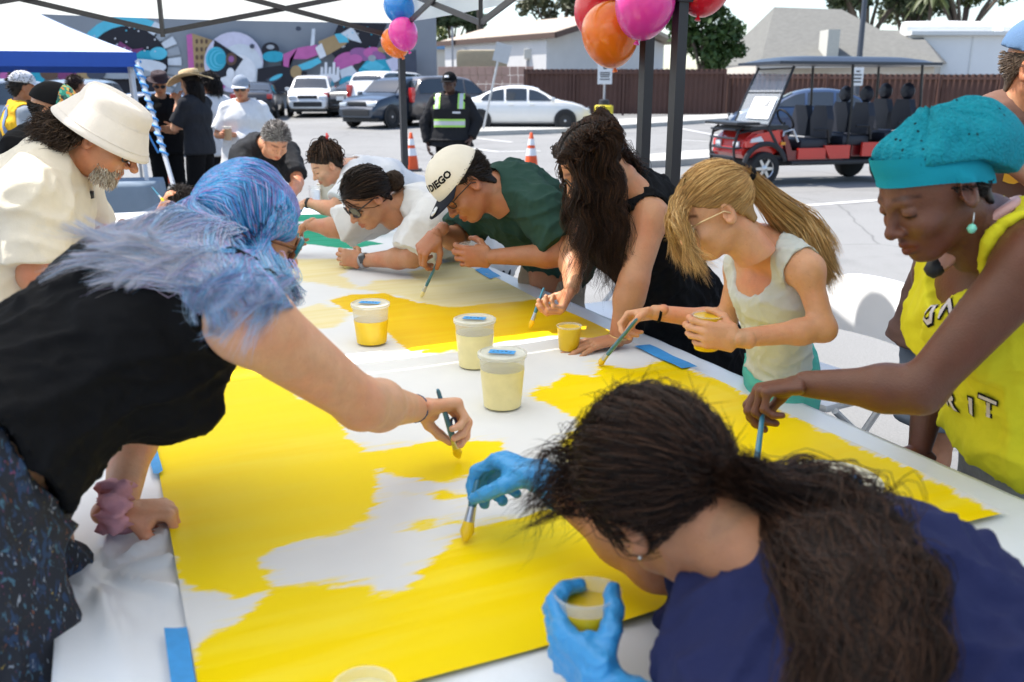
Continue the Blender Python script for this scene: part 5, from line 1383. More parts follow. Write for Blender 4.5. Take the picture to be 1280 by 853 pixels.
def canvas():
    ns, nq = 660, 190; us = np.linspace(0, 5.2, ns); uq = np.linspace(0, 1.40, nq); Sg, Qg = np.meshgrid(us, uq, indexing='ij')
    A_ = {}
    for nm, polys in (('yel', YEL), ('amb', AMB), ('crm', CRM), ('grn', GRN), ('blc', BLC)):
        d = np.full(Sg.shape, -9.)
        for p in polys: d = np.maximum(d, psd([st(*q) for q in p], Sg, Qg))
        A_[nm] = np.clip(d, -.2, .2)
    edge = np.minimum(np.minimum(Sg, 5.2 - Sg), np.minimum(Qg, 1.40 - Qg))
    z = TZ + .0035 + .0012 * np.sin(Sg * 6 + 2 * np.sin(Qg * 4)) + .0008 * np.sin(Qg * 19 + Sg * 3) + np.where(edge < .03, (.03 - edge) * .09 * (1 + np.sin(Sg * 9 + Qg * 11)), 0)
    z = np.maximum(z, TZ + .002)
    v = np.stack([CORNER[0] + AX[0] * Sg + NX[0] * Qg, CORNER[1] + AX[1] * Sg + NX[1] * Qg, z], -1).reshape(-1, 3)
    i = np.arange(ns - 1)[:, None] * nq + np.arange(nq - 1)[None]; f = np.stack([i, i + nq, i + nq + 1, i + 1], -1).reshape(-1, 4)
    base = tb(2.6, .7, TZ); me = np_mesh('painted_canvas', v - base, f, True)
    for nm, d in A_.items():
        a = me.attributes.new(nm, 'FLOAT', 'POINT'); a.data.foreach_set('value', d.ravel().astype(np.float32))
    a = me.attributes.new('suv', 'FLOAT_VECTOR', 'POINT'); a.data.foreach_set('vector', np.stack([Sg, Qg, Sg * 0], -1).reshape(-1).astype(np.float32))
    m = bpy.data.materials.new('painted_canvas'); m.use_nodes = True; N = m.node_tree.nodes; L = m.node_tree.links; b = N['Principled BSDF']
    def node(t, **k):
        x = N.new(t)
        for kk, vv in k.items(): x.inputs[kk].default_value = vv
        return x
    uv = N.new('ShaderNodeAttribute'); uv.attribute_name = 'suv'
    def noise(scale, stretch=(1, 1, 1), detail=4, rot=0):
        mp = N.new('ShaderNodeMapping'); mp.inputs['Scale'].default_value = stretch; mp.inputs['Rotation'].default_value = (0, 0, rot); L.new(uv.outputs['Vector'], mp.inputs[0])
        x = node('ShaderNodeTexNoise', Scale=scale, Detail=detail); L.new(mp.outputs[0], x.inputs['Vector']); return x.outputs[0]
    def math_(op, a, b_=0.0, c_=None):
        x = N.new('ShaderNodeMath'); x.operation = op
        for i, q in enumerate((a, b_) if c_ is None else (a, b_, c_)):
            if isinstance(q, (int, float)): x.inputs[i].default_value = q
            else: L.new(q, x.inputs[i])
        return x.outputs[0]
    nb, nf, nst = noise(7, (1, 1, 1), 5), noise(60, (1, .25, 1), 4, 1.9), noise(22, (1, .10, 1), 5, .12)
    def mask(nm, soft=.006, ab=.03, af=.02):
        at_ = N.new('ShaderNodeAttribute'); at_.attribute_name = nm
        d = math_('ADD', at_.outputs['Fac'], math_('MULTIPLY', math_('SUBTRACT', nb, .5), ab * 2)); d = math_('ADD', d, math_('MULTIPLY', math_('SUBTRACT', nf, .5), af * 2))
        mr = N.new('ShaderNodeMapRange'); mr.interpolation_type = 'SMOOTHSTEP'; mr.inputs[1].default_value = -soft; mr.inputs[2].default_value = soft; L.new(d, mr.inputs[0]); return mr.outputs[0]
    def mix(fac, a, b_):
        x = N.new('ShaderNodeMix'); x.data_type = 'RGBA'
        for i, q in ((0, fac), (6, a), (7, b_)):
            if isinstance(q, tuple): x.inputs[i].default_value = (*q, 1)
            elif isinstance(q, (int, float)): x.inputs[i].default_value = q
            else: L.new(q, x.inputs[i])
        return x.outputs[2]
    def band(src, lo, hi, a=0., z=1.):
        mr = N.new('ShaderNodeMapRange'); mr.inputs[1].default_value = lo; mr.inputs[2].default_value = hi; mr.inputs[3].default_value = a; mr.inputs[4].default_value = z; L.new(src, mr.inputs[0]); return mr.outputs[0]
    cur = mix(band(nb, .3, .7), (.71, .70, .685), (.75, .74, .72))
    cream = mix(band(nst, .35, .65), (.76, .62, .25), (.80, .68, .36)); cur = mix(math_('MULTIPLY', mask('crm', .02, .05, .03), .85), cur, cream)
    cur = mix(math_('MULTIPLY', mask('amb', .03, .06, .05), .5), cur, (.84, .66, .16)); amber = mix(band(nst, .35, .68), (.80, .48, .003), (.82, .54, .012)); cur = mix(mask('amb'), cur, amber)
    thick = band(noise(3.2, (1, .5, 1), 3), .40, .60); yel = mix(thick, mix(band(nst, .40, .62), (.92, .655, .001), (.92, .70, .03)), (.94, .685, .0005)); dry = band(noise(90, (1, .06, 1), 4, .12), .46, .56); cur = mix(math_('MULTIPLY', mask('yel', .035, .07, .05), math_('MULTIPLY', dry, .75)), cur, (.88, .68, .10)); cur = mix(mask('yel', .008, .035, .03), cur, yel)
    cur = mix(mask('grn', .01), cur, mix(band(nst, .3, .7), (.02, .26, .13), (.06, .36, .24))); cur = mix(mask('blc', .03), cur, (.45, .58, .74))
    L.new(cur, b.inputs['Base Color']); b.inputs['Specular IOR Level'].default_value = .04
    wet = math_('MAXIMUM', mask('yel'), mask('amb')); L.new(band(wet, 0, 1, .75, .42), b.inputs['Roughness'])
    bp = node('ShaderNodeBump', Strength=.25, Distance=.002); L.new(math_('ADD', nst, math_('MULTIPLY', wet, .8)), bp.inputs['Height']); L.new(bp.outputs[0], b.inputs['Normal'])
    tag(link('painted_canvas', me, m, None, base), 'long white canvas banner part painted in yellow, cream and green, taped to the table', 'canvas')
canvas()
PT = mat('painters_tape', (.05, .30, .66), rough=.65, var=.14, vscale=45)
def tape(label, quad):
    m = MB(); P4 = [onz(x, y, TZ + .0085) for x, y in quad]; c = np.mean(P4, 0)
    a, b = lerp(P4[0], P4[1], .5), lerp(P4[3], P4[2], .5); n_ = 6; v = []; f = []
    rs_ = random.Random(quad[0][0])
    for i in range(n_ + 1):
        t = i / n_; l, r = lerp(P4[0], P4[3], t), lerp(P4[1], P4[2], t); z_ = UPZ * (.001 + .0015 * math.sin(t * 9))
        j = (nrm(b - a) * rs_.uniform(-.006, .006)) if i in (0, n_) else 0
        v += [l + z_ + j, lerp(l, r, .5) + z_ - (j if i in (0, n_) else 0), r + z_ + j]
        if i: f += [[3 * i - 3, 3 * i - 2, 3 * i + 1, 3 * i], [3 * i - 2, 3 * i - 1, 3 * i + 2, 3 * i + 1]]
    tag(link('painters_tape', np_mesh('painters_tape', np.array(v) - c, f, False), PT, None, c), label, 'tape', 'blue tape strips holding the canvas')
tape('blue tape strip on the canvas edge beside the green shirted man', [(594, 338), (606, 333), (626, 346), (612, 349)])
tape('blue tape strip on the canvas edge beside the blonde child', [(792, 433), (812, 431), (872, 459), (852, 461)])
tape('short blue tape strip on the left canvas edge below the black top', [(181, 551), (193, 551), (204, 590), (192, 594)])
tape('large blue tape strip at the lower left canvas edge', [(205, 786), (234, 785), (247, 870), (216, 870)])

# ------------------------------------------------------------------ tubs, cups, brushes
TUB = mat('tub_plastic', (.80, .80, .76), rough=.25, var=.03, trans=.0, alpha=.26, spec=.6); 
def ptmat(n_, c): return mat('paint_' + n_, c, rough=.35, var=.08, vscale=25)
PY, PC, PG = ptmat('yellow', (.80, .52, .01)), ptmat('cream', (.82, .71, .34)), ptmat('green', (.02, .30, .14))
def tub(label, px, py, z=TZ, h=.125, r=.055, fillc=PC, fill=.75, lid=True, tp=True, group='paint tubs on the canvas', nm='paint_tub', up=None, pos=None):
    p = onz(px, py, z + .008) if pos is None else np.asarray(pos); o = empty(nm, p)
    if up is not None: o.rotation_mode = 'QUATERNION'; o.rotation_quaternion = Vector(up).to_track_quat('Z', 'Y')
    tag(o, label, 'tub' if nm == 'paint_tub' else 'cup', group)
    rb = r * .80; rt = lambda t: rb + (r - rb) * t
    m = MB(); m.lathe([(rb * .96, .002), (rb, .004), (rt(.97), h * .97), (r * 1.06, h * .972), (r * 1.06, h), (r * .99, h), (rt(.96) - .0015, h * .95), (rb - .0015, .005)], (0, 0, 0), 26); m.build('wall', TUB, o, True)
    m = MB(); m.lathe([(rb * .97, .0015), (rb + .0006, .003), (rt(fill) + .0006, h * fill), (rt(fill) - .004, h * fill - .002), (.002, h * fill - .002)], (0, 0, 0), 26); m.build('paint', fillc, o, True)
    if lid:
        m = MB(); m.lathe([(r * 1.05, h * .985), (r * 1.07, h + .006), (r * .97, h + .009), (r * .95, h + .005), (.002, h + .005)], (0, 0, 0), 26); m.build('lid', mat('lid_plastic', (.78, .77, .68), .3, var=.04, alpha=.55), o, True)
    if tp:
        m = MB(); m.box((0, -.01, h + .0105), (r * 1.15, r * .5, .001), np.array([(.95, -.2, 0), (.2, .95, 0), (0, 0, 1.)])); t_ = m.build('tape_label', PT, o)
        m = MB(); 
        for i in range(5): m.box((-.02 + i * .010, -.008 + (i % 2) * .004 - i * .002, h + .0115), (.006, .003, .0006), np.array([(.8, -.6 if i % 2 else .5, 0), (.6, .8, 0), (0, 0, 1.)]))
        m.build('handwriting', BLK, t_)
    return o
tub('clear tub of bright yellow paint on the canvas, left of the other tubs', 465, 428, h=.118, r=.056, fillc=PY, fill=.62)
tub('lidded tub of pale cream paint behind the front tub', 594, 457, h=.130, r=.056)
tub('lidded tub of pale cream paint, nearest and frontmost of the three', 628, 507, h=.130, r=.0565)
tub('large pale tub behind the ponytail of the foreground painter', 1034, 672, h=.105, r=.075, fill=.6)
tub('small clear cup of yellow paint on the canvas by the open hand', 711, 437, h=.075, r=.036, fillc=PY, fill=.92, lid=False, tp=False, nm='paint_cup')
tub('clear cup of pale paint at the bottom edge of the picture', 458, 925, h=.075, r=.036, fill=.8, lid=False, tp=False)
tub('green plastic tub beside the woman in sunglasses', 466, 293, h=.11, r=.055, fillc=PG, fill=.96, lid=False, tp=False)
tub('white bucket of mixed paints at the far end of the table', 411, 252, h=.13, r=.075, fillc=ptmat('mixed', (.45, .40, .30)), fill=.97, lid=False, tp=False)
tub('small white cup at the far end beside the paint bucket', 394, 254, h=.12, r=.04, fillc=ptmat('white', (.7, .7, .7)), lid=False, tp=False)
HND = mat('brush_handle', (.03, .16, .24), rough=.3, coat=.4, var=.05); FER = mat('ferrule', (.55, .56, .57), rough=.3, metal=.9)
def brush(label, top, tip, r=.0055, tipc=PY, bl=.03):
    top = np.asarray(top); tip = np.asarray(tip); L = np.linalg.norm(tip - top); d = (tip - top) / L; o = empty('paint_brush', tip); tag(o, label, 'brush', 'blue handled paint brushes')
    q = lambda t: top + d * t - tip
    m = MB(); m.tube([q(0), q(.006), q(L * .35), q(L - bl - .035), q(L - bl - .022)], [r * .5, r * .75, r * .9, r * 1.15, r * .9], 10); m.build('handle', HND, o, True)
    m = MB(); m.tube([q(L - bl - .026), q(L - bl)], [r * 1.05, r * 1.3], 10); m.build('ferrule', FER, o, True)
    m = MB(); m.tube([q(L - bl), q(L - bl * .5), q(L - .002)], [r * 1.3, r * 1.7, r * .7], 10); m.build('bristles', tipc, o, True)

# ------------------------------------------------------------------ folding chairs
RES = mat('chair_resin', (.72, .72, .72), rough=.35, var=.02); CFR = mat('chair_frame', (.58, .59, .60), rough=.35, var=.03)
def folding_chair(label, x, y, face):
    f = nrm((face[0], face[1], 0)); o = empty('folding_chair', (x, y, 0), math.atan2(f[1], f[0])); tag(o, label, 'chair', 'white folding chairs along the table')
    # local: +x = front
    v = []; fc = []; na, nb = 8, 9
    for t in (0, 1):
        for i in range(na):
            for j in range(nb):
                u, w_ = i / (na - 1), j / (nb - 1) * 2 - 1
                z = .60 + .22 * u - (.025 * abs(w_) ** 4 if u > .5 else 0) ; yy = w_ * .205 * (1 - .06 * (u > .85)); v.append((-.23 - .05 * u + .035 * w_ * w_ - .014 * t, yy, z))
    for t in (0, 1):
        for i in range(na - 1):
            for j in range(nb - 1):
                q = [t * na * nb + i * nb + j, t * na * nb + i * nb + j + 1, t * na * nb + (i + 1) * nb + j + 1, t * na * nb + (i + 1) * nb + j]; fc.append(q[::-1] if t == 0 else q)
    per = [i * nb for i in range(na)] + [(na - 1) * nb + j for j in range(1, nb)] + [i * nb + nb - 1 for i in range(na - 2, -1, -1)] + [j for j in range(nb - 2, 0, -1)]
    fc += [[per[i], per[(i + 1) % len(per)], na * nb + per[(i + 1) % len(per)], na * nb + per[i]] for i in range(len(per))]
    me = np_mesh('backrest', v, fc, True); me.set_sharp_from_angle(angle=R(50)); link('backrest', me, RES, o)
    m = MB(); m.box((.0, 0, .44), (.40, .40, .03), bev=.012); m.build('seat', RES, o, True)
    for s in (1, -1):
        m = MB(); m.tube([(-.285, s * .20, .80), (-.26, s * .222, .74), (-.20, s * .225, .56), (.05, s * .225, .30), (.24, s * .225, .012)], .0125, 8); m.build('front_leg', CFR, o, True)
        m = MB(); m.tube([(.16, s * .205, .43), (-.05, s * .205, .26), (-.27, s * .205, .012)], .0125, 8); m.build('rear_leg', CFR, o, True)
        m = MB(); m.box((-.235, s * .222, .66), (.05, .03, .07), bev=.008); m.build('hinge', CFR, o, True)
    m = MB(); m.tube([(-.17, -.205, .12), (-.17, .205, .12)], .009, 8); m.build('stretcher', CFR, o, True)
    m = MB(); m.tube([(.16, -.225, .12), (.16, .225, .12)], .009, 8); m.build('stretcher', CFR, o, True)
cb = lerp(at(1128, 372, 3.15), at(1030, 352, 3.45), .5)
folding_chair('white folding chair in the sun behind the blonde child', 1.16, 3.14, (-.86, -.50))
folding_chair('white folding chair behind the woman with long dark curls', .50, 4.25, (-.9, -.42))
folding_chair('white folding chair behind the man in the green shirt', -.05, 4.75, (-.9, -.42))
# small side table with grey cover near the blue canopy
O = np.array((*at(150, 260, 7.9)[:2], 0)); o = empty('side_table', O, .2); tag(o, 'small table under a hanging grey blue cloth near the blue canopy', 'table')
v = []; f = []; n_ = 40
for i in range(n_ + 1):
    a = 6.283 * i / n_; cx, cy = math.cos(a), math.sin(a); k = 1 / max(abs(cx), abs(cy))
    x, y = cx * k * .34, cy * k * .3
    for z, g in ((.0, 0), (.74, 0), (.70, .012), (.4, .03 + .03 * math.sin(a * 9)), (.25, .04 + .045 * math.sin(a * 9 + .5))):
        if z == 0: v.append((0, 0, .745))
        else: v.append((x * (1 + g * 2), y * (1 + g * 2), z))
    if i:
        b = i * 5
        f += [[b - 5 + j, b + j, b + j + 1, b - 4 + j] for j in range(4)]
link('cloth', np_mesh('cloth', v, f, True), mat('grey_cloth', (.20, .26, .33), .8, var=.08), o)
for x in (-.28, .28):
    for y in (-.24, .24): m = MB(); m.tube([(x, y, 0), (x, y, .735)], .015, 8); m.build('leg', FRM, o, True)
# ------------------------------------------------------------------ cast helpers
from mathutils.bvhtree import BVHTree
def W_for(target, d, n, handed, pose, s=1.0, kind='pinch'):
    _, _, _, fr = hand_prims(np.zeros(3), d, n, handed, pose, s)
    return np.asarray(target) - fr[kind]
def text_verts(txt, size=1.0, bold=0.0):
    c = bpy.data.curves.new('txt', 'FONT'); c.body = txt; c.size = size; c.align_x = 'CENTER'; c.align_y = 'CENTER'; c.offset = bold; c.resolution_u = 2
    o = bpy.data.objects.new('txt', c); COL.objects.link(o)
    me = bpy.data.meshes.new_from_object(o); v = np.array([x.co[:2] for x in me.vertices]); f = [list(p.vertices) for p in me.polygons]
    bpy.data.objects.remove(o); bpy.data.meshes.remove(me); return v, f
def decal(P, onto, name, v2, f, org, ux, uy, m, off=.0025, out=None):
    """lay flat print on a garment: each point dropped onto its surface"""
    ux, uy = nrm(ux), nrm(uy); un = np.cross(ux, uy) if out is None else nrm(out)
    me = onto.data; bv = BVHTree.FromPolygons([x.co for x in me.vertices], [p.vertices for p in me.polygons])
    vv = []
    for a, b in v2:
        p = np.asarray(org) + ux * a + uy * b - P.base
        h = bv.ray_cast(Vector(p + un * .15), Vector(-un), .4)
        vv.append((np.array(h[0]) + un * off) if h[0] is not None else p)
    return link(name, np_mesh(name, vv, f, True), m, onto)
def hit_px(P, onto, px, py):
    """the spot of a garment seen at a picture point, and its outward direction"""
    me = onto.data; b = Vector(P.base); bv = BVHTree.FromPolygons([x.co + b for x in me.vertices], [q.vertices for q in me.polygons])
    c = Vector((0, 0, CAM_H)); d = Vector(ray(px, py)).normalized(); h = bv.ray_cast(c, d)
    if h[0] is None: return at(px, py, 1.6), np.array((0, -1., 0))
    ns = [np.array(bv.find_nearest(h[0] + Vector(o))[1]) for o in ((.02, 0, 0), (-.02, 0, 0), (0, 0, .02), (0, 0, -.02), (0, 0, 0))]
    return np.array(h[0]), nrm(np.mean(ns, 0))
def grid2(w_, h_, nx=8, ny=4):
    v = [(-w_ / 2 + w_ * i / nx, -h_ / 2 + h_ * j / ny) for i in range(nx + 1) for j in range(ny + 1)]
    f = [[i * (ny + 1) + j, (i + 1) * (ny + 1) + j, (i + 1) * (ny + 1) + j + 1, i * (ny + 1) + j + 1] for i in range(nx) for j in range(ny)]
    return v, f
def cap(P, mc, mb, name='cap', tilt=0.0, back=False, brim=True, tall=1.0, btn=None, res=.005, flat=.3):
    sgn = -1 if back else 1
    f = Field((-.11, -.13, -.03), (.11, .13, .17), res / P.hs, .004)
    f.add(Ell(SC_C + (0, sgn * .004, .004), SC_R + np.array((.011, .012, .016 * tall))), .01)
    f.add(Ell(SC_C + (0, sgn * .035, .035 * tall), (.066, .062, .062)), .03)
    f.clip((0, 0, .040), (0, -.12 - tilt, -1))
    v, q = f.mesh(); v = relax(v, q, 1, .3); o = child(P, name, hpm(P, v), q, mc)
    if btn: 
        z = SC_C[2] + SC_R[2] + .019 * tall; m = MB(); m.lathe([(.001, .004), (.006, .003), (.007, 0)], (0, 0, 0), 10); b_ = child(P, 'button', hpm(P, m.v[0] + V(0, .004, z)), m.f, btn); b_.parent = o
    if brim:
        vv = []; ff = []; na, nb = 13, 6
        for t in (0, 1):
            for i in range(na):
                a = R(-66 + 132 * i / (na - 1)); 
                for j in range(nb):
                    u = j / (nb - 1); rx, ry = SC_R[0] + .009, SC_R[1] + .010
                    x = math.sin(a) * rx * (1 + u * .12); y = SC_C[1] + math.cos(a) * ry + u * .072 * math.cos(a) ** .45 
                    z = .043 + tilt * 0 - flat * x * x * 6 * u * 1.2 - .006 * u + (y - SC_C[1] - ry * .4) * (-.12) - .003 * t
                    vv.append((x, sgn * y, z))
        for t in (0, 1):
            for i in range(na - 1):
                for j in range(nb - 1):
                    q4 = [t * na * nb + i * nb + j, t * na * nb + (i + 1) * nb + j, t * na * nb + (i + 1) * nb + j + 1, t * na * nb + i * nb + j + 1]; ff.append(q4 if (t == 1) else q4[::-1])
        per = [i * nb for i in range(na)] + [(na - 1) * nb + j for j in range(1, nb)] + [i * nb + nb - 1 for i in range(na - 2, -1, -1)] + [j for j in range(nb - 2, 0, -1)]
        ff += [[per[i], per[(i + 1) % len(per)], na * nb + per[(i + 1) % len(per)], na * nb + per[i]] for i in range(len(per))]
        b_ = child(P, 'brim', hpm(P, vv), ff, mb); b_.parent = o
    return o
def lathe_hat(P, prof, m, name, c=(0, -.008, .05), ry=1.22, n=36, tilt=(0, 0), wav=0.0):
    v = []; 
    for r_, z in prof:
        for k in range(n):
            a = 6.2832 * k / n; zz = z + wav * math.sin(a * 2 + 1) * max(0, r_ - .1) * 3
            v.append((r_ * math.cos(a), r_ * math.sin(a) * ry, zz + tilt[0] * r_ * math.sin(a) + tilt[1] * r_ * math.cos(a)))
    mm = len(prof)
    f = [[i * n + k, i * n + (k + 1) % n, (i + 1) * n + (k + 1) % n, (i + 1) * n + k] for i in range(mm - 1) for k in range(n)]
    f.append(list(range((mm - 1) * n, mm * n)))
    me_o = child(P, name, hpm(P, np.array(v) + np.asarray(c)), f, m); return me_o
def glasses(P, fm, lens=None, name='sunglasses', w_=.026, h_=.020, thick=.0022, round_=2.4):
    """frames in head space"""
    mb = MB(); L = MB()
    for s in (-1, 1):
        pts = []
        for i in range(25):
            a = 6.2832 * i / 24; cx = math.copysign(abs(math.cos(a)) ** (2 / round_), math.cos(a)); sy = math.copysign(abs(math.sin(a)) ** (2 / round_), math.sin(a))
            x = s * .033 + cx * w_; pts.append((x, .098 - abs(x) * .22, .002 + sy * h_))
        mb.tube(pts, thick, 6, False)
        if lens: L.add(pts[:24], [list(range(24))])
        mb.tube([(s * .059, .086, .008), (s * .074, .06, .010), (s * .082, .0, .006), (s * .080, -.02, -.012)], thick, 6)
    mb.tube([(-.008, .097, .005), (0, .103, .008), (.008, .097, .005)], thick, 6)
    o = child(P, name, hpm(P, np.concatenate(mb.v)), mb.f, fm)
    if lens:
        l = child(P, 'lens', hpm(P, np.concatenate(L.v)), L.f, lens, smooth=False); l.parent = o
    return o
def hair_obj(P, parts, name='hair'):
    v, f, c = join(*parts); return child(P, name, v, f, HAIR, c)
def capcol(v, base): return np.tile(np.asarray(base), (len(v), 1))
def short_hair(P, base, n=900, ln=.02, rad=.0011, seed=0, name='hair', region=None, down=.5, var=.3, curl=.0, **kw):
    reg = region or (lambda x, y, z: hairline(x, y, z, **kw))
    D = scalp(n, seed, reg); r = np.random.default_rng(seed + 1)
    p0 = SC_C + D * SC_R; dirn = D + np.array((0, -.5, -down)) + r.normal(size=D.shape) * .35; dirn /= np.linalg.norm(dirn, axis=1)[:, None]
    L = ln * r.uniform(.6, 1.3, (n, 1)); p1 = p0 + D * .006 + dirn * L * .5; p2 = p0 + D * .007 + dirn * L
    C = hpm(P, np.stack([p0, p1, p2], 1)); S = catmull(C, 6)
    if curl: S = wave(S, curl, 40, seed)
    cv, cq = hair_cap(P, (lambda x, y, z, **k: reg(x, y, z)), .002)
    b0 = np.asarray(base, float); b0 = b0 if b0.ndim == 1 else b0[0]
    return hair_obj(P, [(cv, cq, capcol(cv, b0 * .8)), strands(S, rad, haircol(n, base, var, seed))], name)
def beard(P, base, n=900, ln=.03, seed=0, lo=-.045):
    r = np.random.default_rng(seed); pts = []
    while len(pts) < n:
        a = r.uniform(-1.25, 1.25); z = r.uniform(-.105, lo); y = .075 * math.cos(a) + .012; x = .058 * math.sin(a)
        if abs(x) < .022 and -.078 < z < -.058: continue
        if z > -.055 and abs(x) > .03 and z > -.07 + (abs(x) - .03) * 1.2: 
            if abs(x) < .045: continue
        pts.append((x, y, z))
    p0 = np.array(pts); d = np.stack([p0[:, 0] * 6, np.full(n, .35), np.full(n, -.9)], 1) + r.normal(size=p0.shape) * .25; d /= np.linalg.norm(d, axis=1)[:, None]
    L = ln * r.uniform(.5, 1.2, (n, 1)); C = hpm(P, np.stack([p0, p0 + d * L * .5 + r.normal(size=p0.shape) * .002, p0 + d * L], 1))
    v, f, c = strands(catmull(C, 5), .0011, haircol(n, base, .25, seed)); return child(P, 'beard', v, f, HAIR, c)
def cap_print(P, onto, txt, size, z0, ang0, m, off=.002, bold=.0015):
    """lettering wrapped round a cap front, reading from the wearer's right to left"""
    v2, f2 = text_verts(txt, size, bold); me = onto.data; bv = BVHTree.FromPolygons([x.co for x in me.vertices], [q.vertices for q in me.polygons]); vv = []
    for a, b in v2:
        an = ang0 - a / .092; d = np.array((math.sin(an), math.cos(an), .25)); d /= np.linalg.norm(d)
        p0 = hp(P, 0, -.01, z0 + b) - P.base; dw = nrm(d @ P.M)
        h = bv.ray_cast(Vector(p0 + dw * .3), Vector(-dw), .4); vv.append((np.array(h[0]) + dw * off) if h[0] is not None else p0 + dw * .1)
    return link('lettering', np_mesh('lettering', vv, f2, True), m, onto)
def band(P, name, a, b, t, r_, m, thick=.006, w_=.012):
    """bracelet or cuff round a limb from a to b at t"""
    c = lerp(a, b, t); A = axes_for(np.asarray(b) - a); mb = MB(); mb.lathe([(r_, -w_ / 2), (r_ + thick, -w_ / 2), (r_ + thick, w_ / 2), (r_, w_ / 2)], c, 18, A, False)
    return child(P, name, np.concatenate(mb.v), mb.f, m)
def cloth(name, c, **k):
    d = dict(rough=.9, var=.06, vscale=18, bump=.12, bscale=220, spec=.2); d.update(k); return mat('cloth_' + name, c, **d)
BLKC = cloth('black', (.007, .007, .008), spec=.12); DENIM = cloth('denim', (.05, .07, .11)); WHC = cloth('white', (.66, .66, .68)); CHAR = cloth('charcoal', (.022, .024, .030)); SHOE = cloth('shoe', (.05, .05, .055))
SK_L = skin_mat('light', (.64, .35, .21)); SK_M = skin_mat('tan', (.47, .23, .12)); SK_B = skin_mat('brown', (.38, .165, .08)); SK_D = skin_mat('deep', (.135, .052, .028)); SK_G = skin_mat('darkest', (.085, .042, .028)); SK_R = skin_mat('ruddy', (.52, .24, .13))

# ------------------------------------------------------------------ far people (standing beyond the table)
def stander(label, px, Y, h, skin, yaw, arms=None, fat=1.0, look=(0, 0), top=None, female=False, bust=0, hsz=1.0, **kw):
    """upright figure: yaw = direction faced (deg, 0 = +x, -90 = camera)"""
    p = at(px, 115, Y); b = V(p[0], Y, gz(Y)); k = h / 1.75
    f = V(math.cos(R(yaw)), math.sin(R(yaw)), 0); r = V(f[1], -f[0], 0)
    q = lambda x, y, z: b + r * x * k + f * y * k + UPZ * z * k
    J = dict(pel=q(0, 0, .95), nk=q(0, -.01, 1.44), hd=q(0, .05, 1.615), sl=q(-.19, 0, 1.40), sr=q(.19, 0, 1.40), el=q(-.25, -.02, 1.12), er=q(.25, -.02, 1.12), wl=q(-.25, .06, .88), wr=q(.25, .06, .88))
    hands = {}
    for key, v in (arms or {}).items():
        J[key] = q(*v)
    hf = nrm(f + r * look[0] + UPZ * look[1])
    return person(label, J, skin, hf, hs=k * hsz, sc_=k, fat=fat, female=female, res=.02, hres=.009, handres=.008, bust=bust, **kw)
# security guard
P = stander('security guard in black jacket and reflective vest standing by the cone', 563, 11.6, 1.74, SK_G, -95, dict(el=(-.34, -.02, 1.14), wl=(-.27, .10, .93), er=(.34, 0, 1.12), wr=(.30, .06, .86)), fat=1.22, look=(.25, -.05))
jk = shirt(P, cloth('guard_jacket', (.018, .018, .02)), 'jacket', 1.93, -.10, .022, loose=.5, wr=.008, res=.014)
pants(P, BLKC, res=.018); shoes(P, SHOE)
vb = shirt(P, cloth('vest_black', (.02, .02, .022)), 'safety_vest', 0, -.02, .034, loose=.6, wr=.004, res=.012, tank=1.05, neck=.08)
REF = mat('reflective_lime', (.42, .75, .12), .5, var=.05); REG = mat('reflective_grey', (.58, .60, .60), .4, var=.05)
un = P.front
for x in (-.155, .155):
    v2, f2 = grid2(.085, .19, 4, 8); decal(P, vb, 'vest_stripe', v2, f2, P.ch + P.cs * x + UPZ * .10 + un * .1, P.cs, UPZ, REF, .012, out=un)
    v2, f2 = grid2(.045, .19, 3, 8); decal(P, vb, 'vest_stripe', v2, f2, P.ch + P.cs * x + UPZ * .10 + un * .1, P.cs, UPZ, REG, .017, out=un)
for h_, m_, of in ((.10, REF, .012), (.05, REG, .018)):
    v2, f2 = grid2(.40, h_, 16, 3); decal(P, vb, 'vest_stripe', v2, f2, P.ch - UPZ * .17 + un * .1, P.cs, UPZ, m_, of, out=un)
v2, f2 = grid2(.10, .025, 4, 2); decal(P, vb, 'name_patch', v2, f2, P.ch - P.cs * .10 - UPZ * .04 + un * .1, P.cs, UPZ, WHC, .012, out=un)
cp_ = cap(P, BLKC, BLKC, res=.008); v2, f2 = grid2(.06, .025, 4, 2); decal(P, cp_, 'cap_patch', v2, f2, hp(P, 0, .1, .085), P.M[0], P.M[2], WHC, .004, out=P.M[1])
short_hair(P, (.015, .012, .01), 250, .008, .003, 3)
# man in the dark fedora
P = stander('person in black shirt and dark fedora looking down at a phone by the leaning leg', 200, 10.6, 1.72, SK_M, -60, dict(el=(-.24, .06, 1.14), wl=(-.06, .26, 1.12), er=(.25, .05, 1.13), wr=(.04, .26, 1.10)), fat=1.1, look=(.2, -.45))
shirt(P, BLKC, 'shirt', .75, -.12, .02, loose=.4, wr=.006, res=.016); pants(P, BLKC, res=.018); shoes(P, SHOE)
lathe_hat(P, [(.135, .0), (.14, .006), (.125, .004), (.098, .006), (.094, .05), (.086, .085), (.06, .098), (.03, .088), (.001, .085)], mat('felt_plum', (.035, .018, .022), .9), 'fedora', tilt=(.12, 0)); short_hair(P, (.02, .015, .012), 200, .02, .003, 5)
glasses(P, BLK, GLS)
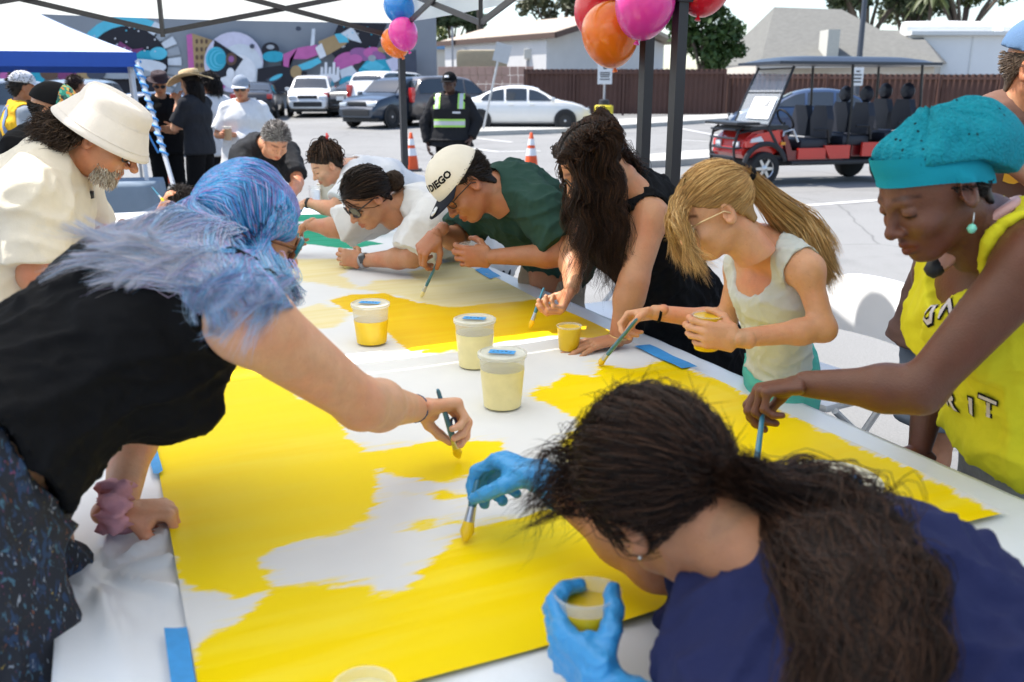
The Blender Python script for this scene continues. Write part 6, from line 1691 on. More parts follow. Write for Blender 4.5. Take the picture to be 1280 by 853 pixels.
# person in straw hat, hands at face
P = stander('person in dark tee and wide straw hat with hands raised to the face', 243, 10.0, 1.72, SK_L, 165, dict(el=(-.20, .16, 1.14), wl=(-.04, .20, 1.42), er=(.22, .14, 1.14), wr=(.05, .22, 1.40)), fat=1.0, look=(0, -.1), female=True, bust=.9)
shirt(P, CHAR, 'shirt', .85, -.08, .02, loose=.3, wr=.006, res=.014); pants(P, BLKC, res=.016, flare=.02); shoes(P, SHOE)
STR = mat('straw', (.58, .42, .22), .8, var=.2, vscale=60); ht = lathe_hat(P, [(.215, -.005), (.218, .004), (.15, .012), (.098, .02), (.094, .055), (.088, .09), (.06, .102), (.001, .10)], STR, 'straw_hat', tilt=(-.08, 0), wav=.12)
mb = MB(); b_ = lathe_hat(P, [(.1, .021), (.0985, .052), (.08, .055)], mat('hat_band', (.32, .19, .07), .8), 'hat_band', tilt=(-.08, 0)); b_.parent = ht
cv, cq = hair_cap(P, infl=.006, res=.008); D = scalp(260, 3, lambda x, y, z: hairline(x, y, z) & (y < .03)); C = np.stack([hpm(P, SC_C + D * SC_R), hpm(P, SC_C + D * SC_R * 1.1 + (0, -.02, -.06)), hpm(P, SC_C + D * SC_R * 1.1 + (0, -.03, -.15)), hpm(P, SC_C + D * SC_R * 1.0 + (0, -.03, -.23))], 1)
hair_obj(P, [(cv, cq, capcol(cv, (.012, .01, .01))), strands(wave(catmull(C, 10), .006, 8, 1), .005, haircol(260, (.014, .011, .01), .3))])
# person with dark curls and white tee
P = stander('person with dark curly hair and white shirt standing behind the straw hat', 265, 10.9, 1.72, SK_B, 150, fat=.95, female=True, look=(0, 0))
shirt(P, WHC, 'shirt', .9, -.16, .022, loose=.4, wr=.006, res=.016); pants(P, BLKC, res=.018); shoes(P, SHOE)
D = scalp(320, 8, lambda x, y, z: hairline(x, y, z)); r_ = np.random.default_rng(2); b0 = SC_C + D * SC_R; C = np.stack([b0, b0 + D * .03, b0 + D * .05 + (0, -.01, -.05), b0 + D * .045 + (0, -.02, -.13)], 1) + r_.normal(size=(320, 4, 3)) * .008
cv, cq = hair_cap(P, infl=.02, res=.009); hair_obj(P, [(cv, cq, capcol(cv, (.012, .01, .009))), strands(wave(catmull(hpm(P, C), 12), .012, 18, 2), .005, haircol(320, (.016, .012, .01), .3))])
# man in white tee with coffee
P = stander('man in white tee and grey cap holding an iced coffee', 303, 9.4, 1.66, SK_R, -85, dict(el=(-.30, .0, 1.14), wl=(-.27, .05, .9), er=(.29, .04, 1.13), wr=(.09, .25, 1.14)), fat=1.2, look=(-.05, -.1), belly=1.0,
            hands=dict(r=dict(d=(-.6, -.6, .1), n=(.6, -.6, 0), pose='cup')))
P.o.name = 'person'
shirt(P, cloth('tee_white', (.72, .72, .72)), 'tshirt', .85, -.17, .024, loose=.6, wr=.004, res=.014); pants(P, cloth('pale_shorts', (.60, .60, .60)), 'shorts', .5, .03, res=.016); shoes(P, WHC)
cap(P, cloth('cap_grey', (.26, .30, .36)), cloth('cap_pale', (.55, .57, .60)), res=.008); short_hair(P, (.05, .035, .025), 200, .01, .003, 4)
g = P.hand['r']['grip']; tub('iced coffee in a clear cup held by the man in white tee', 0, 0, h=.13, r=.042, fillc=ptmat('coffee', (.48, .30, .16)), fill=.85, lid=True, tp=False, nm='drink_cup', pos=g - UPZ * .06, group='cups in hands')
glasses(P, BLK, GLS)
# far left pair
P = stander('person in yellow safety vest and white cap with back turned at far left', 22, 7.4, 1.66, SK_B, 40, fat=1.05)
shirt(P, cloth('work_grey', (.3, .33, .36)), 'shirt', .9, -.1, .016, res=.016); pants(P, DENIM, res=.018); shoes(P, SHOE)
vb = shirt(P, cloth('vest_yellow', (.75, .42, .02)), 'safety_vest', 0, -.04, .03, loose=.3, tank=1.0, res=.013, neck=.075)
for x in (-.10, .10): v2, f2 = grid2(.045, .42, 3, 10); decal(P, vb, 'vest_strap', v2, f2, P.ch - UPZ * .03 + P.cs * x - P.front * .1, P.cs + UPZ * (.35 if x > 0 else -.35), UPZ - P.cs * (.35 if x > 0 else -.35), cloth('strap_blue', (.16, .24, .40)), .006, out=-P.front)
cap(P, WHC, WHC, res=.008); short_hair(P, (.015, .012, .01), 250, .03, .003, 6)
P = stander('person with brown hair mostly hidden behind the bucket hat', 92, 11.0, 1.70, SK_M, 60, fat=1.0); shirt(P, CHAR, 'shirt', .8, -.1, .016, res=.018); pants(P, DENIM, res=.02); shoes(P, SHOE)
short_hair(P, (.05, .03, .02), 300, .03, .004, 8)

# ------------------------------------------------------------------ man with patterned cap (left, behind the bucket hat)
J = dict(hd=at(68, 140, 4.4), nk=at(42, 172, 4.35), pel=at(18, 330, 4.4), sl=at(66, 188, 4.62), sr=at(20, 190, 4.12), el=at(85, 250, 4.66), er=at(25, 262, 4.08), wl=at(125, 272, 4.5), wr=at(70, 300, 4.1))
P = person('man in black tee and black cap with a colourful patterned front panel', J, SK_M, (.97, .1, -.22), fat=1.2, res=.014, hres=.005, handres=.006, head=dict(jaw=1.1))
shirt(P, BLKC, 'shirt', .8, -.12, .02, loose=.4, res=.012); pants(P, DENIM, res=.016); shoes(P, SHOE)
PAT = mat('cap_pattern', (1, 1, 1), .8, var=0); nn = PAT.node_tree.nodes; vo = nn.new('ShaderNodeTexVoronoi'); vo.inputs['Scale'].default_value = 75; cr = nn.new('ShaderNodeValToRGB'); sp_ = nn.new('ShaderNodeSeparateColor')
cr.color_ramp.interpolation = 'CONSTANT'
for i, (p_, c_2) in enumerate(((0, (.02, .25, .18, 1)), (.3, (.02, .03, .03, 1)), (.45, (.10, .42, .30, 1)), (.6, (.6, .22, .04, 1)), (.75, (.55, .45, .10, 1)), (.88, (.03, .12, .10, 1)))):
    if i < 2: e_ = cr.color_ramp.elements[i]; e_.position = p_
    else: e_ = cr.color_ramp.elements.new(p_)
    e_.color = c_2
PAT.node_tree.links.new(nn['Texture Coordinate'].outputs['Object'], vo.inputs['Vector']); PAT.node_tree.links.new(vo.outputs['Color'], sp_.inputs[0]); PAT.node_tree.links.new(sp_.outputs[0], cr.inputs[0]); PAT.node_tree.links.new(cr.outputs[0], nn['Principled BSDF'].inputs['Base Color'])
co = cap(P, BLKC, PAT, res=.006); fp = Field((-.11, .0, .0), (.11, .13, .17), .006, .004); fp.add(Ell(SC_C + (0, .006, .006), SC_R + np.array((.0125, .0135, .018))), .01); fp.add(Ell(SC_C + (0, .035, .035), (.068, .064, .064)), .03); fp.clip((0, 0, .046), (0, -.12, -1)); fp.clip((0, .032, 0), (0, -1, 0)); v, q = fp.mesh(); po = child(P, 'front_panel', hpm(P, v), q, PAT); po.parent = co
short_hair(P, (.02, .015, .012), 300, .006, .002, 4, region=lambda x, y, z: hairline(x, y, z) & (z < .03)); glasses(P, BLK, GLS)

# ------------------------------------------------------------------ grey haired man bending at the far end
J = dict(hd=at(345, 176, 6.15), nk=at(328, 178, 6.42), pel=at(315, 232, 6.85), sr=at(300, 196, 6.25), sl=at(363, 190, 6.55), er=at(302, 235, 6.05), el=at(372, 228, 6.3), wr=at(335, 254, 5.9), wl=at(362, 250, 5.95))
P = person('grey haired man in black polo bending over the far end of the table', J, SK_R, (.38, -.62, -.70), up=(.35, -.5, .8), fat=1.08, res=.014, hres=.005, handres=.006, side=(-.85, .1, 0), head=dict(nose=1.05))
shirt(P, cloth('polo', (.02, .021, .024)), 'polo_shirt', .8, -.1, .02, loose=.3, res=.011); pants(P, DENIM, res=.016); shoes(P, SHOE)
short_hair(P, [(.20, .18, .17), (.32, .30, .29), (.06, .05, .05)], 1400, .018, .0018, 5, var=.25, front=.07)

# ------------------------------------------------------------------ child crouched at the far end, seen as a head of dark hair
J = dict(hd=at(228, 258, 6.05), nk=at(228, 288, 6.15), pel=at(228, 372, 6.3), sl=at(205, 300, 6.2), sr=at(250, 300, 6.2), el=at(196, 275, 6.0), er=at(262, 318, 6.0), wl=at(206, 250, 5.85), wr=at(262, 290, 5.8))
P = person('child with messy dark hair low at the far end of the table', J, SK_M, (.1, -.8, -.55), sc_=.72, hs=.9, res=.014, hres=.006, handres=.006, side=(1, 0, 0)); shirt(P, BLKC, 'shirt', .8, -.1, .016, res=.013); pants(P, DENIM, res=.016)
D = scalp(900, 4, lambda x, y, z: hairline(x, y, z)); r_ = np.random.default_rng(9); b0 = SC_C + D * SC_R; C = np.stack([b0, b0 + D * .015, b0 + D * .03 + r_.normal(size=D.shape) * .012, b0 + D * .035 + r_.normal(size=D.shape) * .02], 1)
cv, cq = hair_cap(P, infl=.008); hair_obj(P, [(cv, cq, capcol(cv, (.02, .015, .012))), strands(catmull(hpm(P, C), 8), .0022, haircol(900, (.025, .018, .014), .3))])
brush('blue paint brush held up by the dark haired child', at(190, 234, 5.8), at(205, 252, 5.75), .006)

# ------------------------------------------------------------------ girl with top knot (far right side of table)
t0 = onz(352, 283, TZ + .012)
dr = nrm((-.9, -.15, -.25)); nr = (-.1, .1, -1)
wr = W_for(onz(368, 275, .80), dr, nr, 'r', 'brush', .92)
J = dict(hd=at(408, 207, 5.2), nk=at(438, 208, 5.38), pel=at(560, 262, 5.85), sr=at(440, 232, 5.05), sl=at(462, 210, 5.72), er=at(415, 262, 5.0), el=at(450, 262, 5.7), wr=wr, wl=onz(425, 262, .80))
P = person('girl with a high dark bun and white tee reaching across the table', J, SK_L, (-.78, -.42, -.50), up=(-.4, -.2, .85), sc_=.9, hs=.93, female=True, res=.012, hres=.0045, handres=.005, bust=.8, hands=dict(r=dict(d=dr, n=nr, pose='brush')), side=(-.4, .9, 0), head=dict(lashes=True))
shirt(P, WHC, 'tshirt', .7, -.12, .018, loose=.4, res=.010, wr=.004, freq=9); pants(P, BLKC, res=.016); shoes(P, SHOE)
D = scalp(1000, 5, lambda x, y, z: hairline(x, y, z)); A_ = to_tie(P, D, (0, -.055, .125), 4, 1.0, .014, 2); r_ = np.random.default_rng(3)
bun = hp(P, 0, -.06, .135); ang = r_.uniform(0, 6.28, (500, 1)); th = np.linspace(0, 5, 9)[None]; el_ = r_.uniform(-1, 1, (500, 1)); aa = ang + th; rb = .03 * np.sqrt(1 - .8 * el_ ** 2) * P.hs * r_.uniform(.7, 1.15, (500, 1)); bp_ = bun + (np.stack([np.cos(aa) * rb, np.sin(aa) * rb * .9, np.broadcast_to(el_ * .026, aa.shape)], -1) @ P.M)
cv, cq = hair_cap(P, infl=.004); hair_obj(P, [(cv, cq, capcol(cv, (.022, .014, .010))), strands(catmull(A_, 9), .0026, haircol(1000, [(.03, .016, .010), (.06, .032, .018)], .5)), strands(wave(bp_, .004, 20, 4), .0018, haircol(500, (.03, .018, .012), .3))])
mb = MB(); mb.tube([bun + V(.02, 0, .01), bun + V(.03, -.01, .03), bun + V(.025, 0, .045)], [.008, .01, .006], 8); child(P, 'hair_clip', np.concatenate(mb.v), mb.f, mat('clip_red', (.65, .05, .05), .4))
band(P, 'bracelet', J['er'], J['wr'], .93, .024, BLK, .006, .014)
brush('blue brush held by the girl with the bun', onz(378, 262, .90), onz(352, 285, TZ + .008), .005)

# ------------------------------------------------------------------ woman in sunglasses and white vee neck
dr = nrm((-.75, .35, -.45)); nr = (-.2, .0, -1); wr = W_for(onz(369, 309, .80), dr, nr, 'r', 'brush', .95)
dl = nrm((-.90, .25, .12)); nl = nrm((.2, .9, -.25)); wl = onz(452, 326, TZ + .045)
J = dict(hd=at(458, 248, 3.72), nk=at(510, 252, 3.86), pel=at(612, 318, 4.25), sr=at(478, 262, 4.02), sl=at(545, 275, 3.62), er=at(425, 286, 4.02), el=at(516, 322, 3.60), wr=wr, wl=wl)
P = person('woman in sunglasses and loose white top leaning an elbow on the canvas', J, SK_M, (-.62, -.48, -.60), up=(-.35, -.2, .85), female=True, bust=1.0, fat=1.02, res=.009, hres=.0038, handres=.0038, side=(.1, .95, 0),
           hands=dict(r=dict(d=dr, n=nr, pose='brush'), l=dict(d=dl, n=nl, pose='cup', s=.95)))
shirt(P, cloth('loose_white', (.68, .67, .66), sub=.0), 'top', .92, -.02, .018, loose=.35, wr=.006, vneck=.12, res=.0075, neck=.072, freq=8, slv_infl=.040, seed=5); pants(P, cloth('dark_pants', (.02, .022, .03)), res=.014); shoes(P, SHOE)
HB = [(.022, .012, .008), (.035, .02, .012), (.015, .009, .007)]
D = scalp(2200, 6, lambda x, y, z: hairline(x, y, z)); A_ = to_tie(P, D, (.0, -.115, -.02), 5, 1.0, .006, 2); cv, cq = hair_cap(P, infl=.003)
r_ = np.random.default_rng(4); bun = hp(P, .0, -.145, -.03); n_ = 900; ax_ = r_.normal(size=(n_, 3)); ax_ /= np.linalg.norm(ax_, axis=1)[:, None]; u_ = np.cross(ax_, r_.normal(size=(n_, 3))); u_ /= np.linalg.norm(u_, axis=1)[:, None]; w2 = np.cross(ax_, u_); th = np.linspace(0, 4, 10)[None, :, None]
bs = bun + (np.cos(th) * u_[:, None] + np.sin(th) * w2[:, None]) * (.042 * r_.uniform(.75, 1.08, (n_, 1, 1))) * P.hs
hair_obj(P, [(cv, cq, capcol(cv, (.014, .009, .007))), strands(catmull(A_, 10), .0018, haircol(2200, HB, .55)), strands(wave(bs, .003, 25, 1), .0014, haircol(n_, [(.04, .024, .016), (.06, .036, .022)], .3))])
glasses(P, mat('frame_dark', (.03, .022, .018), .25), mat('lens_grey', (.04, .04, .045), .05, var=0, spec=.9), w_=.029, h_=.024, thick=.003)
w1 = band(P, 'watch', J['el'], J['wl'], .94, .030, mat('watch_strap', (.30, .30, .31), .5), .004, .022); mb = MB(); mb.box(lerp(J['el'], J['wl'], .94) + V(-.004, -.032, .012), (.030, .012, .036), np.array([nrm((-.95, -.1, -.3)), nrm((-.1, .95, .3)), nrm((-.2, -.3, .93))]), bev=.004); ww = child(P, 'watch_face', np.concatenate(mb.v), mb.f, GLS); ww.parent = w1
g = P.hand['l']['grip']; tub('small cup of cream paint held by the woman in sunglasses', 0, 0, h=.075, r=.036, fillc=PC, lid=False, tp=False, nm='paint_cup', pos=g + V(0, 0, -.04), group='cups in hands', up=(-.1, -.1, 1))
brush('blue brush in the outstretched hand of the woman in sunglasses', onz(373, 292, .90), onz(366, 322, TZ + .008), .0055, PC)
mb = MB(); mb.tube([P.J['nk'] + P.cs * -.05 + P.front * .03, lerp(P.J['nk'], P.J['sl'], .4) + P.front * .05 - P.spine * .03, P.ch - P.cs * .08 + P.front * .12], [.008, .010, .010], 8); child(P, 'strap', np.concatenate(mb.v), mb.f, BLKC)

# ------------------------------------------------------------------ man in green tee and cream cap
dr = nrm((-.55, -.25, -.55)); nr = nrm((-.35, .1, -.9)); br_t, br_b = onz(351 + 0 + 0, 0 + 264, 0) if False else at(552, 317, 3.16), onz(526, 372, TZ + .008)
wr = W_for(lerp(br_t, br_b, .34), dr, nr, 'r', 'brush', 1.0)
dl = nrm((-.95, .05, .0)); nl = nrm((.05, 1.0, .0)); cupc = at(588, 318, 3.12); wl = W_for(cupc, dl, nl, 'l', 'cup', 1.0, 'grip')
J = dict(hd=at(581, 232, 3.12), nk=at(628, 232, 3.24), pel=at(693, 305, 3.62), sr=at(594, 262, 3.50), sl=at(682, 266, 3.06), er=at(572, 300, 3.42), el=at(712, 318, 3.02), wr=wr, wl=wl)
P = person('man in dark green tee and cream cap bending over to paint', J, SK_B, (-.60, -.34, -.72), up=(-.62, -.12, .72), fat=1.12, res=.0085, hres=.0036, handres=.0036, side=(.15, .95, 0),
           hands=dict(r=dict(d=dr, n=nr, pose='brush'), l=dict(d=dl, n=nl, pose='cup')), head=dict(jaw=1.06))
shirt(P, cloth('green_tee', (.022, .058, .045)), 'tshirt', .72, -.06, .018, loose=.5, wr=.008, res=.007, seed=3, slv_infl=.026, freq=11); pants(P, cloth('khaki', (.27, .21, .15)), 'shorts', .46, .03, wr=.008, flare=.02, res=.011); shoes(P, SHOE)
CRM_ = cloth('cap_cream', (.72, .66, .55)); NAV = cloth('cap_navy', (.012, .014, .022))
short_hair(P, (.02, .014, .011), 900, .012, .0012, 5, region=lambda x, y, z: hairline(x, y, z) & (z < .052))
co = cap(P, CRM_, NAV, tall=1.25, btn=NAV, res=.0042, flat=.15)
cap_print(P, co, 'SAN DIEGO', .034, .062, -.25, BLKC)
mb = MB(); mb.lathe([(.001, .0035), (.019, .0035), (.019, 0)], (0, 0, 0), 22); bdg = child(P, 'brim_sticker', hpm(P, mb.v[0] @ np.array([(1, 0, 0), (0, 1, -.15), (0, .15, 1)]) + V(-.020, .146, .029)), mb.f, mat('sticker_pale', (.66, .67, .68), .4, var=.1, vscale=80)); bdg.parent = co
v2, f2 = text_verts('NEW', .010); b3 = child(P, 'sticker_print', hpm(P, np.array([(-a - .020, .146 + b, .0345 - b * .15) for a, b in v2])), f2, BLKC); b3.parent = co
glasses(P, BLK, None, 'glasses', .025, .018, .002)
tub('small cup of cream paint in the hand of the man in green', 0, 0, h=.08, r=.037, fillc=PY, lid=False, tp=False, nm='paint_cup', pos=P.hand['l']['grip'] - UPZ * .04, group='cups in hands')
brush('blue brush held by the man in the green tee', br_t, br_b, .0055, PC)

# ------------------------------------------------------------------ woman with long dark curls, black dress
br_t, br_b = at(680, 360, 2.78), onz(662, 411, TZ + .008)
dr = nrm((-.40, -.25, -.75)); nr = nrm((-.55, -.1, .2)) ; nr = nrm((-.8, -.2, -.35)); wr = W_for(lerp(br_t, br_b, .38), dr, nr, 'r', 'brush', .93)
dl = nrm((-.92, -.30, -.12)); nl = (0, 0, -1.); wl = onz(772, 424, TZ + .034)
J = dict(hd=at(742, 205, 2.66), nk=at(776, 232, 2.80), pel=at(838, 372, 2.98), sr=at(738, 258, 3.02), sl=at(812, 272, 2.62), er=at(716, 318, 2.98), el=at(792, 352, 2.54), wr=wr, wl=wl)
P = person('woman with long dark curls and black dress leaning on the canvas', J, SK_M, (-.78, .05, -.62), up=(-.5, -.1, .8), female=True, bust=1.0, fat=1.04, res=.0085, hres=.0038, handres=.0034, side=(.25, .95, 0),
           hands=dict(r=dict(d=dr, n=nr, pose='brush', s=.93), l=dict(d=dl, n=nl, pose='flat', s=.95)))
shirt(P, BLKC, 'dress', .0, -.42, .014, loose=.9, wr=.009, tank=.82, res=.008, strapcut=.035, hemplane=(V(0, 0, .36), V(0, 0, -1)), neck=.075)
pants(P, BLKC, 'leggings', .95, .012, res=.014); shoes(P, SHOE)
HC = [(.022, .010, .006), (.04, .018, .009), (.012, .007, .005), (.06, .026, .012)]
n_ = 5200; D = scalp(n_, 12, lambda x, y, z: hairline(x, y, z, front=.075)); r_ = np.random.default_rng(6)
b0 = SC_C + D * SC_R; s_ = np.sign(D[:, 0] + .25)[:, None]; c0 = hpm(P, b0); 
mid = hpm(P, SC_C + np.stack([s_[:, 0] * (.068 + .018 * r_.uniform(0, 1, n_)), D[:, 1] * .085 - .005, D[:, 2] * .03 + .02], 1) + r_.normal(size=(n_, 3)) * .005)
low = P.hd + np.stack([s_[:, 0] * 0, s_[:, 0] * 0, s_[:, 0] * 0], 1) + ((mid - P.hd) * (1.05, 1.05, .2)) + V(.02, 0, -.11) + r_.normal(size=(n_, 3)) * (.012, .014, .014)
far_ = s_[:, 0] > 0
end = low + V(.015, -.01, -.13) + r_.normal(size=(n_, 3)) * (.018, .02, .04); end[~far_] = low[~far_] + V(.012, -.015, -.21) + r_.normal(size=((~far_).sum(), 3)) * (.026, .018, .05)
back = r_.uniform(size=n_) < .35; low[back] = lerp(P.hd, P.J['nk'], .9) + V(.03, -.03, .03) + r_.normal(size=(back.sum(), 3)) * .03; end[back] = P.J['nk'] + V(.03, -.10, -.14) + r_.normal(size=(back.sum(), 3)) * (.05, .03, .05)
G_ = np.stack([c0, lerp(c0, mid, .5) + (lerp(c0, mid, .5) - P.hd) * .16, mid + (mid - P.hd) * .06, low, end], 1); S = wave(cwave(catmull(clumpify(G_, 150, .75, 3, 1), 30), .013, .075, 7, .18), .0035, 10, 8, .2); n_ = len(S); cv, cq = hair_cap(P, infl=-.001, front=.07, nape=False)
hair_obj(P, [(cv, cq, capcol(cv, (.012, .007, .005))), strands(S, .0009, haircol(n_, HC, .3))])
band(P, 'bracelet', J['el'], J['wl'], .95, .028, mat('gold', (.75, .5, .2), .3, metal=1), .0025, .004)
glasses(P, BLK, None, 'glasses', .024, .02, .002)
brush('blue brush held by the woman with long dark curls', br_t, br_b, .0055)

# ------------------------------------------------------------------ blonde child
br_t, br_b = at(796, 399, 2.24), onz(749, 456, TZ + .008)
dr = nrm((-.9, .25, -.25)); nr = nrm((-.15, -.55, -.75)); wr = W_for(lerp(br_t, br_b, .30), dr, nr, 'r', 'brush', .82)
dl = nrm((-.97, .1, .08)); nl = nrm((.1, .99, 0)); cupc = at(884, 414, 1.98); wl = W_for(cupc, dl, nl, 'l', 'cup', .84, 'grip')
J = dict(hd=at(893, 264, 2.02), nk=at(958, 306, 2.14), pel=at(978, 474, 2.24), sr=at(925, 335, 2.30), sl=at(1008, 338, 2.02), er=at(908, 402, 2.32), el=at(1030, 412, 1.98), wr=wr, wl=wl)
P = person('blonde child in pale tank top and mint shorts painting with a brush', J, skin_mat('fair', (.64, .33, .18)), (-.86, -.12, -.50), up=(-.45, 0, .88), sc_=.80, hs=.86, female=True, res=.0065, hres=.0030, handres=.0028, side=(.25, .95, 0), fat=.93, armf=.82,
           hands=dict(r=dict(d=dr, n=nr, pose='brush'), l=dict(d=dl, n=nl, pose='cup', s=1.05)))
shirt(P, cloth('tank_pale', (.60, .62, .58)), 'tank_top', 0, -.02, .009, wr=.0035, tank=.98, res=.0055, neck=.084, scoop=1.3, freq=20, seed=9, strapcut=.034); pants(P, cloth('mint', (.10, .46, .38)), 'shorts', .4, .022, wr=.006, flare=.02, res=.009, top=.07); shoes(P, WHC)
HBL = [(.56, .32, .11), (.68, .43, .17), (.38, .19, .06), (.78, .54, .26)]
n_ = 5200; D = scalp(n_, 15, lambda x, y, z: hairline(x, y, z, front=.07)); A_ = to_tie(P, D, (0, -.105, .035), 5, .8, .0025, 2); r_ = np.random.default_rng(8)
tie = hp(P, 0, -.118, .036); tl = np.stack([tie, at(985, 275, 2.10), at(1006, 302, 2.10), at(1024, 328, 2.10)])
m_ = 1500; off = r_.normal(size=(m_, 1, 3)) * np.array((.006, .014, .018, .020))[None, :, None] * (1, .8, 1); ends = off[:, -1] ; T_ = tl[None] + off; T_[:, 3] += r_.normal(size=(m_, 3)) * .014 + V(.008, 0, -.02)
fr_n = 420; fd = scalp(fr_n, 19, lambda x, y, z: (y > .055) & (z > .055)); f0 = hpm(P, SC_C + fd * SC_R); xs_ = np.sign(fd[:, 0])[:, None]
F_ = np.stack([f0, hpm(P, SC_C + fd * SC_R * 1.08 + np.stack([fd[:, 0] * .04, .02 + 0 * fd[:, 0], -.02 + 0 * fd[:, 0]], 1)), hpm(P, np.stack([xs_[:, 0] * .07 + r_.normal(size=fr_n) * .012, .108 + r_.normal(size=fr_n) * .012, -.01 + r_.normal(size=fr_n) * .02], 1)), hpm(P, np.stack([xs_[:, 0] * .075 + r_.normal(size=fr_n) * .02, .118 + r_.normal(size=fr_n) * .018, -.09 + r_.normal(size=fr_n) * .03], 1))], 1)
cv, cq = hair_cap(P, infl=.003, front=.065)
hair_obj(P, [(cv, cq, capcol(cv, (.33, .19, .075))), strands(catmull(A_, 10), .0006, haircol(n_, HBL[:3], .15, 3)), strands(cwave(catmull(clumpify(np.repeat(T_, 3, 0) + r_.normal(size=(m_ * 3, 4, 3)) * .004, 60, .6, 2), 14), .007, .14, 3), .0006, haircol(m_ * 3, HBL, .15, 4)), strands(cwave(catmull(clumpify(np.repeat(F_, 3, 0) + r_.normal(size=(fr_n * 3, 4, 3)) * (.003), 30, .6, 2), 12), .005, .11, 5), .0005, haircol(fr_n * 3, HBL, .15, 5))])
mb = MB(); a_ = axes_for(tl[1] - tl[0]); mb.lathe([(.018, -.008), (.024, -.004), (.024, .004), (.018, .008)], tie, 14, a_, False); child(P, 'hair_tie', np.concatenate(mb.v), mb.f, BLKC)
glasses(P, mat('frame_gold', (.72, .55, .32), .3, metal=.6), mat('lens_rose', (.16, .05, .04), .1, var=0), 'glasses', .025, .021, .0020)
band(P, 'hair_tie', J['er'], J['wr'], .94, .0215, BLKC, .005, .007)
tub('small yellow paint cup in the hand of the blonde child', 0, 0, h=.085, r=.034, fillc=PY, fill=.97, lid=False, tp=False, nm='paint_cup', pos=P.hand['l']['grip'] - UPZ * .045, group='cups in hands')
brush('blue brush in the hand of the blonde child', br_t, br_b, .006)
# ------------------------------------------------------------------ bearded man in bucket hat (left)
J = dict(hd=at(128, 172, 2.55), nk=at(70, 200, 2.55), pel=at(-25, 400, 2.40), sr=at(34, 245, 2.34), sl=at(84, 222, 2.76), er=at(44, 345, 2.32), el=at(108, 290, 2.84), wr=at(100, 400, 2.4), wl=at(150, 300, 2.7))
P = person('bearded man in cream bucket hat and cream tee looking down at the table', J, SK_R, (.80, .10, -.58), up=(.5, .05, .85), fat=1.05, hs=.97, res=.009, hres=.0032, handres=.005, side=(.15, -1, 0), head=dict(nose=1.10, jaw=1.05))
shirt(P, cloth('cream_tee', (.68, .61, .50)), 'tshirt', .88, -.12, .020, loose=.6, wr=.007, res=.008, seed=2, slv_infl=.034, freq=7); pants(P, cloth('sand', (.45, .38, .28)), res=.014); shoes(P, SHOE)
HB = [(.025, .014, .009), (.045, .026, .016), (.07, .045, .03)]
n_ = 1500; D = scalp(n_, 21, lambda x, y, z: hairline(x, y, z) & (y < .015) & (z < .012)); r_ = np.random.default_rng(5); b0 = SC_C + D * SC_R
C = np.stack([b0, b0 + D * .014 + (0, -.006, -.015), b0 + D * (.022, .03, .02) + (0, -.022, -.045), b0 + D * (.02, .035, .02) + (0, -.035, -.08)], 1) + r_.normal(size=(n_, 4, 3)) * np.array((0, .003, .007, .012))[None, :, None]
cv, cq = hair_cap(P, infl=.002); hair_obj(P, [(cv, cq, capcol(cv, (.02, .012, .008))), strands(wave(catmull(hpm(P, C), 16), .008, 22, 3), .0013, haircol(n_, HB, .3))])
beard(P, [(.55, .49, .43), (.72, .67, .60), (.38, .28, .20), (.48, .40, .33)], 1900, .022, 3)
BUC = cloth('bucket_cream', (.70, .64, .58), var=.05)
prof = [(.126, -.044), (.128, -.040), (.124, -.032), (.110, -.004), (.098, .024), (.0925, .034), (.0905, .040), (.089, .056), (.085, .074), (.077, .085), (.062, .091), (.036, .094), (.001, .095)]
bk = lathe_hat(P, prof, BUC, 'bucket_hat', c=(0, -.006, .044), ry=1.14, n=48, tilt=(.03, 0))
for pr_ in ([(.0928, .0345), (.0931, .0350), (.0924, .0355)], [(.1196, -.0212), (.1200, -.0208), (.1192, -.0202)]):
    s_ = lathe_hat(P, pr_, BUC, 'stitching', c=(0, -.006, .044), ry=1.14, n=48, tilt=(.03, 0)); s_.parent = bk
glasses(P, mat('frame_black', (.012, .012, .012), .3), None, 'glasses', .024, .020, .0026, 2.2)
mb = MB(); mb.lathe([(.001, -.012), (.02, -.010), (.021, .010), (.001, .012)], hp(P, .01, .045, -.17), 14); child(P, 'pendant', np.concatenate(mb.v), mb.f, BLK)

# ------------------------------------------------------------------ woman with blue hair (left foreground)
br_t, br_b = at(547, 487, 1.66), onz(574, 573, TZ + .008)
dr = nrm((.74, .50, -.10)); nr = nrm((.25, -.35, -.9)); wr = W_for(lerp(br_t, br_b, .74), dr, nr, 'r', 'brush', .96)
dl = nrm((.80, .30, -.10)); nl = (.0, 0., -1.); wl = onz(150, 640, TZ + .040)
J = dict(hd=at(310, 286, 1.66), nk=at(255, 342, 1.50), pel=at(-38, 560, 1.20), sr=at(312, 402, 1.22), sl=at(262, 350, 1.60), er=at(452, 505, 1.40), el=at(170, 520, 1.62), wr=wr, wl=wl)
P = person('woman with long blue and lilac hair and black top reaching over the canvas', J, SK_L, (.78, .42, -.46), up=(.4, .1, .9), hs=.97, female=True, bust=1.15, fat=1.12, res=.0075, hres=.0036, handres=.0030, side=(.25, -1, 0),
           hands=dict(r=dict(d=dr, n=nr, pose='brush'), l=dict(d=dl, n=nl, pose='fist', s=.92)))
tp_ = shirt(P, BLKC, 'top', 0, .05, .016, loose=.25, wr=.006, tank=.88, res=.0065, neck=.075, strapcut=.030, freq=17, seed=4)
SPL = mat('splattered_pants', (.020, .022, .028), .85, var=0); nn = SPL.node_tree.nodes; ll = SPL.node_tree.links
tc_ = nn['Texture Coordinate']; cur = None
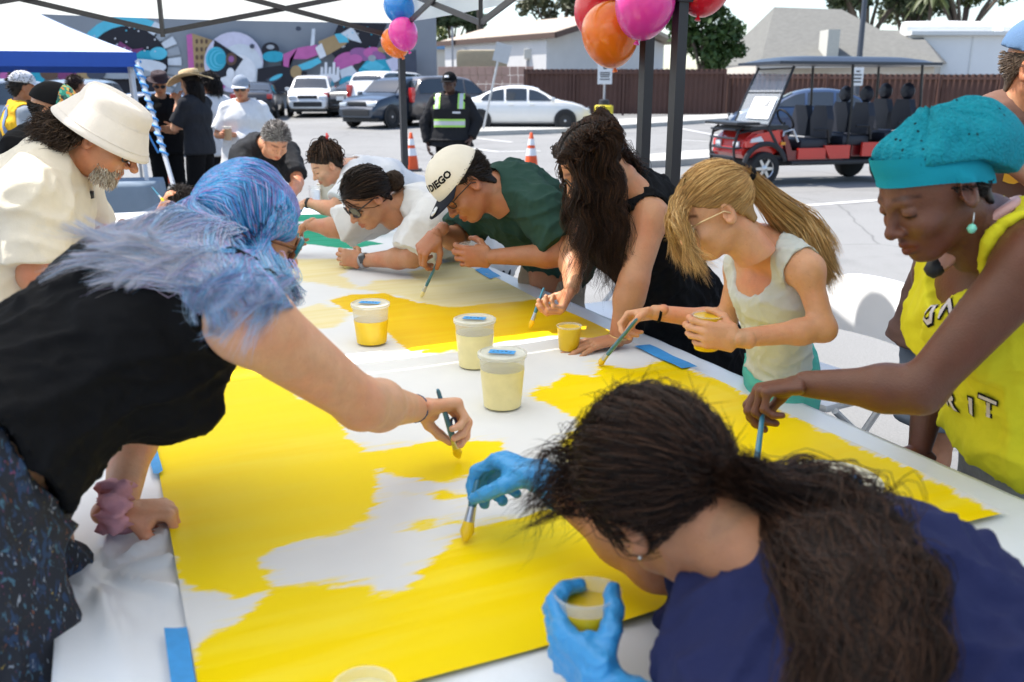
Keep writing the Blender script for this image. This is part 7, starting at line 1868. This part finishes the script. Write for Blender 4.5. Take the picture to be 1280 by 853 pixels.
rgb_ = nn.new('ShaderNodeRGB'); rgb_.outputs[0].default_value = (.016, .018, .026, 1); cur = rgb_.outputs[0]
for sc2, thr, cc, sd_ in ((60, .61, (.02, .045, .10, 1), 0), (110, .69, (.30, .33, .38, 1), 3), (130, .71, (.30, .09, .04, 1), 7), (140, .72, (.26, .06, .14, 1), 11), (150, .73, (.42, .28, .05, 1), 17), (90, .67, (.06, .14, .20, 1), 23)):
    no_ = nn.new('ShaderNodeTexNoise'); no_.noise_dimensions = '4D'; no_.inputs['W'].default_value = sd_; no_.inputs['Scale'].default_value = sc2; no_.inputs['Detail'].default_value = 4; no_.inputs['Distortion'].default_value = 1.2
    mp_ = nn.new('ShaderNodeMapping'); mp_.inputs['Scale'].default_value = (1, 1, .42); mp_.inputs['Rotation'].default_value = (.3 * sd_, .5, 0); ll.new(tc_.outputs['Object'], mp_.inputs[0]); ll.new(mp_.outputs[0], no_.inputs['Vector']); mr_ = nn.new('ShaderNodeMapRange'); mr_.inputs[1].default_value = thr - .05; mr_.inputs[2].default_value = thr - .02; ll.new(no_.outputs[0], mr_.inputs[0])
    mx_ = nn.new('ShaderNodeMix'); mx_.data_type = 'RGBA'; ll.new(mr_.outputs[0], mx_.inputs[0]); ll.new(cur, mx_.inputs[6]); mx_.inputs[7].default_value = cc; cur = mx_.outputs[2]
ll.new(cur, nn['Principled BSDF'].inputs['Base Color'])
pants(P, SPL, 'trousers', 1.0, .022, top=.025, wr=.012, res=.008, flare=.02, seed=8); shoes(P, SHOE)
BL = np.array([(.05, .34, .66), (.10, .47, .80), (.03, .20, .50), (.22, .54, .84)]); LI = np.array([(.46, .30, .66), (.32, .28, .68), (.58, .46, .76)]); PA = np.array([(.78, .68, .68), (.82, .74, .72), (.64, .64, .74)])
r_ = np.random.default_rng(11); n_ = 9000
D = scalp(n_, 31, lambda x, y, z: hairline(x, y, z, front=.07)); b0 = SC_C + D * SC_R; c0 = hpm(P, b0)
kind = r_.uniform(size=n_)                        # blown back over the shoulder / hanging at the near side / hanging far side
G = np.empty((n_, 5, 3)); G[:, 0] = c0
cen = P.hd + np.array(SC_C) @ P.M
back = (D[:, 1] < .12) & (kind < .93) | (kind < .06); near = ~back & (D[:, 0] > -.45); farr = ~back & ~near
def shell(t, dirw, k=1.10):  # slide a root over the skull towards a head space direction
    d = slerp_dirs(D, np.broadcast_to(nrm(dirw), D.shape), t); return hpm(P, SC_C + d * SC_R * k)
G[:, 1] = np.where(back[:, None], shell(.5, (.1, -.9, .3), 1.07), shell(.55, (.85, .1, -.35), 1.08))
G[:, 2] = np.where(back[:, None], shell(.95, (.25, -.93, -.2), 1.10), shell(.92, (.9, .2, -.42), 1.14))
G[farr, 1] = shell(.5, (-.85, -.2, -.35), 1.12)[farr]; G[farr, 2] = shell(.95, (-.85, -.3, -.45), 1.15)[farr]
j = lambda m, s: r_.normal(size=(m, 3)) * s
nb_ = back.sum(); tpos = r_.uniform(size=(nb_, 1))
G[back, 3] = lerp(at(222, 285, 1.50), at(258, 335, 1.38), tpos[:, :1]) + j(nb_, (.035, .03, .02)); 
G[back, 4] = lerp(at(105, 292, 1.32), at(190, 345, 1.22), tpos) + j(nb_, (.045, .025, .014))
nn_ = near.sum(); t2 = r_.uniform(size=(nn_, 1))
G[near, 3] = lerp(at(262, 345, 1.32), at(350, 340, 1.42), t2) + j(nn_, (.024, .012, .012)); G[near, 4] = lerp(at(225, 388, 1.15), at(326, 402, 1.10), t2) + j(nn_, (.024, .008, .030))
G[farr, 3] = at(345, 345, 1.80) + j(farr.sum(), .02); G[farr, 4] = at(340, 372, 1.78) + j(farr.sum(), .03)
G[:, 4] = lerp(G[:, 3], G[:, 4], r_.uniform(.55, 1.12, (n_, 1)))
for k_, ng in ((back, 60), (near, 46), (farr, 14)): G[k_] = clumpify(G[k_], ng, .86, 4, 1)
rel = G[:, 1:3] - cen; hd_r = np.linalg.norm(rel / (np.array((.086, .098, .1)) * P.hs), axis=2, keepdims=True); G[:, 1:3] = cen + rel * np.maximum(1, 1.06 / hd_r)
S = over(over(wave(cwave(catmull(G, 28), .014, .15, 12, .30, .4), .0012, 6, 3, .3), tp_, .004, .028), P.o, .003, .012, 1, .62)
cl = np.empty((n_, 28, 3)); base_ = np.where((r_.uniform(size=(n_, 1)) < .24), LI[r_.integers(0, 3, n_)], BL[r_.integers(0, 4, n_)]); pale = PA[r_.integers(0, 3, n_)]
tt = np.linspace(0, 1, 28)[None, :, None]; kf = np.where(back, 1.0, .5)[:, None, None] * r_.uniform(.3, 1.1, (n_, 1, 1)); root = LI[r_.integers(0, 3, n_)][:, None]
cl = base_[:, None] * (1 - np.clip((tt - .45) / .5, 0, 1) * kf) + pale[:, None] * np.clip((tt - .45) / .5, 0, 1) * kf
cl = lerp(cl, root, np.clip(.25 - tt, 0, 1) * 2.2) * r_.uniform(.75, 1.2, (n_, 1, 1))
cv, cq = hair_cap(P, infl=.0, front=.07); hair_obj(P, [(cv, cq, capcol(cv, (.05, .20, .44))), strands(S, .0006, cl)])
gl = glasses(P, mat('tortoise', (.20, .07, .025), .25, var=.6, vscale=60), mat('lens_clear', (.05, .07, .07), .05, var=0, alpha=.35), 'glasses', .028, .023, .0042, 2.0)
mb = MB(); 
for s in (-1, 1): mb.tube([(s * .006 + s * .0, .0995, .016), (s * .033, .0945, .028), (s * .062, .089, .026), (s * .064, .087, .004), (s * .036, .094, -.022), (s * .010, .099, -.012), (s * .006, .0995, .016)], .0048, 6)
gg = child(P, 'frame_front', hpm(P, np.concatenate(mb.v)), mb.f, mat('frame_teal', (.02, .20, .24), .25)); gg.parent = gl
# scrunchie on the resting wrist
r2 = np.random.default_rng(4); c = wl - dl * .006; A_ = axes_for(dl); v = []; na, nb = 48, 12
for i in range(na):
    a = 6.2832 * i / na; R0 = .036 + .007 * math.sin(a * 9) + .004 * math.sin(a * 17 + 1); 
    for k in range(nb):
        b = 6.2832 * k / nb; rr = .017 + .005 * math.sin(a * 7 + 2 * math.sin(b * 2) + b) + .0035 * math.sin(b * 3 + a * 4) + .003 * math.sin(a * 23); v.append(((R0 + rr * math.cos(b)) * math.cos(a) * 1.05, (R0 + rr * math.cos(b)) * math.sin(a) * .8, rr * 1.35 * math.sin(b)))
v = np.array(v) @ A_ + c + V(0, 0, .012); v[:, 2] = np.maximum(v[:, 2], TZ + .004)
f = [[i * nb + k, ((i + 1) % na) * nb + k, ((i + 1) % na) * nb + (k + 1) % nb, i * nb + (k + 1) % nb] for i in range(na) for k in range(nb)]
child(P, 'scrunchie', v, f, cloth('pink_velvet', (.62, .30, .35), rough=.6, var=.2, vscale=30))
band(P, 'hair_tie', J['er'], J['wr'], .955, .026, mat('tie_navy', (.05, .07, .16), .6), .003, .005)
g = P.hand['r']; mb = MB(); mb.lathe([(.0098, -.003), (.0118, -.003), (.0118, .003), (.0098, .003)], lerp(g['tips'][0], g['prims'][3].b if hasattr(g['prims'][3], 'b') else g['tips'][0], .55), 14, axes_for(g['d']), False); child(P, 'ring', np.concatenate(mb.v), mb.f, mat('ring_navy', (.04, .06, .16), .3))
brush('blue brush held upright by the woman with blue hair', br_t, br_b, .0060)

# ------------------------------------------------------------------ man at the right edge, brown tee
J = dict(hd=at(1304, 84, 2.62), nk=at(1276, 128, 2.72), pel=at(1218, 372, 2.72), sr=at(1322, 170, 2.92), sl=at(1226, 152, 2.55), el=at(1170, 262, 2.56), er=at(1350, 300, 2.9), wl=at(1262, 205, 2.40), wr=at(1330, 420, 2.8))
J = dict(hd=at(1304, 86, 2.62), nk=at(1282, 134, 2.72), pel=at(1228, 372, 2.74), sr=at(1212, 165, 2.66), sl=at(1350, 168, 2.80), er=at(1168, 290, 2.74), el=at(1400, 300, 2.8), wr=at(1152, 468, 2.72), wl=at(1262, 202, 2.42))
P = person('man in brown tee with yellow print and blue cap at the right edge', J, SK_R, (.55, -.80, -.1), fat=1.15, res=.010, hres=.005, handres=.0045, side=(-1, 0, 0), hands=dict(r=dict(d=(-.02, -.1, -1), n=(1, .2, 0), pose='relax')), belly=.9)
ts = shirt(P, cloth('brown_tee', (.15, .082, .062)), 'tshirt', .80, -.14, .020, loose=.5, wr=.005, res=.009, seed=6, freq=8); pants(P, cloth('grey_shorts', (.20, .23, .28)), 'shorts', .47, .034, wr=.010, flare=.02, res=.011); shoes(P, SHOE)
YP = cloth('print_yellow', (.72, .44, .05)); fr = P.front
v2, f2 = grid2(.20, .035, 8, 3); decal(P, ts, 'shirt_print', v2, f2, at(1275, 188, 2.60), P.cs * -1 if False else -P.cs, UPZ, YP, .004, out=nrm((0, -1, .0)))
v2, f2 = text_verts('5', .16, .004); decal(P, ts, 'shirt_print', v2, f2, at(1262, 205, 2.60), V(1, 0, 0), UPZ, YP, .004, out=nrm((0, -1, .0)))
cap(P, cloth('cap_blue', (.10, .18, .32)), cloth('cap_blue', (.10, .18, .32)), back=True, res=.006, brim=False); short_hair(P, (.10, .07, .05), 300, .008, .0014, 5, region=lambda x, y, z: hairline(x, y, z) & (z < .04))

# ------------------------------------------------------------------ woman in teal beret (right)
br_t, br_b = at(957, 488, 1.72), onz(938, 640, TZ + .008)
dl = nrm((-.93, .12, -.20)); nl = nrm((-.25, -.1, -.95)); wl = W_for(lerp(br_t, at(944, 560, 1.70), .55), dl, nl, 'l', 'brush', .98)
J = dict(hd=at(1166, 236, 1.60), nk=at(1236, 282, 1.68), pel=at(1290, 560, 1.80), sl=at(1298, 322, 1.50), sr=at(1178, 340, 1.92), el=at(1150, 488, 1.54), er=at(1168, 470, 2.02), wl=wl, wr=at(1150, 560, 1.95))
P = person('woman in teal knitted beret and lime tank top reaching to paint', J, SK_D, (-.84, -.22, -.50), up=(-.42, -.05, .9), female=True, bust=1.1, fat=1.12, res=.0075, hres=.0024, handres=.0030, side=(.2, .97, 0),
           hands=dict(l=dict(d=dl, n=nl, pose='brush')), head=dict(nose=.985, lip=(1.0, .62, .60), brow=(.5, .45, .45), jaw=.86))
tk = shirt(P, cloth('lime', (.70, .64, .025)), 'tank_top', 0, .10, .014, loose=.3, wr=.006, tank=1.02, res=.0065, neck=.086, scoop=1.3, freq=13, seed=12, strapcut=.020)
pants(P, cloth('grey_leggings', (.27, .265, .265), var=.16, vscale=60), 'leggings', .95, .012, wr=.004, res=.009, top=.13); shoes(P, SHOE)
# lettering on the tank top, white with dark outline
LT = cloth('letter_white', (.66, .60, .62), var=.15, vscale=90); fo = nrm(P.front + V(0, -.45, 0)); uxx = nrm(np.cross(UPZ, fo)); uxx = uxx if uxx[0] > 0 else -uxx
for txt, px, py, sz in (('O', 1160, 392, .060), ('W', 1184, 388, .058), ('I', 1214, 508, .066), ('T', 1236, 510, .066), ('R', 1188, 500, .060)):
    hp_, hn = hit_px(P, tk, px, py); hn = nrm(hn + V(0, -.35, .0)); ux_ = nrm(np.cross(UPZ, hn)); uy_ = np.cross(hn, ux_)
    for bo, m_, of in ((.0040, BLKC, .0030), (.0008, LT, .0050)):
        v2, f2 = text_verts(txt, sz, bo); decal(P, tk, 'lettering', v2, f2, hp_, ux_, uy_, m_, of, out=hn)
# beret: ribbed band and slouched crown
f = Field((-.13, -.20, -.05), (.13, .12, .18), .0038, .004)
f.add(Ell(SC_C + (0, -.006, .008), (.0875, .1065, .092)), .02); f.add(Ell((0, -.112, .010), (.078, .072, .068)), .05); f.add(Ell((0, -.072, .050), (.084, .092, .060)), .04)
X, Y_, Z = f.grid(); lim = .080 + (Y_ - .06) * .42; lim = np.where(Y_ < -.045, .080 - .105 * .42 - (-.045 - Y_) * .95, lim)
f.v = np.maximum(f.v, (lim - Z) * .85 + 0 * X).astype(np.float32); v, q = f.mesh(); v = relax(v, q, 2, .5); N = vnormals(v, q)
an_ = np.arctan2(v[:, 0], v[:, 1] + .05); pol = np.linalg.norm(v - (0, -.06, .05), axis=1)
v = v + N * (.0020 * np.sin(an_ * 30 + v[:, 2] * 60) + .0025 * np.sin(an_ * 9 + v[:, 2] * 40) + .003 * np.sin(v[:, 1] * 70 + 2 * np.sin(v[:, 2] * 40)) + .004 * np.sin(v[:, 2] * 60 + an_ * 4))[:, None] * np.clip((v[:, 2] - .06) / .03, .15, 1)[:, None]
KN = cloth('teal_knit', (.008, .27, .36), rough=.85, var=.14, vscale=70, bump=1.0, bscale=190)
nn = KN.node_tree.nodes; ll = KN.node_tree.links; vo = nn.new('ShaderNodeTexVoronoi'); vo.inputs['Scale'].default_value = 72; vo.inputs['Randomness'].default_value = .25; ll.new(nn['Texture Coordinate'].outputs['Object'], vo.inputs['Vector'])
n2 = nn.new('ShaderNodeTexNoise'); n2.inputs['Scale'].default_value = 16; ll.new(nn['Texture Coordinate'].outputs['Object'], n2.inputs['Vector'])
mr_ = nn.new('ShaderNodeMapRange'); mr_.inputs[1].default_value = .16; mr_.inputs[2].default_value = .24; ll.new(vo.outputs['Distance'], mr_.inputs[0]); mr2 = nn.new('ShaderNodeMapRange'); mr2.inputs[1].default_value = .54; mr2.inputs[2].default_value = .58; ll.new(n2.outputs[0], mr2.inputs[0])
inv = nn.new('ShaderNodeMath'); inv.operation = 'SUBTRACT'; inv.inputs[0].default_value = 1; ll.new(mr2.outputs[0], inv.inputs[1]); mxm = nn.new('ShaderNodeMath'); mxm.operation = 'MAXIMUM'; ll.new(mr_.outputs[0], mxm.inputs[0]); ll.new(inv.outputs[0], mxm.inputs[1])
b_ = nn['Principled BSDF']; old = b_.inputs['Base Color'].links[0].from_socket; mx_ = nn.new('ShaderNodeMix'); mx_.data_type = 'RGBA'; ll.new(mxm.outputs[0], mx_.inputs[0]); mx_.inputs[6].default_value = (.004, .02, .03, 1); ll.new(old, mx_.inputs[7]); ll.new(mx_.outputs[2], b_.inputs['Base Color'])
be = child(P, 'beret', hpm(P, v), q, KN)
# ribbed band
hbv = BVHTree.FromPolygons([x_.co for x_ in P.o.data.vertices], [q_.vertices for q_ in P.o.data.polygons]); vv = []; ff = []; na, nb = 120, 6
for i in range(na):
    a = 6.2832 * i / na; rib = .0012 * (1 if i % 2 else -1)
    for k in range(nb):
        u = k / (nb - 1); x = math.sin(a) * (.0825 + .009 * u + rib); y = -.012 + math.cos(a) * ((.1015 if math.cos(a) > 0 else .104) + .006 * u + rib)
        l_ = .043 + (y - .06) * .42
        if y < -.045: l_ = .043 - .105 * .42 - (-.045 - y) * .6
        z_ = l_ - .003 + u * .050; dr_ = np.array((math.sin(a), math.cos(a), 0.)); o_ = hp(P, 0, -.012, z_) - P.base; dw_ = nrm(dr_ @ P.M)
        h_ = hbv.ray_cast(Vector(o_ + dw_ * .2), Vector(-dw_), .2); rad_ = (.2 - h_[3]) / P.hs if h_[0] is not None else .085
        lim_ = 1 / math.hypot(math.sin(a) / .0815, math.cos(a) / .101); rad_ = min(max(rad_, lim_ * .86), lim_) + .0045 + rib + .003 * math.sin(u * 3.14)
        vv.append((math.sin(a) * rad_, -.012 + math.cos(a) * rad_, z_))
ff = [[i * nb + k, ((i + 1) % na) * nb + k, ((i + 1) % na) * nb + k + 1, i * nb + k + 1] for i in range(na) for k in range(nb - 1)]
bo_ = child(P, 'band', hpm(P, vv), ff, cloth('teal_rib', (.008, .28, .38), rough=.85, var=.05)); bo_.parent = be
short_hair(P, (.012, .009, .008), 700, .004, .0009, 6, region=lambda x, y, z: hairline(x, y, z, front=.050, side=.0) & (z < .036 + (y - .06) * .42) & (y < .015), down=.2)
e0 = hp(P, -.080, -.002, -.044); mb = MB(); mb.tube([e0, e0 - UPZ * .014 + V(0, -.002, 0), e0 - UPZ * .020], .0014, 6); child(P, 'earring_hook', np.concatenate(mb.v), mb.f, FER)
mb = MB(); mb.lathe([(.0008, .0085), (.005, .007), (.0085, 0), (.005, -.007), (.0008, -.0085)], e0 - UPZ * .028, 16); child(P, 'earring_bead', np.concatenate(mb.v), mb.f, mat('bead_mint', (.22, .66, .50), .25))
nk_ = lerp(P.J['nk'], P.hd, .22); pts = np.stack([nk_ - P.front * .045 + P.cs * .06, nk_ - P.front * .078, nk_ - P.front * .03 - P.cs * .082, nk_ + P.front * .04 - P.cs * .088 - P.spine * .02, P.J['nk'] + P.front * .125 - P.cs * .055 - P.spine * .035])
c_ = catmull(pts[None], 22)[0]; mb = MB(); A2 = []
for a, b in zip(c_[:-1], c_[1:]): pass
mb.tube(c_, np.concatenate([np.full(8, .009), np.linspace(.009, .015, 14)]), 10); nbd = child(P, 'neckband', np.concatenate(mb.v), mb.f, mat('rose_plastic', (.60, .33, .31), .35))
mb = MB(); e_ = c_[-1]; mb.lathe([(.001, -.016), (.016, -.014), (.018, 0), (.013, .014), (.001, .018)], e_ + P.front * .012, 14, axes_for(P.front - UPZ * .5)); pp = child(P, 'earpiece', np.concatenate(mb.v), mb.f, BLK); pp.parent = nbd
brush('blue brush held by the woman in the teal beret', br_t, br_b, .0062)

# ------------------------------------------------------------------ painter in navy shirt (near foreground, seen from behind)
br_t, br_b = at(597, 600, 1.40), onz(581, 678, TZ + .008)
GLV = mat('nitrile', (.045, .30, .62), rough=.38, var=.10, vscale=14, bump=.5, bscale=55, sub=.1)
dr = nrm((-.72, .52, .12)); nr = nrm((-.3, -.2, -.9)); wr = W_for(lerp(br_t, br_b, .30), dr, nr, 'r', 'brush', 1.0)
dl = nrm((-.62, .70, .25)); nl = nrm((.6, .62, .15)); cupc = at(738, 790, 1.00); wl = W_for(cupc, dl, nl, 'l', 'cup', 1.0, 'grip')
J = dict(hd=at(836, 618, 1.03), nk=at(950, 735, .97), pel=at(1440, 1010, .74), sl=at(905, 900, .82), sr=at(1062, 735, 1.12), er=at(822, 702, 1.17), el=at(985, 1010, .74), wr=wr, wl=wl)
P = person('painter with dark curly ponytail and navy shirt bending in the foreground', J, SK_B, (-.02, .60, -.78), up=(-.62, .50, .60), hs=1.07, female=True, fat=1.12, res=.008, hres=.0032, handres=.003, side=(.35, .9, 0),
           hands=dict(r=dict(d=dr, n=nr, pose='brush', skip=True), l=dict(d=dl, n=nl, pose='cup', skip=True)))
nv_ = shirt(P, cloth('navy', (.018, .022, .075)), 'shirt', .9, -.08, .022, loose=.5, wr=.012, res=.008, seed=7, freq=9, neck=.060); pants(P, DENIM, res=.016); shoes(P, SHOE)
for s in 'lr':
    E_, W_ = P.arm[s][1], P.arm[s][2]; pr = P.hand[s]['prims']; d_ = nrm(W_ - E_)
    cf = Cone(W_ + d_ * .01, W_ - d_ * .055, .0285, .036, cap=True)
    F = Field(*bounds(pr + [cf], .008), .0030)
    for p in pr: F.add(p, .006, .0022)
    F.add(cf, .012)
    F.cut(Cone(W_ - d_ * .035, W_ - d_ * .08, .026, .033), .004)
    v, q = F.mesh(); N = vnormals(v, q); v = v + N * folds(v, .0022, 60, 4)[:, None]; child(P, 'glove', v, q, GLV)
HD = [(.036, .016, .009), (.020, .010, .007), (.055, .025, .014), (.013, .008, .006)]
n_ = 7000; D = scalp(n_, 41, lambda x, y, z: hairline(x, y, z, front=.068, side=.020, back=-.12) & ~((x < -.03) & (y > -.01) & (z < .062))); tie_h = (0.02, -.100, -.055); A_ = to_tie(P, D, tie_h, 6, 1.0, .006, 3); r_ = np.random.default_rng(13)
tie = hp(P, .02, -.116, -.062); m_ = 2000
tl = np.stack([tie, at(1015, 640, .98), at(1062, 700, .92), at(1085, 790, .86), at(1090, 900, .80)]); sp_ = np.array((.008, .026, .038, .044, .044))[None, :, None]; T_ = tl[None] + r_.normal(size=(m_, 1, 3)) * sp_ * .7 + r_.normal(size=(m_, 5, 3)) * sp_ * .38
T_[:, 0] = tie + r_.normal(size=(m_, 3)) * .008
w_n = 520; fd = scalp(w_n, 43, lambda x, y, z: (y > .03) & (z > .05)); f0 = hpm(P, SC_C + fd * SC_R)
F_ = np.stack([f0, f0 + (f0 - P.hd) * .18 + r_.normal(size=(w_n, 3)) * .006, f0 + V(-.045, .01, .004) + r_.normal(size=(w_n, 3)) * .015, f0 + V(-.085, .0, -.03) + r_.normal(size=(w_n, 3)) * .025], 1); keep = r_.uniform(size=w_n) < .8
cv, cq = hair_cap(P, infl=.002, front=.066, back=-.07, nape=False)
fz = 500; zd = scalp(fz, 47, lambda x, y, z: hairline(x, y, z)); z0_ = hpm(P, SC_C + zd * SC_R * 1.06); Z_ = np.stack([z0_, z0_ + r_.normal(size=(fz, 3)) * .008 + (z0_ - P.hd) * .05, z0_ + r_.normal(size=(fz, 3)) * .015 + (z0_ - P.hd) * .08], 1)
hair_obj(P, [(cv, cq, capcol(cv, (.014, .008, .006))), strands(wave(catmull(A_, 14), .0020, 7, 4), .0006, haircol(n_, HD, .3, 2)), strands(over(wave(cwave(catmull(clumpify(np.repeat(T_, 3, 0) + r_.normal(size=(m_ * 3, 5, 3)) * .006, 170, .7, 5), 26), .013, .075, 5, .05), .003, 9, 6, .1), nv_, .006, .05), .0006, haircol(m_ * 3, HD + [(.055, .026, .015)], .35, 3)), strands(cwave(catmull(clumpify(np.repeat(F_[keep], 2, 0) + r_.normal(size=(keep.sum() * 2, 4, 3)) * .004, 40, .5, 6), 14), .008, .09, 6), .0005, haircol(keep.sum() * 2, HD, .3, 4)), strands(catmull(Z_, 8), .0006, haircol(fz, HD, .3, 5))])
mb = MB(); mb.lathe([(.004, -.012), (.014, -.008), (.018, -.003), (.018, .003), (.014, .008), (.004, .012)], lerp(tie, tl[1], .12), 14, axes_for(tl[1] - tl[0]), True); child(P, 'hair_tie', np.concatenate(mb.v), mb.f, mat('tie_brown', (.16, .055, .025), .8))
mb = MB(); mb.lathe([(.0005, .003), (.003, 0), (.0005, -.003)], hp(P, -.083, .0, -.036), 10); child(P, 'earring_stud', np.concatenate(mb.v), mb.f, FER)
INK = mat('tattoo_ink', (.10, .05, .035), .6)
tub('clear cup of yellow paint in the gloved hand of the foreground painter', 0, 0, h=.085, r=.042, fillc=PY, fill=.78, lid=False, tp=False, nm='paint_cup', pos=P.hand['l']['grip'] - UPZ * .03, group='cups in hands', up=(-.05, .1, 1))
brush('green tinted brush in the gloved hand of the foreground painter', br_t, br_b, .0075, PY, .035)
brush('blue brush standing in the large pale tub at the right', at(1143, 644, 1.20), onz(1172, 745, TZ + .03), .0062)
